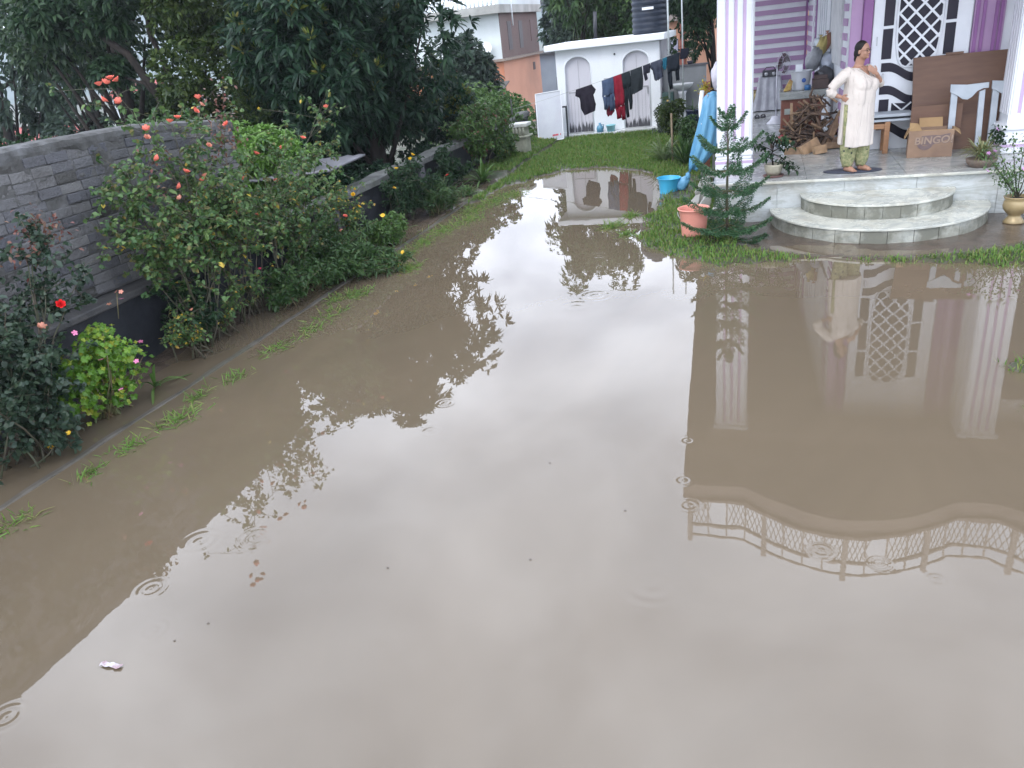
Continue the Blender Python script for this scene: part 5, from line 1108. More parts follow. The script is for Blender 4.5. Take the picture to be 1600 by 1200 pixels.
tb_ = MB().tube([(-12.3, 15, -2), (-12.4, 15, 1.2), (-12.7, 15, 2.3), (-13.2, 15, 3.2), (-14.1, 15, 3.9), (-15, 15, 4.3)], [0.14, 0.11, 0.10, 0.08, 0.06, 0.03], 8).tube([(-12.4, 15, 1.4), (-12.2, 15, 2.4), (-12.5, 15, 3.6), (-12.2, 15, 5.0)], [0.09, 0.07, 0.05, 0.02], 8).tube([(-12.6, 15, 2.1), (-12.9, 14.9, 2.6), (-13.5, 14.9, 2.8)], [0.06, 0.04, 0.015], 6)
tb_.build('trunk', BARK, lt_)
rng = np.random.default_rng(5)
pp = []; 
for c_, r_, n_ in (((-14.3, 15, 4.2), (1.3, 1, 0.7), 380), ((-12.3, 15, 4.8), (1.5, 1, 1.0), 420), ((-13.7, 14.9, 2.9), (0.5, 0.5, 0.3), 130), ((-13.1, 14.8, 0.6), (0.9, 0.6, 0.6), 200)):
    p, w_, _ = crown_pts(c_, r_, n_, rng, 8, 0.45); pp.append(np.hstack([p, w_]))
pp = np.vstack(pp); Pp, Dd = rosettes(pp[:, :3], pp[:, 3:]+[0, 0, .3], 7, 1.1, rng); leaves('crown', Pp, Dd, 0.2, 0.08, DARKL, lt_, droop=0.4, rng=rng)
tree('conifer_shrub', 'slim yellow-olive conifer beside the bright green bush', (-9.45, 13.6, -1), 5, (-9.45, 13.6, 1.6), (0.55, 0.55, 2.3), 9000, YGREEN, 0.07, 0.02, clumps=26, cr=0.3, k=10, trunk_r=0.07, droop=0.0, upb=0.8)
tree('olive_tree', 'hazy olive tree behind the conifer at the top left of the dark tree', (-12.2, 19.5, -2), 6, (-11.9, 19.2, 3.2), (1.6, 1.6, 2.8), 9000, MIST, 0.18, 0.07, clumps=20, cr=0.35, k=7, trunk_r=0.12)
for i, (x, y, z, rx, rz, lab, lm) in enumerate([(-10.6, 9.3, 1.25, 1.5, 0.95, 'low green hedge bush just behind the top of the brick wall', DARKL), (-9.4, 10.8, 1.3, 1.2, 0.9, 'leafy hedge bush behind the wall below the coral roses', MIDG), (-14.5, 11.0, 0.8, 2.6, 1.5, 'broad hedge bush at the left behind the brick wall', YGREEN), (-8.9, 11.6, 1.0, 0.8, 0.8, 'small hedge bush behind the bright green bush', DARKL)]):
    tree('hedge_bush', lab, (x, y, -1.0), 2, (x, y, z), (rx, 1.0, rz), 8000 if i != 2 else 11000, lm, 0.12, 0.055, 'hedge bushes behind the brick wall', clumps=18, cr=0.4, k=7, cat_='bush', trunk_r=0.05)
tree('bright_bush', 'fresh bright lime green bush above the shed roof', (-7.2, 10.3, -0.8), 2.5, (-7.15, 10.15, 1.45), (0.78, 0.85, 0.62), 9000, BRIGHT, 0.11, 0.035, clumps=20, cr=0.36, k=9, cat_='bush', trunk_r=0.05, droop=0.3)
for i, (x, y, z, rx, rz, lab) in enumerate([(-7.9, 13.0, 0.25, 0.9, 0.75, 'dark undergrowth bush in the shade just left of the shed roof'), (-7.0, 13.6, 0.3, 0.8, 0.7, 'dark undergrowth bush under the large dark tree near its trunk'), (-6.9, 15.6, 0.25, 0.6, 0.6, 'dark undergrowth bush behind the coping right of the large tree'), (-9.3, 15.8, 0.6, 1.4, 1.1, 'dark undergrowth bush between the conifer and the large dark tree'), (-6.75, 12.1, 0.1, 0.4, 0.65, 'dark undergrowth bush right behind the shed roof')]):
    tree('void_filler_bush', lab, (x, y, -1.0), 2, (x, y, z), (rx, 0.9, rz), 5000, MANGO, 0.14, 0.06, 'dark bushes added to fill the shaded void behind the low wall', clumps=16, cr=0.42, k=7, cat_='bush', trunk_r=0.04)  # bushes added to darken the void beneath the large tree
# --- shrubs toward the far end
for i, (x, y, z, rx, ry, rz, lab, lm, L_, W_, n_) in enumerate([
  (-7.6, 24.5, -0.1, 2.2, 1.3, 1.25, 'rounded green hedge in front of the orange house wall', FRESH, 0.15, 0.07, 9000),
  (-9.9, 28, 0.0, 2.5, 1.5, 1.2, 'pale green hedge at the foot of the white and orange house', FRESH, 0.18, 0.08, 8000),
  (-6.9, 20.6, 0.55, 0.8, 1.3, 0.8, 'leafy bush left of the white board', FRESH, 0.12, 0.05, 7000),
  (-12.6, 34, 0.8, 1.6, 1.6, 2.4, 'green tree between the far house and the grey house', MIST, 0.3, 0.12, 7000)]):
    tree('green_hedge', lab, (x, y, -1), 2, (x, y, z), (rx, ry, rz), n_, lm, L_, W_, None, clumps=20, cr=0.4, k=7, cat_='hedge', trunk_r=0.05)
tree('feathery_tree', 'bright feathery tree with a thin bare trunk behind the outhouse', (-6.6, 30, -1), 8, (-6.3, 30, 5.2), (2.0, 1.9, 2.5), 12000, MIDG, 0.26, 0.07, clumps=24, cr=0.3, k=7, trunk_r=0.10, droop=0.6)
tree('far_tree', 'mass of green foliage above the left of the outhouse roof', (-7.8, 38, -3), 7, (-7.9, 38, 3.6), (2.8, 2.2, 3.4), 10000, MIST, 0.36, 0.15, clumps=28, cr=0.3, k=6, trunk_r=0.18)
tree('far_tree', 'yellowish green tree behind the middle of the outhouse roof', (-6.0, 32, -2), 6, (-5.6, 32, 2.6), (1.5, 1.6, 2.3), 9000, YGREEN, 0.24, 0.1, clumps=24, cr=0.32, k=6, trunk_r=0.12)
tree('far_tree', 'darker tree to the left of the black water tank', (-4.4, 30, -2), 6, (-4.5, 30, 2.6), (1.5, 1.5, 3.0), 10000, MIDG, 0.22, 0.09, clumps=24, cr=0.32, k=6, trunk_r=0.12)
tree('dark_tree', 'dark dense tree between the outhouse and the left column', (-1.4, 25, -0.5), 7, (-1.65, 24.7, 3.7), (1.3, 1.3, 2.3), 15000, DARKL, 0.17, 0.07, clumps=26, cr=0.34, k=8, trunk_r=0.12, droop=0.5)
tree('dark_tree', 'broad dark tree filling the gap behind the orange house', (-0.6, 33, -1), 8, (-1.2, 33, 3.2), (3.0, 2, 3.2), 12000, DARKL, 0.28, 0.12, clumps=28, cr=0.32, k=7, trunk_r=0.16, droop=0.4)

# --- flowers ---------------------------------------------------------------
def bloom_mesh(name, r, layers=3, petals=5, cup=0.9):
    mb = MB(); rs = random.Random(2)
    for l in range(layers):
        k = 1 - l*0.17; tilt = (0.75 + l*0.3) if layers > 1 else 0.3
        for p in range(petals):
            a0 = 2*math.pi*(p + l*0.5)/petals + rs.uniform(-.1, .1); P = []
            for i in range(4):
                u = i/3; w_ = 0.62*math.sin(math.pi*(0.12+0.75*u))
                rr_ = r*k*u*math.cos(tilt*(0.4+0.6*u)); zz_ = r*k*u*math.sin(tilt*(0.4+0.6*u)) + 0.02*r
                if i == 3: zz_ -= 0.12*r*k
                P.append([(rr_*math.cos(a0+s_*w_), rr_*math.sin(a0+s_*w_), zz_+abs(s_)*0.1*r) for s_ in (-1, -0.4, 0.4, 1)])
            mb.grid(P)
    me = bpy.data.meshes.new(name); me.from_pydata(mb.v, [], mb.f); me.polygons.foreach_set('use_smooth', [True]*len(mb.f)); return me
PET = {}
for nm, c1, c2 in (('coral', (0.75, 0.13, 0.09), (0.68, 0.20, 0.14)), ('faded', (0.65, 0.28, 0.2), (0.5, 0.2, 0.13)), ('red', (0.7, 0.02, 0.02), (0.6, 0.015, 0.02)), ('pink', (0.65, 0.16, 0.32), (0.6, 0.2, 0.36)), ('yellow', (0.75, 0.48, 0.02), (0.7, 0.4, 0.02)), ('crimson', (0.42, 0.02, 0.07), (0.5, 0.03, 0.08)), ('lilac', (0.62, 0.3, 0.6), (0.55, 0.26, 0.55))):
    PET[nm] = mat('petal_'+nm, c1, c2, 0.5, scale=40)
BLOOM = {}
def flower(parent, pos, r, colr, tilt=None, name='flower', layers=4, petals=6):
    key = (colr, layers, petals)
    if key not in BLOOM:
        me = bloom_mesh('bloom_'+colr, 1.0, layers, petals); me.materials.append(PET[colr]); BLOOM[key] = me
    o = bpy.data.objects.new(name, BLOOM[key]); COL.objects.link(o); o.parent = parent
    o.location = Vector(pos) - ORG[parent.name]; o.scale = (r, r, r)
    rs = random.Random(int(pos[0]*977+pos[1]*331+pos[2]*77)); o.rotation_euler = tilt or (rs.uniform(-.8, .9), rs.uniform(-.3, 1.0), rs.uniform(0, 6))
    return o
# --- rose bushes: canes + leaflets along them
def shrub(name, label, base, canes, leafm, L, W, dens=60, spread=0.12, rcane=0.009, cat_='bush', group=None, seed=1, k=3, stemm=None, mats2=None, droop=0.3, umin=0.3, fl=()):
    canes = list(canes) + [((base[0]+(q_[0]-base[0])*.25, base[1]+(q_[1]-base[1])*.4, base[2]+0.02), q_, (0, 0, 0.03), 0.55) for q_ in fl]
    rng = np.random.default_rng(seed); rs = random.Random(seed)
    o = thing(name, label, cat_, base, group); mb = MB(); P = []; D = []; tips = []
    for c_ in canes:
        b0 = Vector(c_[0]); tip = Vector(c_[1]); bend = Vector(c_[2]) if len(c_) > 2 else Vector((0, 0, 0.1)); d0 = c_[3] if len(c_) > 3 else 1.0
        pts = []; n_ = 9
        for i in range(n_):
            u = i/(n_-1); q_ = b0.lerp(tip, u) + bend*math.sin(math.pi*u) + Vector((rs.gauss(0, .012), rs.gauss(0, .012), rs.gauss(0, .01)))*(0 < i < n_-1); pts.append(q_)
        L_ = sum((pts[i+1]-pts[i]).length for i in range(n_-1))
        mb.tube(pts, [rcane*(1-0.7*i/(n_-1)) for i in range(n_)], 6); tips.append(pts[-1])
        nsub = int(3 + L_*5)
        for s_ in range(nsub):
            u = rs.uniform(umin, 1.0); i = min(int(u*(n_-1)), n_-2); q_ = pts[i].lerp(pts[i+1], u*(n_-1)-i)
            e_ = q_ + Vector((rs.gauss(0, 1), rs.gauss(0, 1), rs.gauss(0.35, 0.7)))*spread
            mb.tube([q_, q_.lerp(e_, .5)+Vector((0, 0, .01)), e_], [rcane*.4, rcane*.3, rcane*.2], 4)
            for _ in range(int(dens*d0/6)):
                t_ = rs.uniform(0.1, 1.05); P.append(q_.lerp(e_, t_) + Vector((rs.gauss(0, .02), rs.gauss(0, .02), rs.gauss(0, .02)))); D.append((rs.gauss(0, 1), rs.gauss(0, 1), rs.gauss(0.15, 0.5)))
    P = np.array([tuple(p) for p in P]); D = np.array(D)
    Pn = np.repeat(P, k, 0) + rng.normal(0, 0.012, (len(P)*k, 3)); Dn = np.repeat(D, k, 0) + rng.normal(0, 0.6, (len(P)*k, 3))
    mb.build('stems', stemm or WOODSTEM, o)
    if mats2:
        sel = rng.random(len(Pn)) < mats2[1]
        leaves('yellow_leaves' if mats2[0] is YLEAF else 'young_leaves', Pn[sel], Dn[sel], L*rng.uniform(.6, 1.1, sel.sum()), W, mats2[0], o, rng=rng, droop=droop)
        Pn, Dn = Pn[~sel], Dn[~sel]
    leaves('foliage', Pn, Dn, L*rng.uniform(.6, 1.15, len(Pn)), W*rng.uniform(.8, 1.15, len(Pn)), leafm, o, rng=rng, droop=droop, roll=0.8)
    return o
def fan_canes(bx, by, n, xr, yr, zr, seed, bend=0.15, bz=0.0, spreadb=0.15):
    rs = random.Random(seed); out_ = []
    for i in range(n):
        t_ = (rs.uniform(*xr), rs.uniform(*yr), rs.uniform(*zr))
        out_.append(((bx+rs.gauss(0, spreadb*.5), by+rs.gauss(0, spreadb), bz), t_, (rs.gauss(0, bend*.5), rs.gauss(0, bend*.5), rs.uniform(0, bend))))
    return out_
# the big coral rose
cn = fan_canes(-5.75, 6.5, 10, (-6.1, -5.35), (5.9, 7.3), (1.1, 2.0), 3) + fan_canes(-5.75, 6.4, 5, (-6.0, -5.4), (5.5, 6.3), (1.0, 1.7), 33) + fan_canes(-5.75, 7.3, 14, (-6.1, -5.2), (6.8, 8.6), (1.0, 2.0), 4) + fan_canes(-5.7, 7.9, 12, (-6.0, -5.3), (7.8, 10.0), (0.9, 1.75), 8)
cn += [((-5.8, 6.9, 0.6), (-5.8, 6.25, 2.66), (0, .15, .1), .35), ((-5.8, 7.0, .8), (-5.8, 7.43, 2.40), (0, -.1, .1), .5), ((-5.8, 6.9, .8), (-5.8, 6.9, 2.24), (0, 0, 0), .5), ((-5.8, 7.3, .8), (-5.8, 7.8, 2.15), (0, 0, .1), .6), ((-5.8, 8.6, .6), (-5.8, 10.0, 2.04), (0, -.1, .2), .5), ((-5.7, 8.2, .3), (-5.8, 9.6, 1.6), (0, 0, .2), .8), ((-5.7, 7.0, .4), (-5.5, 6.3, 1.5), (0.1, 0, .15), 1)]
ro = shrub('rose_bush', 'large sprawling rose bush with coral roses and tall canes in front of the brick wall', (-5.75, 7.1, 0), cn, ROSEL, 0.064, 0.042, dens=56, spread=0.25, seed=11, k=3, mats2=(YLEAF, 0.012), umin=0.5)
for i, (y, z, c_) in enumerate([(7.9, 1.5, 'coral'), (8.5, 1.35, 'coral'), (7.4, 1.95, 'faded'), (6.6, 1.95, 'coral'), (9.3, 1.75, 'coral'), (8.3, 0.95, 'faded'), (6.2, 2.69, 'coral'), (6.28, 2.72, 'coral'), (6.12, 2.68, 'coral'), (6.36, 2.70, 'coral'), (6.10, 2.55, 'coral'), (6.30, 2.52, 'coral'), (6.9, 2.26, 'coral'), (7.43, 2.44, 'coral'), (7.45, 2.37, 'faded'), (7.32, 2.32, 'coral'), (7.03, 2.28, 'coral'), (6.55, 2.24, 'coral'), (6.52, 2.16, 'faded'), (6.93, 1.75, 'coral'), (7.17, 1.62, 'coral'), (7.22, 1.66, 'faded'), (6.8, 1.63, 'coral'), (7.6, 1.35, 'coral'), (7.58, 1.16, 'coral'), (7.99, 1.05, 'coral'), (8.21, 1.73, 'coral'), (7.81, 2.12, 'coral'), (10.06, 2.06, 'coral'), (8.77, 1.71, 'coral'), (6.75, 1.52, 'faded'), (8.9, 1.3, 'faded')]):
    kk = 0.945; flower(ro, (-5.8*kk, y*kk, 2.7+(z-2.7)*kk), 0.05 if c_ == 'coral' else 0.042, c_)
rng = np.random.default_rng(77); q_ = np.array([(-5.75, 7.7, 2.2), (-5.75, 6.45, 1.75), (-5.75, 7.6, 1.95)])
Pp = np.repeat(q_, [90, 40, 60], 0) + rng.normal(0, 1, (190, 3))*[.05, .15, .16]; leaves('young_red_leaves', Pp, rng.normal(0, 1, (190, 3)), 0.05, 0.028, REDL, ro, rng=rng)
# dark rose at left edge
cn = fan_canes(-5.6, 4.1, 14, (-5.9, -5.25), (3.5, 4.75), (0.5, 1.6), 14) + fan_canes(-5.6, 3.7, 8, (-5.9, -5.2), (3.0, 4.2), (0.4, 1.5), 15) + fan_canes(-5.45, 4.1, 6, (-5.5, -5.1), (3.8, 4.5), (0.15, 0.6), 16) + [((-5.6, 4.4, .6), (-5.6, 4.75, 1.72)), ((-5.6, 4.4, .6), (-5.6, 4.62, 1.55)), ((-5.6, 4.4, .6), (-5.6, 4.9, 1.62)), ((-5.6, 4.4, .6), (-5.5, 5.1, 1.25))]
rd_ = shrub('rose_bush', 'dark leafy rose bush with one red rose at the left edge of the photo', (-5.55, 4.0, 0), cn, ROSED, 0.062, 0.042, dens=55, spread=0.13, seed=23, k=3)
flower(rd_, (-5.30, 4.50, 1.14), 0.05, 'red'); flower(rd_, (-5.4, 4.35, 1.0), 0.05, 'faded'); flower(rd_, (-5.2, 4.08, 0.2), 0.035, 'yellow'); flower(rd_, (-5.25, 3.92, 0.16), 0.03, 'yellow')
rng = np.random.default_rng(78); Pp = np.repeat(np.array([(-5.6, 4.75, 1.72), (-5.6, 4.62, 1.55), (-5.6, 4.9, 1.62)]), 60, 0) + rng.normal(0, 1, (180, 3))*[.05, .1, .06]; leaves('young_red_leaves', Pp, rng.normal(0, 1, (180, 3)), 0.045, 0.024, REDL, rd_, rng=rng)
# geranium
ger = thing('geranium_bush', 'rounded bright green geranium bush with small pink flowers at the kerb', 'bush', (-5.5, 4.8, 0))
rng = np.random.default_rng(31)
p, w_, _ = crown_pts((-5.5, 4.78, 0.47), (0.36, 0.48, 0.42), 1250, rng, 30, 0.4, 0.5)
p[:, 2] = np.maximum(p[:, 2], 0.03)
st_ = MB()
for i in range(40): st_.tube([(-5.5+rng.normal(0, .05), 4.8+rng.normal(0, .08), 0), tuple((p[i]+np.array([-5.5, 4.8, 0]))/2), tuple(p[i])], [0.008, 0.006, 0.003], 5)
st_.build('stems', STEM, ger)
# round lobed leaves as little umbrellas
vs = []; fs = []
for i in range(len(p)):
    nrm_ = w_[i]*0.55+np.array([0.15, -0.35, 0.75])+rng.normal(0, .22, 3); nrm_ /= np.linalg.norm(nrm_); a_ = np.cross(nrm_, [1, 0.2, 0]); a_ /= np.linalg.norm(a_); b_ = np.cross(nrm_, a_); r_ = rng.uniform(.02, .042); n0 = len(vs); vs.append(tuple(p[i]-nrm_*r_*0.15))
    for k in range(14):
        an = 2*math.pi*k/14; rr_ = r_*(0.86+0.16*math.cos(an*5)) if k != 0 else r_*0.35; vs.append(tuple(p[i]+(a_*math.cos(an)+b_*math.sin(an))*rr_ + nrm_*0.006*math.sin(3*an)))
    for k in range(14): fs.append((n0, n0+1+k, n0+1+(k+1) % 14))
me = bpy.data.meshes.new('foliage'); o_ = ORG[ger.name]; me.from_pydata([(v_[0]-o_[0], v_[1]-o_[1], v_[2]-o_[2]) for v_ in vs], [], fs); link('foliage', me, GERL, ger)
for q_ in ((-5.32, 4.55, 0.88), (-5.2, 4.6, 0.62), (-5.14, 5.0, 0.62), (-5.12, 4.62, 0.34), (-5.3, 5.1, 0.98), (-5.1, 4.85, 0.5)): flower(ger, q_, 0.025, 'pink', layers=1, petals=5)
sp_ = MB().tube([(-5.4, 5.1, .8), (-5.38, 5.15, 1.02)], .004, 5); sp_.build('flower_stalk', STEM, ger)
for q_ in ((-5.38, 5.15, 1.03), (-5.36, 5.18, 1.02), (-5.4, 5.05, 0.95)): flower(ger, q_, 0.022, 'faded', layers=1, petals=5)
# other bed shrubs
s_ = shrub('small_rose', 'thin small rose with one crimson bud in the dark bed', (-5.7, 7.0, 0), fan_canes(-5.65, 6.9, 6, (-5.7, -5.3), (6.5, 7.3), (0.35, 0.75), 41), ROSEL, 0.05, 0.03, fl=[(-5.35, 7.15, 0.61)], dens=34, spread=0.11, seed=41, k=3, mats2=(YLEAF, 0.04)); flower(s_, (-5.35, 7.15, 0.62), 0.03, 'crimson')
s_ = shrub('small_rose', 'small yellowing rose shrub near the geranium', (-5.6, 6.0, 0), fan_canes(-5.6, 6.05, 7, (-5.75, -5.35), (5.8, 6.35), (0.3, 0.7), 42), ROSEL, 0.045, 0.028, fl=[(-5.4, 6.0, 0.54)], dens=40, spread=0.09, seed=42, k=3, mats2=(YLEAF, 0.12)); flower(s_, (-5.4, 6.0, 0.55), 0.03, 'faded')
s_ = shrub('daisy_clump', 'leggy green daisy clump leaning over the kerb with yellow flowers', (-5.45, 8.4, 0), [((-5.5, 8.35, 0), (-4.66, 8.85+0.08*i, 0.10+0.04*(i % 3)), (0, 0, .1+.02*i)) for i in range(7)] + [((-5.5, 8.5, 0), (-5.2, 9.9, 0.52), (0, 0, .12)), ((-5.5, 8.4, 0), (-5.0, 8.7, 0.2), (0, 0, .15)), ((-5.5, 8.4, 0), (-5.3, 8.1, 0.25), (0, 0, .15)), ((-5.5, 8.5, 0), (-5.5, 9.2, 0.45), (0, 0, .1)), ((-5.6, 8.2, 0), (-5.6, 8.4, .45), (0, 0, .1)), ((-5.5, 8.3, 0), (-5.1, 8.3, .15), (0, 0, .2))] + fan_canes(-5.5, 8.6, 14, (-5.6, -4.8), (8.2, 9.5), (0.08, 0.4), 47, 0.12), MIDG, 0.095, 0.022, dens=90, spread=0.12, seed=43, k=3, stemm=STEM, rcane=0.006)
for q_ in ((-5.17, 9.95, 0.56), (-4.60, 9.25, 0.2), (-4.62, 9.1, 0.06)): flower(s_, q_, 0.034, 'yellow', layers=1, petals=12, tilt=(0.7, 0.3, 0))
s_ = shrub('yellow_rose', 'small rose with yellow and pink blooms against the low wall', (-5.8, 9.6, 0), fan_canes(-5.8, 9.7, 8, (-5.9, -5.5), (9.3, 10.3), (0.55, 1.05), 44), ROSEL, 0.055, 0.033, fl=[(-5.6, 10.1, 0.91), (-5.55, 9.9, 0.87), (-5.5, 9.9, .69), (-5.55, 9.55, .64), (-5.5, 9.3, .49), (-5.5, 9.2, .34)], dens=50, spread=0.11, seed=44, k=3, mats2=(YLEAF, 0.08))
for q_, c_ in (((-5.6, 10.1, 0.92), 'yellow'), ((-5.55, 9.9, 0.88), 'yellow'), ((-5.5, 9.9, .7), 'yellow'), ((-5.55, 9.55, .65), 'coral'), ((-5.5, 9.3, .5), 'faded'), ((-5.5, 9.2, .35), 'faded')): flower(s_, q_, 0.045, c_)
s_ = shrub('marigold_bush', 'dense dark shrub with a few yellow flowers in the middle of the bed', (-5.75, 12.0, 0), fan_canes(-5.8, 11.9, 16, (-6.05, -5.45), (11.3, 12.8), (0.45, 1.05), 45), DARKL, 0.06, 0.03, fl=[(-5.6, 11.3, 0.67), (-5.6, 12.1, .99), (-5.65, 12.3, 1.03), (-5.6, 11.5, .94)], dens=90, spread=0.13, seed=45, k=4)
for q_ in ((-5.6, 11.3, 0.68), (-5.6, 12.1, 1.0), (-5.65, 12.3, 1.04), (-5.6, 11.5, .95)): flower(s_, q_, 0.05, 'yellow')
shrub('needle_bush', 'low rosemary-like bush with fine pale leaves at the kerb', (-5.5, 12.6, 0), fan_canes(-5.5, 12.6, 18, (-5.7, -5.05), (12.1, 13.3), (0.2, 0.62), 46, 0.06), MIDG, 0.09, 0.016, dens=80, spread=0.08, seed=46, k=3, stemm=STEM)
s_ = shrub('dark_bush', 'dark bush with a red bloom beside the strap-leaved clump', (-5.8, 14.2, 0), fan_canes(-5.85, 14.2, 12, (-6.1, -5.5), (13.5, 15.0), (0.4, 0.9), 48), DARKL, 0.065, 0.033, fl=[(-5.6, 13.6, 0.44)], dens=80, spread=0.13, seed=48, k=3); flower(s_, (-5.6, 13.6, 0.45), 0.05, 'red')
shrub('green_bush', 'tall leafy bush with reddish tips against the far low wall', (-6.0, 16.4, 0), fan_canes(-6.0, 16.5, 18, (-6.3, -5.5), (15.4, 17.6), (0.7, 1.5), 49), FRESH, 0.085, 0.04, dens=85, spread=0.17, seed=49, k=3, mats2=(REDL, 0.06))
shrub('green_bush', 'bushy shrub in front of the cream pedestal', (-5.75, 17.6, 0), fan_canes(-5.8, 17.7, 12, (-6.1, -5.5), (16.9, 18.2), (0.4, 0.85), 50), FRESH, 0.08, 0.035, dens=80, spread=0.14, seed=50, k=3, mats2=(YLEAF, 0.03))
shrub('green_bush', 'lighter bush hanging over the low wall left of the pedestal', (-6.6, 19, -.5), fan_canes(-6.6, 19, 18, (-7.2, -6.1), (17.8, 20.4), (0.5, 1.3), 51), FRESH, 0.1, 0.05, dens=85, spread=0.2, seed=51, k=3)
shrub('bed_plant', 'fresh green leafy plant at the kerb between the daisy clump and the yellow rose', (-5.45, 10.5, 0), fan_canes(-5.5, 10.5, 12, (-5.7, -5.1), (10.0, 11.1), (0.15, 0.45), 61, .1), FRESH, 0.08, 0.03, dens=70, spread=0.1, seed=61, k=3, stemm=STEM, rcane=.006)
shrub('bed_plant', 'loose green plant at the foot of the big rose bush', (-5.5, 7.7, 0), fan_canes(-5.5, 7.7, 12, (-5.75, -5.15), (7.3, 8.2), (0.12, 0.5), 62, .1), MIDG, 0.075, 0.03, dens=60, spread=0.1, seed=62, k=3, stemm=STEM, rcane=.006)
shrub('bed_plant', 'dark leafy plant low in the bed against the wet wall', (-5.8, 6.6, 0), fan_canes(-5.8, 6.5, 10, (-6.0, -5.45), (6.1, 6.9), (0.2, 0.7), 63, .1), DARKL, 0.07, 0.035, dens=60, spread=0.12, seed=63, k=3)
shrub('bed_plant', 'leafy plant against the low wall behind the daisy clump', (-5.85, 9.0, 0), fan_canes(-5.85, 9.0, 12, (-6.0, -5.5), (8.5, 9.6), (0.3, 0.8), 64, .1), MIDG, 0.07, 0.032, dens=64, spread=0.12, seed=64, k=3)
# --- strap-leaf plants
def strap(name, label, base, n, L, W, m_, seed, el=(0.5, 1.3), droop=0.8, cat_='plant', group=None, az=(0, 6.28), parent=None, pn='leaf_clump'):
    rs = random.Random(seed); o = parent or thing(name, label, cat_, base, group); mb = MB()
    for i in range(n):
        a_ = rs.uniform(*az); e_ = rs.uniform(*el); l_ = L*rs.uniform(.6, 1.1); P = []; d_ = droop*rs.uniform(.6, 1.2)
        for k in range(8):
            u = k/7; h = l_*u*math.cos(e_); z = l_*u*math.sin(e_) - d_*l_*u*u*0.8
            w_ = W*(0.35+1.4*u*(1-u)*1.2)*(1 if k < 7 else 0.1)
            c_ = Vector((base[0]+math.cos(a_)*h, base[1]+math.sin(a_)*h, max(base[2]+z, base[2]-L*0.4 if droop > 0.9 else base[2]+0.01))); s_ = Vector((-math.sin(a_), math.cos(a_), 0))*w_/2
            P.append([c_-s_+Vector((0, 0, w_*.2)), c_, c_+s_+Vector((0, 0, w_*.2))])
        mb.grid(P)
    mb.build(pn, m_, o); return o
STRAPM = leafmat('strap_leaf', [(0.05, 0.12, 0.025), (0.08, 0.17, 0.035), (0.12, 0.20, 0.05)], 0.4)
strap('lily_plant', 'arching strap-leaved plant beside the geranium bush', (-5.5, 5.35, 0), 9, 0.5, 0.035, STRAPM, 1, (0.4, 1.2), 0.7, az=(-1.2, 1.8))
strap('lily_plant', 'thin arching plant at the kerb right of the daisy clump', (-5.5, 11.1, 0), 9, 0.5, 0.03, STRAPM, 2, (0.7, 1.3), 0.6)
strap('lily_plant', 'large strap-leaved clump with yellow edged leaves at the far kerb', (-5.5, 15.2, 0), 44, 0.75, 0.06, STRAPM, 3, (0.5, 1.4), 0.6)
strap('grassy_clump', 'dense grassy clump spilling over the kerb beside the bushes', (-5.35, 13.9, 0), 120, 0.45, 0.018, STRAPM, 4, (0.4, 1.4), 0.7)
strap('grassy_clump', 'second grassy clump nearer the middle bushes', (-5.45, 13.3, 0), 70, 0.38, 0.016, STRAPM, 5, (0.4, 1.4), 0.7)

# --- Norfolk pine
pn_ = thing('norfolk_pine', 'young Norfolk Island pine with tiered branches in front of the porch', 'tree', (-0.42, 10.05, 0))
MB().tube([(-0.42, 10.05, 0), (-0.43, 10.05, 0.6), (-0.42, 10.05, 1.1), (-0.43, 10.05, 1.58)], [0.022, 0.017, 0.012, 0.005], 8).build('trunk', mat('pine_bark', (0.07, 0.05, 0.035), (0.05, 0.07, 0.03), 0.8), pn_)
rs = random.Random(8); bmb = MB(); P = []; D = []
tiers = [(0.10, 0.44, 7, -0.22), (0.24, 0.50, 6, -0.14), (0.44, 0.52, 6, -0.02), (0.66, 0.50, 6, 0.05), (0.90, 0.45, 5, 0.12), (1.15, 0.36, 5, 0.22), (1.38, 0.2, 4, 0.6), (1.5, 0.1, 3, 1.1)]
for z, L_, n_, el in tiers:
    a0 = rs.uniform(0, 6)
    for i in range(n_):
        a_ = a0 + 2*math.pi*i/n_ + rs.uniform(-.2, .2); l_ = L_*rs.uniform(.85, 1.1); pts = []
        for k in range(10):
            u = k/9; pts.append(Vector((-0.425+math.cos(a_)*l_*u, 10.05+math.sin(a_)*l_*u, z + l_*(el*u + 0.22*u*u*(1 if el > -.2 else .5) - 0.10*math.sin(math.pi*u)))))
        bmb.tube(pts, [0.006*(1-.6*k/9) for k in range(10)], 5)
        side = Vector((-math.sin(a_), math.cos(a_), 0))
        for k in range(int(15*l_/0.4)+4):
            u = 0.15 + 0.85*k/(int(15*l_/0.4)+3); q_ = pts[min(int(u*9), 8)].lerp(pts[min(int(u*9)+1, 9)], u*9-min(int(u*9), 8))
            dirv = (pts[min(int(u*9)+1, 9)]-pts[min(int(u*9), 8)]).normalized()
            for sd in (-1, 1):
                bl_ = (0.085*math.sin(math.pi*min(1, 0.25+u*0.72))+0.03)*min(1.0, l_/0.3); tw = (side*sd*0.85 + dirv*0.55 + Vector((0, 0, -0.22))).normalized()
                e_ = q_ + tw*bl_
                for m_ in range(15):
                    t_ = m_/14; P.append(q_.lerp(e_, t_)); D.append(tw*1.0 + Vector((rs.gauss(0, .5), rs.gauss(0, .5), rs.gauss(0.15, .5))))
bmb.build('branches', STEM, pn_)
P = np.array([tuple(p) for p in P]); D = np.array([tuple(p) for p in D]); leaves('needles', P, D, 0.036, 0.011, PINEL, pn_, droop=0.1, rng=np.random.default_rng(3))

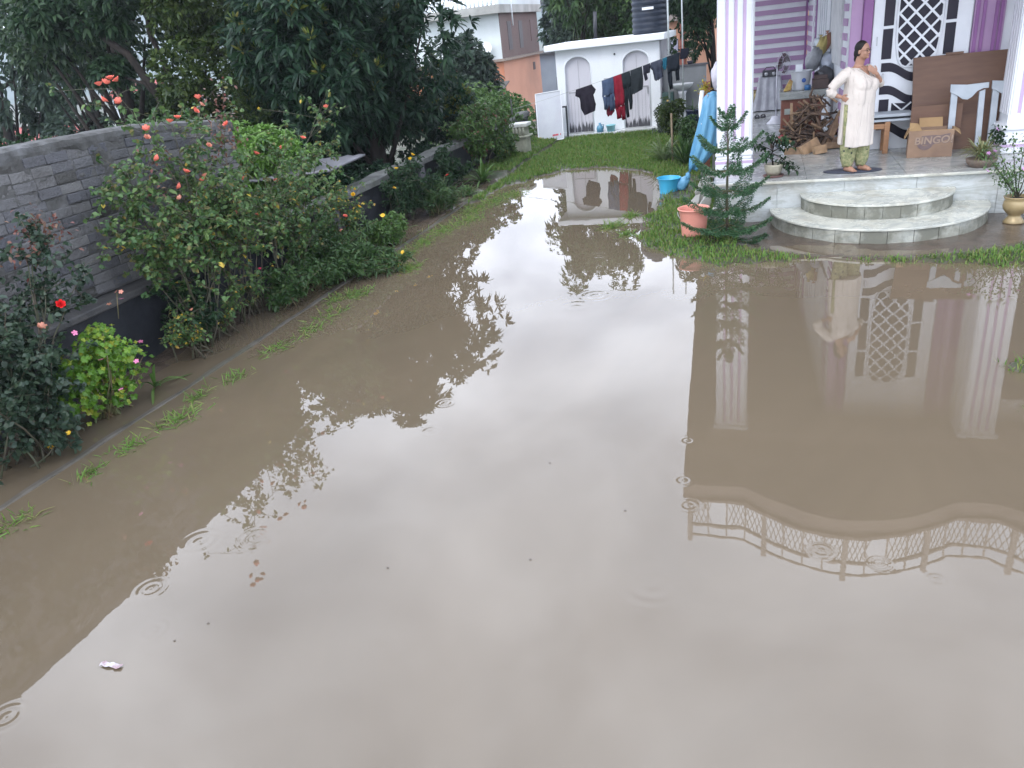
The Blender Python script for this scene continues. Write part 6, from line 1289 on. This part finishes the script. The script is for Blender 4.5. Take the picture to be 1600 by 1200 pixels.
# --- plants round the yard corner
tree('grey_shrub', 'grey-green rounded shrub at the right corner of the outhouse', (-2.3, 20.3, 0), 1, (-2.3, 20.2, 0.4), (0.35, 0.35, 0.42), 3500, leafmat('greygreen_leaf', [(0.10, 0.13, 0.11), (0.14, 0.17, 0.14), (0.07, 0.1, 0.08)]), 0.06, 0.02, clumps=14, k=8, cat_='bush', trunk_r=0.02)
tree('yard_shrub', 'yellowish leafy shrub in front of the dark pot', (-1.95, 18.2, 0), 1, (-1.95, 18.2, 0.75), (0.3, 0.28, 0.45), 2600, YGREEN, 0.08, 0.03, clumps=12, k=7, cat_='bush', trunk_r=0.02)
strap('striped_plant', 'pale spiky plant on the lawn behind the blue bucket', (-1.93, 16.2, 0.05), 110, 0.75, 0.035, leafmat('pale_strap', [(0.14, 0.2, 0.08), (0.2, 0.26, 0.12), (0.1, 0.16, 0.05)]), 7, (0.6, 1.4), 0.5)
strap('striped_plant', 'taller spiky plant beside the foot of the blue sheet', (-1.45, 15.6, 0.05), 90, 0.85, 0.035, MIDG, 8, (0.7, 1.45), 0.5)
tree('yard_shrub', 'low green bush between the spiky plants and the blue sheet', (-1.45, 16.4, 0), 1, (-1.45, 16.4, 0.45), (0.28, 0.3, 0.42), 3000, MIDG, 0.07, 0.03, clumps=12, k=7, cat_='bush', trunk_r=0.02)
o = MB().tube([(-1.72, 15.9, 0), (-1.73, 15.9, 1.0)], 0.02, 6).build('garden_stake', mat('stake_wood', (0.22, 0.17, 0.11), rough=0.8)); tag(o, 'short wooden stake among the spiky plants', 'stake')
o = thing('plant_pot', 'glossy dark blue glazed pot on a block by the yard wall', 'pot', (-1.62, 19.5, 0))
MB().box(-1.76, -1.48, 19.35, 19.65, 0, 0.32).build('block', CONC, o)
MB().lathe([(0.1, 0.32), (0.15, 0.36), (0.165, 0.5), (0.15, 0.6), (0.18, 0.64), (0.18, 0.66), (0.14, 0.66), (0, 0.62)], (-1.62, 19.5, 0), 24).build('pot_body', mat('blue_glaze', (0.02, 0.025, 0.06), rough=0.2), o)
strap('', '', (-1.62, 19.5, 0.64), 24, 0.4, 0.03, MIDG, 9, (0.5, 1.3), 0.7, parent=o, pn='foliage')
for i, (x, z0, lab) in enumerate(((-2.28, 1.54, 'grey pot with a small dark plant on top of the yard wall'), (-1.86, 1.54, 'small black pot with a sparse plant on the yard wall'))):
    o = thing('plant_pot', lab, 'pot', (x, 21.68, z0)); MB().lathe([(0.07, 0), (0.10, 0.18), (0.11, 0.2), (0.08, 0.2), (0, 0.17)] if i == 0 else [(0.06, 0), (0.08, 0.08), (0.06, 0.08), (0, .07)], (x, 21.68, z0), 18).build('pot_body', mat('wall_pot_%d' % i, (0.12, 0.12, 0.11) if i == 0 else (0.02, 0.02, 0.04), rough=0.6), o)
    rng = np.random.default_rng(60+i); Pp = np.array([(x, 21.68, z0+0.28)]) + rng.normal(0, .07, (120-60*i, 3)); leaves('foliage', Pp, rng.normal(0, 1, Pp.shape), 0.06, 0.03, DARKL, o, rng=rng)
    MB().tube([(x, 21.68, z0+.05), (x, 21.68, z0+.3)], .006, 5).build('stem', STEM, o)
o = thing('potted_plant', 'small pot of yellow and orange leaves in front of the brown board', 'plant', (-0.93, 13.75, 1.5)); MB().lathe([(0.04, 0), (0.06, 0.08), (0, .08)], (-0.93, 13.72, 1.42), 14).build('pot_body', mat('orange_pot', (0.6, 0.12, 0.04), rough=0.5), o)
rng = np.random.default_rng(66); Pp = np.array([(-0.95, 13.7, 1.58)]) + rng.normal(0, .045, (110, 3)); leaves('foliage', Pp, rng.normal(0, 1, Pp.shape)+[0, 0, .5], 0.07, 0.025, leafmat('croton_leaf', [(0.2, 0.25, 0.03), (0.4, 0.35, 0.03), (0.5, 0.25, 0.03), (0.12, 0.2, 0.03)]), o, rng=rng)

# --- porch plants
pp_ = thing('potted_tree', 'small pot with a crooked leafy little tree on the porch edge left of the woman', 'potted plant', (0.13, 11.36, PZ))
MB().lathe([(0.075, 0.02), (0.115, 0.08), (0.125, 0.15), (0.13, 0.17), (0.11, 0.17), (0, 0.15)], (0.13, 11.36, PZ), 28).build('pot_body', mat('cream_pot', (0.36, 0.33, 0.25), (0.28, 0.26, 0.2), 0.6, scale=8), pp_)
MB().lathe([(0, 0.002), (0.13, 0.002), (0.14, 0.025), (0.12, 0.02), (0, 0.015)], (0.13, 11.36, PZ), 28).build('saucer', mat('brown_saucer', (0.14, 0.07, 0.06), rough=0.6), pp_)
mb = MB(); Pl = []; rs = random.Random(4)
mb.tube([(0.12, 11.36, .7), (0.10, 11.36, .85), (0.13, 11.35, 1.0), (0.16, 11.35, 1.1)], [0.012, 0.01, 0.008, 0.004], 6)
for a_, b_ in (((0.11, 11.36, .9), (-0.18, 11.3, 0.98)), ((0.11, 11.36, .88), (0.36, 11.3, 0.95)), ((0.13, 11.36, .95), (0.05, 11.3, 1.08)), ((0.12, 11.36, .85), (0.34, 11.3, 0.68)), ((0.12, 11.36, .85), (0.0, 11.3, 0.8)), ((0.14, 11.35, 1.0), (0.30, 11.3, 1.02)), ((0.12, 11.36, .75), (0.42, 11.3, 0.62))):
    a_ = Vector(a_); b_ = Vector(b_); mb.tube([a_, a_.lerp(b_, .5)+Vector((0, 0, .04)), b_], [0.007, 0.005, 0.003], 5)
    for _ in range(46): t_ = rs.uniform(.35, 1.05); Pl.append(tuple(a_.lerp(b_, t_)+Vector((rs.gauss(0, .03), rs.gauss(0, .03), .03*math.sin(t_*3)+rs.gauss(0, .022)))))
mb.build('stems', BARK, pp_); Pl = np.array(Pl); leaves('foliage', Pl, np.random.default_rng(9).normal(0, 1, Pl.shape), 0.075, 0.036, DARKL, pp_, rng=np.random.default_rng(9))
sp_ = thing('spider_plant', 'variegated spider plant in a low clay pot at the porch edge right of the carton', 'potted plant', (2.6, 11.3, PZ))
MB().lathe([(0.13, 0.002), (0.17, 0.06), (0.18, 0.1), (0.16, 0.1), (0, 0.08)], (2.63, 11.3, PZ), 24).build('pot_body', mat('low_clay_pot', (0.17, 0.12, 0.09), (0.12, 0.1, 0.08), 0.8, scale=8), sp_)
strap('', '', (2.62, 11.3, PZ+0.08), 190, 0.5, 0.018, leafmat('spider_leaf', [(0.20, 0.22, 0.09), (0.30, 0.30, 0.15), (0.11, 0.15, 0.05), (0.25, 0.21, 0.09)]), 12, (0.7, 1.5), 0.75, parent=sp_, pn='foliage')
bu = urn('gold_urn_pot', 'golden footed urn pot with a flowering plant standing on the ground at the right edge', 2.88, 10.52, 0.01, 1.04, mat('gold_paint', (0.34, 0.26, 0.135), (0.27, 0.2, 0.10), 0.35, scale=4, metal=0.2))
rs = random.Random(15); mb = MB(); Pl = []
for tx, ty, tz in ((2.62, 10.5, .85), (2.75, 10.5, .95), (2.5, 10.45, .78), (3.05, 10.5, .9), (3.1, 10.5, .75), (2.85, 10.45, 1.0), (2.7, 10.4, .6), (2.45, 10.5, .88)):
    a_ = Vector((2.88, 10.52, .3)); b_ = Vector((tx, ty, tz)); c_ = a_.lerp(b_, .5)+Vector((rs.gauss(0, .02), 0, .02)); mb.tube([a_, c_, b_], [0.008, 0.006, 0.003], 5)
    for _ in range(110): t_ = rs.uniform(.3, 1.05); Pl.append(tuple(a_.lerp(b_, t_)+Vector((rs.gauss(0, .04), rs.gauss(0, .035), rs.gauss(0, .045)))))
mb.build('stems', WOODSTEM, bu); Pl = np.array(Pl); leaves('foliage', Pl, np.random.default_rng(19).normal(0, 1, Pl.shape)+[0, 0, .4], 0.045, 0.02, leafmat('periwinkle_leaf', [(0.08, 0.15, 0.05), (0.11, 0.19, 0.06), (0.05, 0.10, 0.04)]), bu, rng=np.random.default_rng(19))
for q_ in ((2.49, 10.42, .86), (2.55, 10.42, .88), (2.5, 10.4, .66), (2.86, 10.42, .66), (3.02, 10.4, .8)): flower(bu, q_, 0.026, 'lilac', layers=1, petals=5)
o = thing('potted_plant', 'small plant with a pink flower on the ledge beside the right column base', 'potted plant', (2.98, 12.0, PZ))
MB().lathe([(0.05, 0.002), (0.07, 0.12), (0.05, 0.12), (0, .1)], (2.93, 11.98, PZ), 16).build('pot_body', mat('grey_pot', (0.2, 0.2, 0.2), rough=0.7), o)
rng = np.random.default_rng(70); Pp = np.array([(2.93, 11.98, 0.80)]) + rng.normal(0, .055, (150, 3)); leaves('foliage', Pp, rng.normal(0, 1, Pp.shape)+[0, 0, .4], 0.055, 0.03, DARKL, o, rng=rng); flower(o, (2.9, 11.9, .9), .03, 'lilac', layers=1, petals=5)

# --- grass -----------------------------------------------------------------
def grass(name, label, n, xr, yr, h, seed, keep, bunch=1):
    rng = np.random.default_rng(seed)
    if bunch > 1:
        m_ = n//bunch; x = np.repeat(rng.uniform(*xr, m_), bunch)+rng.normal(0, .025, m_*bunch); y = np.repeat(rng.uniform(*yr, m_), bunch)+rng.normal(0, .025, m_*bunch)
    else: x = rng.uniform(*xr, n); y = rng.uniform(*yr, n)
    z = ground_z(x, y); k = keep(x, y, z, rng); x, y, z = x[k], y[k], z[k]; n = len(x)
    a = rng.uniform(0, 2*math.pi, n); L = h*rng.uniform(.5, 1.3, n); lean = rng.uniform(.15, .9, n)
    b = np.stack([x, y, z-0.005], 1); d = np.stack([np.cos(a)*lean, np.sin(a)*lean, np.ones(n)], 1); d /= np.linalg.norm(d, axis=1, keepdims=True)
    s = np.stack([-np.sin(a), np.cos(a), np.zeros(n)], 1)*0.0035*rng.uniform(.7, 1.5, (n, 1))*(1+y[:, None]/14)
    v = np.empty((n, 5, 3)); v[:, 0] = b-s; v[:, 1] = b+s; mid = b+d*L[:, None]*.55; v[:, 2] = mid+s*.8; v[:, 3] = mid-s*.8; v[:, 4] = b+d*L[:, None]*0.95 + np.stack([np.cos(a), np.sin(a), -np.ones(n)*.6], 1)*L[:, None]*.22*lean[:, None]
    me = bpy.data.meshes.new(name); me.vertices.add(n*5); me.vertices.foreach_set('co', v.reshape(-1))
    base = (np.arange(n)*5)[:, None]; me.loops.add(n*7); me.loops.foreach_set('vertex_index', (base+np.array([[0, 1, 2, 3, 3, 2, 4]])).reshape(-1).astype(np.int32))
    me.polygons.add(n*2); me.polygons.foreach_set('loop_start', ((np.arange(n)*7)[:, None]+np.array([[0, 4]])).reshape(-1).astype(np.int32)); me.update(calc_edges=True); me.validate()
    o = link(name, me, GRASSM); tag(o, label, 'grass', kind='stuff'); return o
def mudmask(x, y): return (sm(-np.hypot((x-1.4)/1.25, (y-11.05)), -2.05, -1.80)*(y < 11.2)*(x > -0.3))
grass('lawn_grass', 'wet green lawn grass between the puddle and the outhouse', 105000, (-5.95, -0.6), (12.5, 20.9), 0.085, 1, lambda x, y, z, r: (z > 0.0) & (r.random(len(x)) < sm(z, 0.0, 0.03)*(0.55+0.45*wob(x*1.7, y*1.4))+.12) & ((x > -5.12) | (y > 16.2)) & (r.random(len(x)) > 0.85*sm(-np.abs(x+1.25), -.3, -.1)*(y < 14.5)))
grass('shore_grass', 'ragged grass strip along the flood edge in front of the marble steps', 75000, (-1.9, 3.6), (8.3, 12.6), 0.065, 2, lambda x, y, z, r: (z > -0.035) & (r.random(len(x)) < sm(z, -0.04, 0.03)*(0.6+0.4*wob(x*2.1, y*2.4))) & (r.random(len(x)) > mudmask(x, y)*1.3) & ((y < 11.0) | (x < -0.7)))
grass('islet_grass', 'half drowned grass at the right edge of the water', 10000, (1.4, 3.4), (4.8, 7.0), 0.07, 3, lambda x, y, z, r: (z > -0.07) & (r.random(len(x)) < sm(z, -0.08, 0.02)*(.5+.5*wob(x*3, y*3))), bunch=5)
rng = np.random.default_rng(12)
wp = [(-4.86, 3.85, .10), (-4.85, 4.25, .12), (-4.74, 4.83, .16), (-4.78, 4.7, .12), (-4.77, 5.63, .12), (-4.81, 6.35, .15), (-4.69, 6.81, .2), (-4.71, 7.41, .2), (-4.5, 9.16, .15), (-4.86, 11.26, .3), (-4.64, 11.86, .25), (-4.8, 12.6, .3), (-4.67, 13.31, .3), (-4.86, 10.5, .2), (-2.14, 11.03, .13), (-2.05, 11.15, .12), (-4.89, 3.18, .15), (-4.9, 9.9, .2), (-4.95, 7.9, .15), (-4.75, 8.1, .15), (-4.9, 5.2, .1), (-1.9, 11.7, .12), (-4.45, 13.8, .3), (-1.8, 10.6, .12)]
P = []; D = []
for x, y, s_ in wp:
    n_ = int(60 + s_*600) if y > 8 else int(34+s_*260); P.append(np.stack([x+rng.normal(0, s_*.45, n_), y+rng.normal(0, s_*.8, n_), np.full(n_, -0.004)], 1)); D.append(np.stack([rng.normal(0, 1, n_), rng.normal(0, 1, n_), rng.uniform(.15, .9, n_)], 1))
P = np.vstack(P); D = np.vstack(D); o = leaves('water_weeds', P, D, rng.uniform(.05, .16, len(P)), 0.009, GRASSM, None, droop=0.1, rng=rng); tag(o, 'scattered grass blades poking out of the flood along the kerb', 'weeds', kind='stuff')

# ================================================================== the woman
def woman():
    TH = R(42)
    F = Vector((math.sin(TH), -math.cos(TH), 0)); Rt = Vector((-math.cos(TH), -math.sin(TH), 0))
    org = Vector((1.13, 11.42, PZ+0.016))
    W = lambda r, f, z: org + Rt*r + F*f + Vector((0, 0, z))
    o = thing('person', 'woman in a long cream tunic and green printed trousers with a hand on her hip', 'person', org)
    SKIN = mat('skin', (0.34, 0.185, 0.125), (0.30, 0.16, 0.105), 0.5, scale=10)
    def limb(mb, pts, rad, n=14): mb.tube([W(*p) for p in pts], rad, n)
    def rings(mb, rows, n=28, fx=None):
        P = []
        for (z, cr, cf, a, b_) in rows:
            P.append([W(cr + a*math.cos(t_)*(1 + (fx(t_, z) if fx else 0)), cf + b_*math.sin(t_)*(1 + (fx(t_, z) if fx else 0)), z) for t_ in [2*math.pi*k/n for k in range(n)]])
        nb = len(mb.v); mb.grid(P, close=True)
        mb.f.append(tuple(nb+k for k in range(n))[::-1]); mb.sm.append(True); mb.f.append(tuple(nb+(len(P)-1)*n+k for k in range(n))); mb.sm.append(True)
    # --- body -----
    HF = 0.035  # head forward
    HT = R(-14)  # head turn toward her left
    hF = (F*math.cos(HT) - Rt*math.sin(-HT)*-1)
    hF = Matrix.Rotation(R(12), 3, 'Z') @ F; hR = Matrix.Rotation(R(12), 3, 'Z') @ Rt
    H0 = W(0, HF, 1.475)
    Hd = lambda r, f, z: H0 + hR*r + hF*f + Vector((0, 0, z))
    def scl(mb, k_=0.92): mb.v = [tuple(H0 + (Vector(q_)-H0)*k_) for q_ in mb.v]; return mb
    b = MB()
    HM = Matrix((hR, hF, Vector((0, 0, 1)))).transposed()
    b.blob(Hd(0, -0.005, 0.03), (0.075, 0.092, 0.095), 24, 16, rot=HM)
    b.blob(Hd(0, 0.018, -0.035), (0.062, 0.072, 0.075), 20, 14, rot=HM)     # jaw and cheeks
    for s_ in (-1, 1):
        b.blob(Hd(0.034*s_, 0.062, -0.025), (0.026, 0.022, 0.026), 12, 8, rot=HM)  # cheeks
        b.blob(Hd(0.076*s_, -0.005, -0.005), (0.010, 0.018, 0.030), 10, 8, rot=HM)   # ears
        b.blob(Hd(0.03*s_, 0.080, 0.028), (0.024, 0.012, 0.008), 10, 6, rot=HM)  # brow
    b.blob(Hd(0, 0.078, -0.075), (0.022, 0.018, 0.018), 12, 8, rot=HM)  # chin
    b.tube([Hd(0, 0.080, 0.022), Hd(0, 0.096, -0.005), Hd(0, 0.106, -0.022)], [0.007, 0.010, 0.013], 8)
    b.blob(Hd(0.012, 0.096, -0.025), (0.008, 0.010, 0.008), 8, 6); b.blob(Hd(-0.012, 0.096, -0.025), (0.008, 0.010, 0.008), 8, 6)
    b.tube([Hd(-0.022, 0.080, -0.048), Hd(0, 0.091, -0.046), Hd(0.022, 0.080, -0.048)], [0.004, 0.0065, 0.004], 8)
    b.tube([Hd(-0.018, 0.080, -0.056), Hd(0, 0.089, -0.057), Hd(0.018, 0.080, -0.056)], [0.004, 0.007, 0.004], 8)
    scl(b)
    limb(b, [(0, -0.02, 1.24), (0, -0.005, 1.33), (0, 0.02, 1.43)], [0.075, 0.056, 0.055], 16)
    rings(b, [(0.80, 0, 0, .15, .11), (1.0, 0, 0, .15, .11), (1.15, 0, 0, .15, .11), (1.24, 0, 0, .15, .09), (1.30, 0, -0.01, .10, .06)])
    limb(b, [(0.17, -0.01, 1.25), (0.27, -0.07, 1.14), (0.345, -0.125, 1.045)], [0.05, 0.045, 0.036])
    limb(b, [(0.345, -0.125, 1.045), (0.28, -0.10, 0.985), (0.225, -0.055, 0.955)], [0.036, 0.032, 0.024])
    limb(b, [(-0.17, -0.01, 1.25), (-0.24, 0.03, 1.14), (-0.27, 0.10, 1.045)], [0.05, 0.045, 0.036])
    limb(b, [(-0.27, 0.10, 1.045), (-0.18, 0.17, 1.12), (-0.085, 0.20, 1.205)], [0.036, 0.032, 0.023])
    for s_, fx_, fy_, tw in ((1, 0.075, -0.02, 0.25), (-1, -0.085, 0.06, -0.1)):
        limb(b, [(0.09*s_, 0, 0.80), (0.085*s_, 0.01, 0.46), (fx_, fy_, 0.09)], [0.085, 0.06, 0.038])
        b.blob(W(fx_, fy_-0.01, 0.04), (0.036, 0.042, 0.040), 12, 8)
        limb(b, [(fx_, fy_-0.02, 0.032), (fx_+0.01*s_, fy_+0.07, 0.03), (fx_+0.015*s_, fy_+0.135, 0.02)], [0.034, 0.038, 0.026])
        for k in range(5):
            ox = (k-2)*0.014*1.1; limb(b, [(fx_+0.012*s_+ox, fy_+0.125, 0.017), (fx_+0.014*s_+ox, fy_+0.168-abs(k-(1 if s_ > 0 else 3))*0.006, 0.011)], [0.0085, 0.0065 if k not in (0, 4) else 0.006], 8)
    # right hand on hip: palm on the side, fingers pointing forward/down, thumb back
    def hand(mb, wrist, palm_dir, nrm_, lat, curl, wdt=0.038):
        wv, pd, n_, la = Vector(wrist), Vector(palm_dir).normalized(), Vector(nrm_).normalized(), Vector(lat).normalized()
        pm = wv + pd*0.045
        mt = Matrix((la, pd, n_)).transposed()
        mb.blob(pm, (wdt, 0.05, 0.014), 14, 10, rot=mt)
        for k, l_ in enumerate((0.060, 0.070, 0.066, 0.052)):
            s0 = pm + la*(-0.027+0.018*k) + pd*0.038; p1 = s0 + (pd*math.cos(curl*.5)+n_*math.sin(curl*.5))*l_*.45; p2 = p1 + (pd*math.cos(curl*1.3)+n_*math.sin(curl*1.3))*l_*.32; p3 = p2 + (pd*math.cos(curl*1.9)+n_*math.sin(curl*1.9))*l_*.26
            mb.tube([s0-pd*.01, p1, p2, p3], [0.0088, 0.0082, 0.0075, 0.006], 8)
        t0 = wv + pd*0.02 - la*0.03; mb.tube([t0, t0 - la*0.022 + pd*0.025 + n_*.005, t0 - la*0.03 + pd*0.055 + n_*.012], [0.011, 0.0095, 0.007], 8)
    vv_ = lambda r, f, z: Rt*r + F*f + Vector((0, 0, z))
    hand(b, W(0.225, -0.05, 0.955), vv_(-0.15, 0.75, -0.35), vv_(-1, -0.1, -0.1), vv_(0.1, 0.3, 0.9)*-1, 0.5)
    hand(b, W(-0.085, 0.20, 1.205), vv_(0.75, -0.12, 0.55), vv_(0.1, -1, 0.3), vv_(-0.5, 0.1, 0.8)*-1, 0.25)
    bo = b.build('body', SKIN, o)
    m_ = bo.modifiers.new('remesh', 'REMESH'); m_.mode = 'VOXEL'; m_.voxel_size = 0.0055; m_.use_smooth_shade = True
    s_ = bo.modifiers.new('smooth', 'SMOOTH'); s_.factor = 0.5; s_.iterations = 3
    # --- hair
    HAIR = mat('black_hair', (0.010, 0.008, 0.008), (0.016, 0.013, 0.012), 0.6, spec=0.2, scale=60, stretch=(1, 1, .2))
    h = MB()
    h.blob(Hd(0, -0.022, 0.046), (0.082, 0.092, 0.096), 24, 16, rot=HM)
    h.blob(Hd(0, -0.07, -0.02), (0.062, 0.05, 0.075), 18, 12, rot=HM); h.blob(Hd(0, -0.085, -0.09), (0.034, 0.034, 0.05), 14, 10, noise=.05, rot=HM)
    h.blob(Hd(0.062, -0.03, 0.0), (0.02, 0.045, 0.055), 12, 8, rot=HM); h.blob(Hd(-0.062, -0.03, 0.0), (0.02, 0.045, 0.055), 12, 8, rot=HM)
    ho_ = scl(h).build('hair', HAIR, o); m_ = ho_.modifiers.new('remesh', 'REMESH'); m_.mode = 'VOXEL'; m_.voxel_size = 0.006; m_.use_smooth_shade = True
    # face details
    fe = MB()
    for s_ in (-1, 1): fe.blob(Hd(0.029*s_, 0.084, 0.010), (0.011, 0.006, 0.0055), 10, 6, rot=HM)
    scl(fe).build('eyes', mat('eye_dark', (0.03, 0.02, 0.02), rough=0.2), bo)
    eb = MB()
    for s_ in (-1, 1): eb.tube([Hd(0.014*s_, 0.093, 0.033), Hd(0.032*s_, 0.090, 0.038), Hd(0.048*s_, 0.076, 0.032)], [.003, .0035, .002], 6)
    scl(eb).build('eyebrows', HAIR, bo)
    lp = scl(MB().tube([Hd(-0.021, 0.085, -0.051), Hd(0, 0.0965, -0.0515), Hd(0.021, 0.085, -0.051)], [0.002, 0.005, 0.002], 8)); lp.build('lips', mat('lips', (0.30, 0.10, 0.09), rough=0.4), bo)
    gl = MB()
    for s_ in (-1, 1):
        gl.tube([Hd(0.031*s_+0.022*math.cos(t_), 0.099-abs(0.031*s_+0.022*math.cos(t_))*0.12, 0.008+0.015*math.sin(t_)) for t_ in np.linspace(0, 2*math.pi, 17)], 0.0014, 5)
        gl.tube([Hd(0.053*s_, 0.092, 0.012), Hd(0.078*s_, 0.04, 0.014), Hd(0.080*s_, -0.005, 0.008)], 0.0015, 5)
    gl.tube([Hd(-0.009, 0.100, 0.012), Hd(0.009, 0.100, 0.012)], 0.0015, 5)
    scl(gl).build('spectacles', mat('spectacle_frame', (0.05, 0.04, 0.04), rough=0.3), o)
    # --- tunic: front panel and back panel joined above the hips, slit at the sides
    KM = mat('cream_tunic', (0.56, 0.51, 0.465), (0.52, 0.47, 0.43), 0.9, scale=5, spec=0.1)
    t = KM.node_tree; bb = t.nodes['Principled BSDF']; bump(t, bb, noise(t, coords(t, (9, 9, 1.3)), 1.0, 4, 0.55, 0.2, 0.8, 0.8), 1.0, 0.03)
    k_ = MB()
    def fold(t_, z): return (0.022*math.sin(t_*7+2)+0.014*math.sin(t_*11+z*3+1))*min(1, max(0, (1.05-z)*1.6))
    rings(k_, [(0.86, 0, .02, .212, .195), (0.93, 0, .026, .210, .195), (1.0, 0, .03, .202, .188), (1.06, 0, .025, .198, .172), (1.11, 0, .03, .20, .175), (1.16, 0, .02, .20, .158), (1.22, 0, .005, .195, .125), (1.265, 0, -.01, .165, .092), (1.295, 0, -.02, .11, .066)], 44, fold)
    for s_ in (-1, 1): k_.blob(W(0.07*s_, 0.118, 1.07), (0.12, 0.085, 0.11), 18, 12)
    limb(k_, [(0.13, -0.01, 1.265), (0.20, -0.035, 1.22), (0.27, -0.075, 1.15), (0.34, -0.122, 1.065)], [0.062, 0.075, 0.068, 0.056], 16)
    limb(k_, [(0.345, -0.125, 1.07), (0.335, -0.12, 1.02), (0.285, -0.10, 0.985)], [0.055, 0.060, 0.050], 16)
    limb(k_, [(-0.13, -0.01, 1.265), (-0.20, 0.0, 1.22), (-0.25, 0.04, 1.13), (-0.285, 0.10, 1.055)], [0.062, 0.072, 0.064, 0.052], 16)
    limb(k_, [(-0.285, 0.10, 1.06), (-0.25, 0.125, 1.07), (-0.20, 0.155, 1.10)], [0.05, 0.048, 0.042], 16)
    for t0, t1, zb_ in ((R(10), R(176), 0.33), (R(207), R(350), 0.36)):
        P = []
        for i in range(16):
            u = i/15; z = 0.93*(1-u) + zb_*u; row_ = []
            for j in range(44):
                t_ = t0 + (t1-t0)*j/43; a_ = 0.209 + 0.03*u; b2 = 0.19 + 0.012*u
                f_ = 1 + u*(0.035*math.sin(t_*9+1)+0.022*math.sin(t_*15+2*u)) - 0.02*u
                row_.append(W(a_*math.cos(t_)*f_, 0.02 + b2*math.sin(t_)*f_, z + 0.006*math.sin(t_*6)*u))
            p0, p1 = row_[-1], row_[0]; ctr_ = W(0, 0.02, z)
            for j in range(1, 12):
                q_ = p0.lerp(p1, j/12); row_.append(q_ + (ctr_-q_)*0.12)
            P.append(row_)
        nb = len(k_.v); k_.grid(P, close=True); m2 = len(P[0])
        k_.f.append(tuple(nb+k for k in range(m2))); k_.sm.append(True); k_.f.append(tuple(nb+15*m2+k for k in range(m2))[::-1]); k_.sm.append(True)
    ko = k_.build('tunic', KM, o); m_ = ko.modifiers.new('remesh', 'REMESH'); m_.mode = 'VOXEL'; m_.voxel_size = 0.0075; m_.use_smooth_shade = True
    s2 = ko.modifiers.new('smooth', 'SMOOTH'); s2.factor = 0.5; s2.iterations = 9
    vn = MB(); P = []
    for i in range(7):
        u = i/6; z = 1.30 - 0.115*u; wd = 0.075*(1-u)**0.8; ff = 0.058 + 0.092*u
        P.append([W(wd*c_ - 0.012*u, ff + 0.012*(1-c_*c_)*(1-u) + 0.006, z) for c_ in (-1, -.5, 0, .5, 1)])
    vn.grid(P); vn.build('bare_neckline', SKIN, bo, solid=0.004)
    # --- trousers
    TM_, t, bb = base_mat('printed_green_cloth'); v = coords(t, (1, 1, 1))
    vor = N(t, 'ShaderNodeTexVoronoi', ins={'Scale': 11.0}); t.links.new(v, vor.inputs['Vector'])
    mr = N(t, 'ShaderNodeMapRange', ins={1: 0.19, 2: 0.16}); t.links.new(vor.outputs['Distance'], mr.inputs[0])
    c1 = mixrgb(t, noise(t, v, 26, 4, .6, .42, .58), (0.30, 0.29, 0.15), (0.17, 0.19, 0.09)); t.links.new(mixrgb(t, mr.outputs[0], c1, (0.02, 0.03, 0.03)), bb.inputs['Base Color']); bb.inputs['Roughness'].default_value = 0.9
    tr_ = MB()
    for s_, fx_, fy_ in ((1, 0.075, -0.02), (-1, -0.085, 0.06)):
        P = []
        for z, r_, k in ((0.86, .11, 0), (0.6, .115, .2), (0.42, .11, .5), (0.28, .10, .8), (0.16, .085, 1), (0.11, .07, 1), (0.085, .058, 1), (0.062, .056, 1)):
            cx_ = 0.088*s_*(1-k)+fx_*k; cy_ = fy_*k
            P.append([W(cx_ + r_*math.cos(t_)*(1+.07*math.sin(6*t_+z*9)), cy_ + r_*math.sin(t_)*(1+.07*math.sin(6*t_+z*9)), z + (0.01*math.sin(3*t_) if z < .1 else 0)) for t_ in np.linspace(0, 2*math.pi, 28, endpoint=False)])
        tr_.grid(P, close=True)
    tr_.build('trousers', TM_, o, solid=0.004)
    MB().tube([W(0.3+0.0, -0.105, 0.98)+vv_(0.028*math.cos(t_), 0, 0)+Vector((0, 0, 0)) for t_ in (0, .1)], .001, 4)
    return o
woman()

# ================================================================== damp air
hz = MB().box(-680, 680, -60, 1060, -7.6, 96)
HZM = bpy.data.materials.new('damp_air'); HZM.use_nodes = True; t = HZM.node_tree; t.nodes.clear()
vo = N(t, 'ShaderNodeVolumePrincipled', ins={'Color': (0.86, 0.91, 1.0, 1), 'Density': 0.0006, 'Anisotropy': 0.2}); oo = N(t, 'ShaderNodeOutputMaterial'); t.links.new(vo.outputs[0], oo.inputs['Volume'])
tag(hz.build('haze', HZM), 'thin damp monsoon haze over the whole valley', 'haze', kind='stuff')
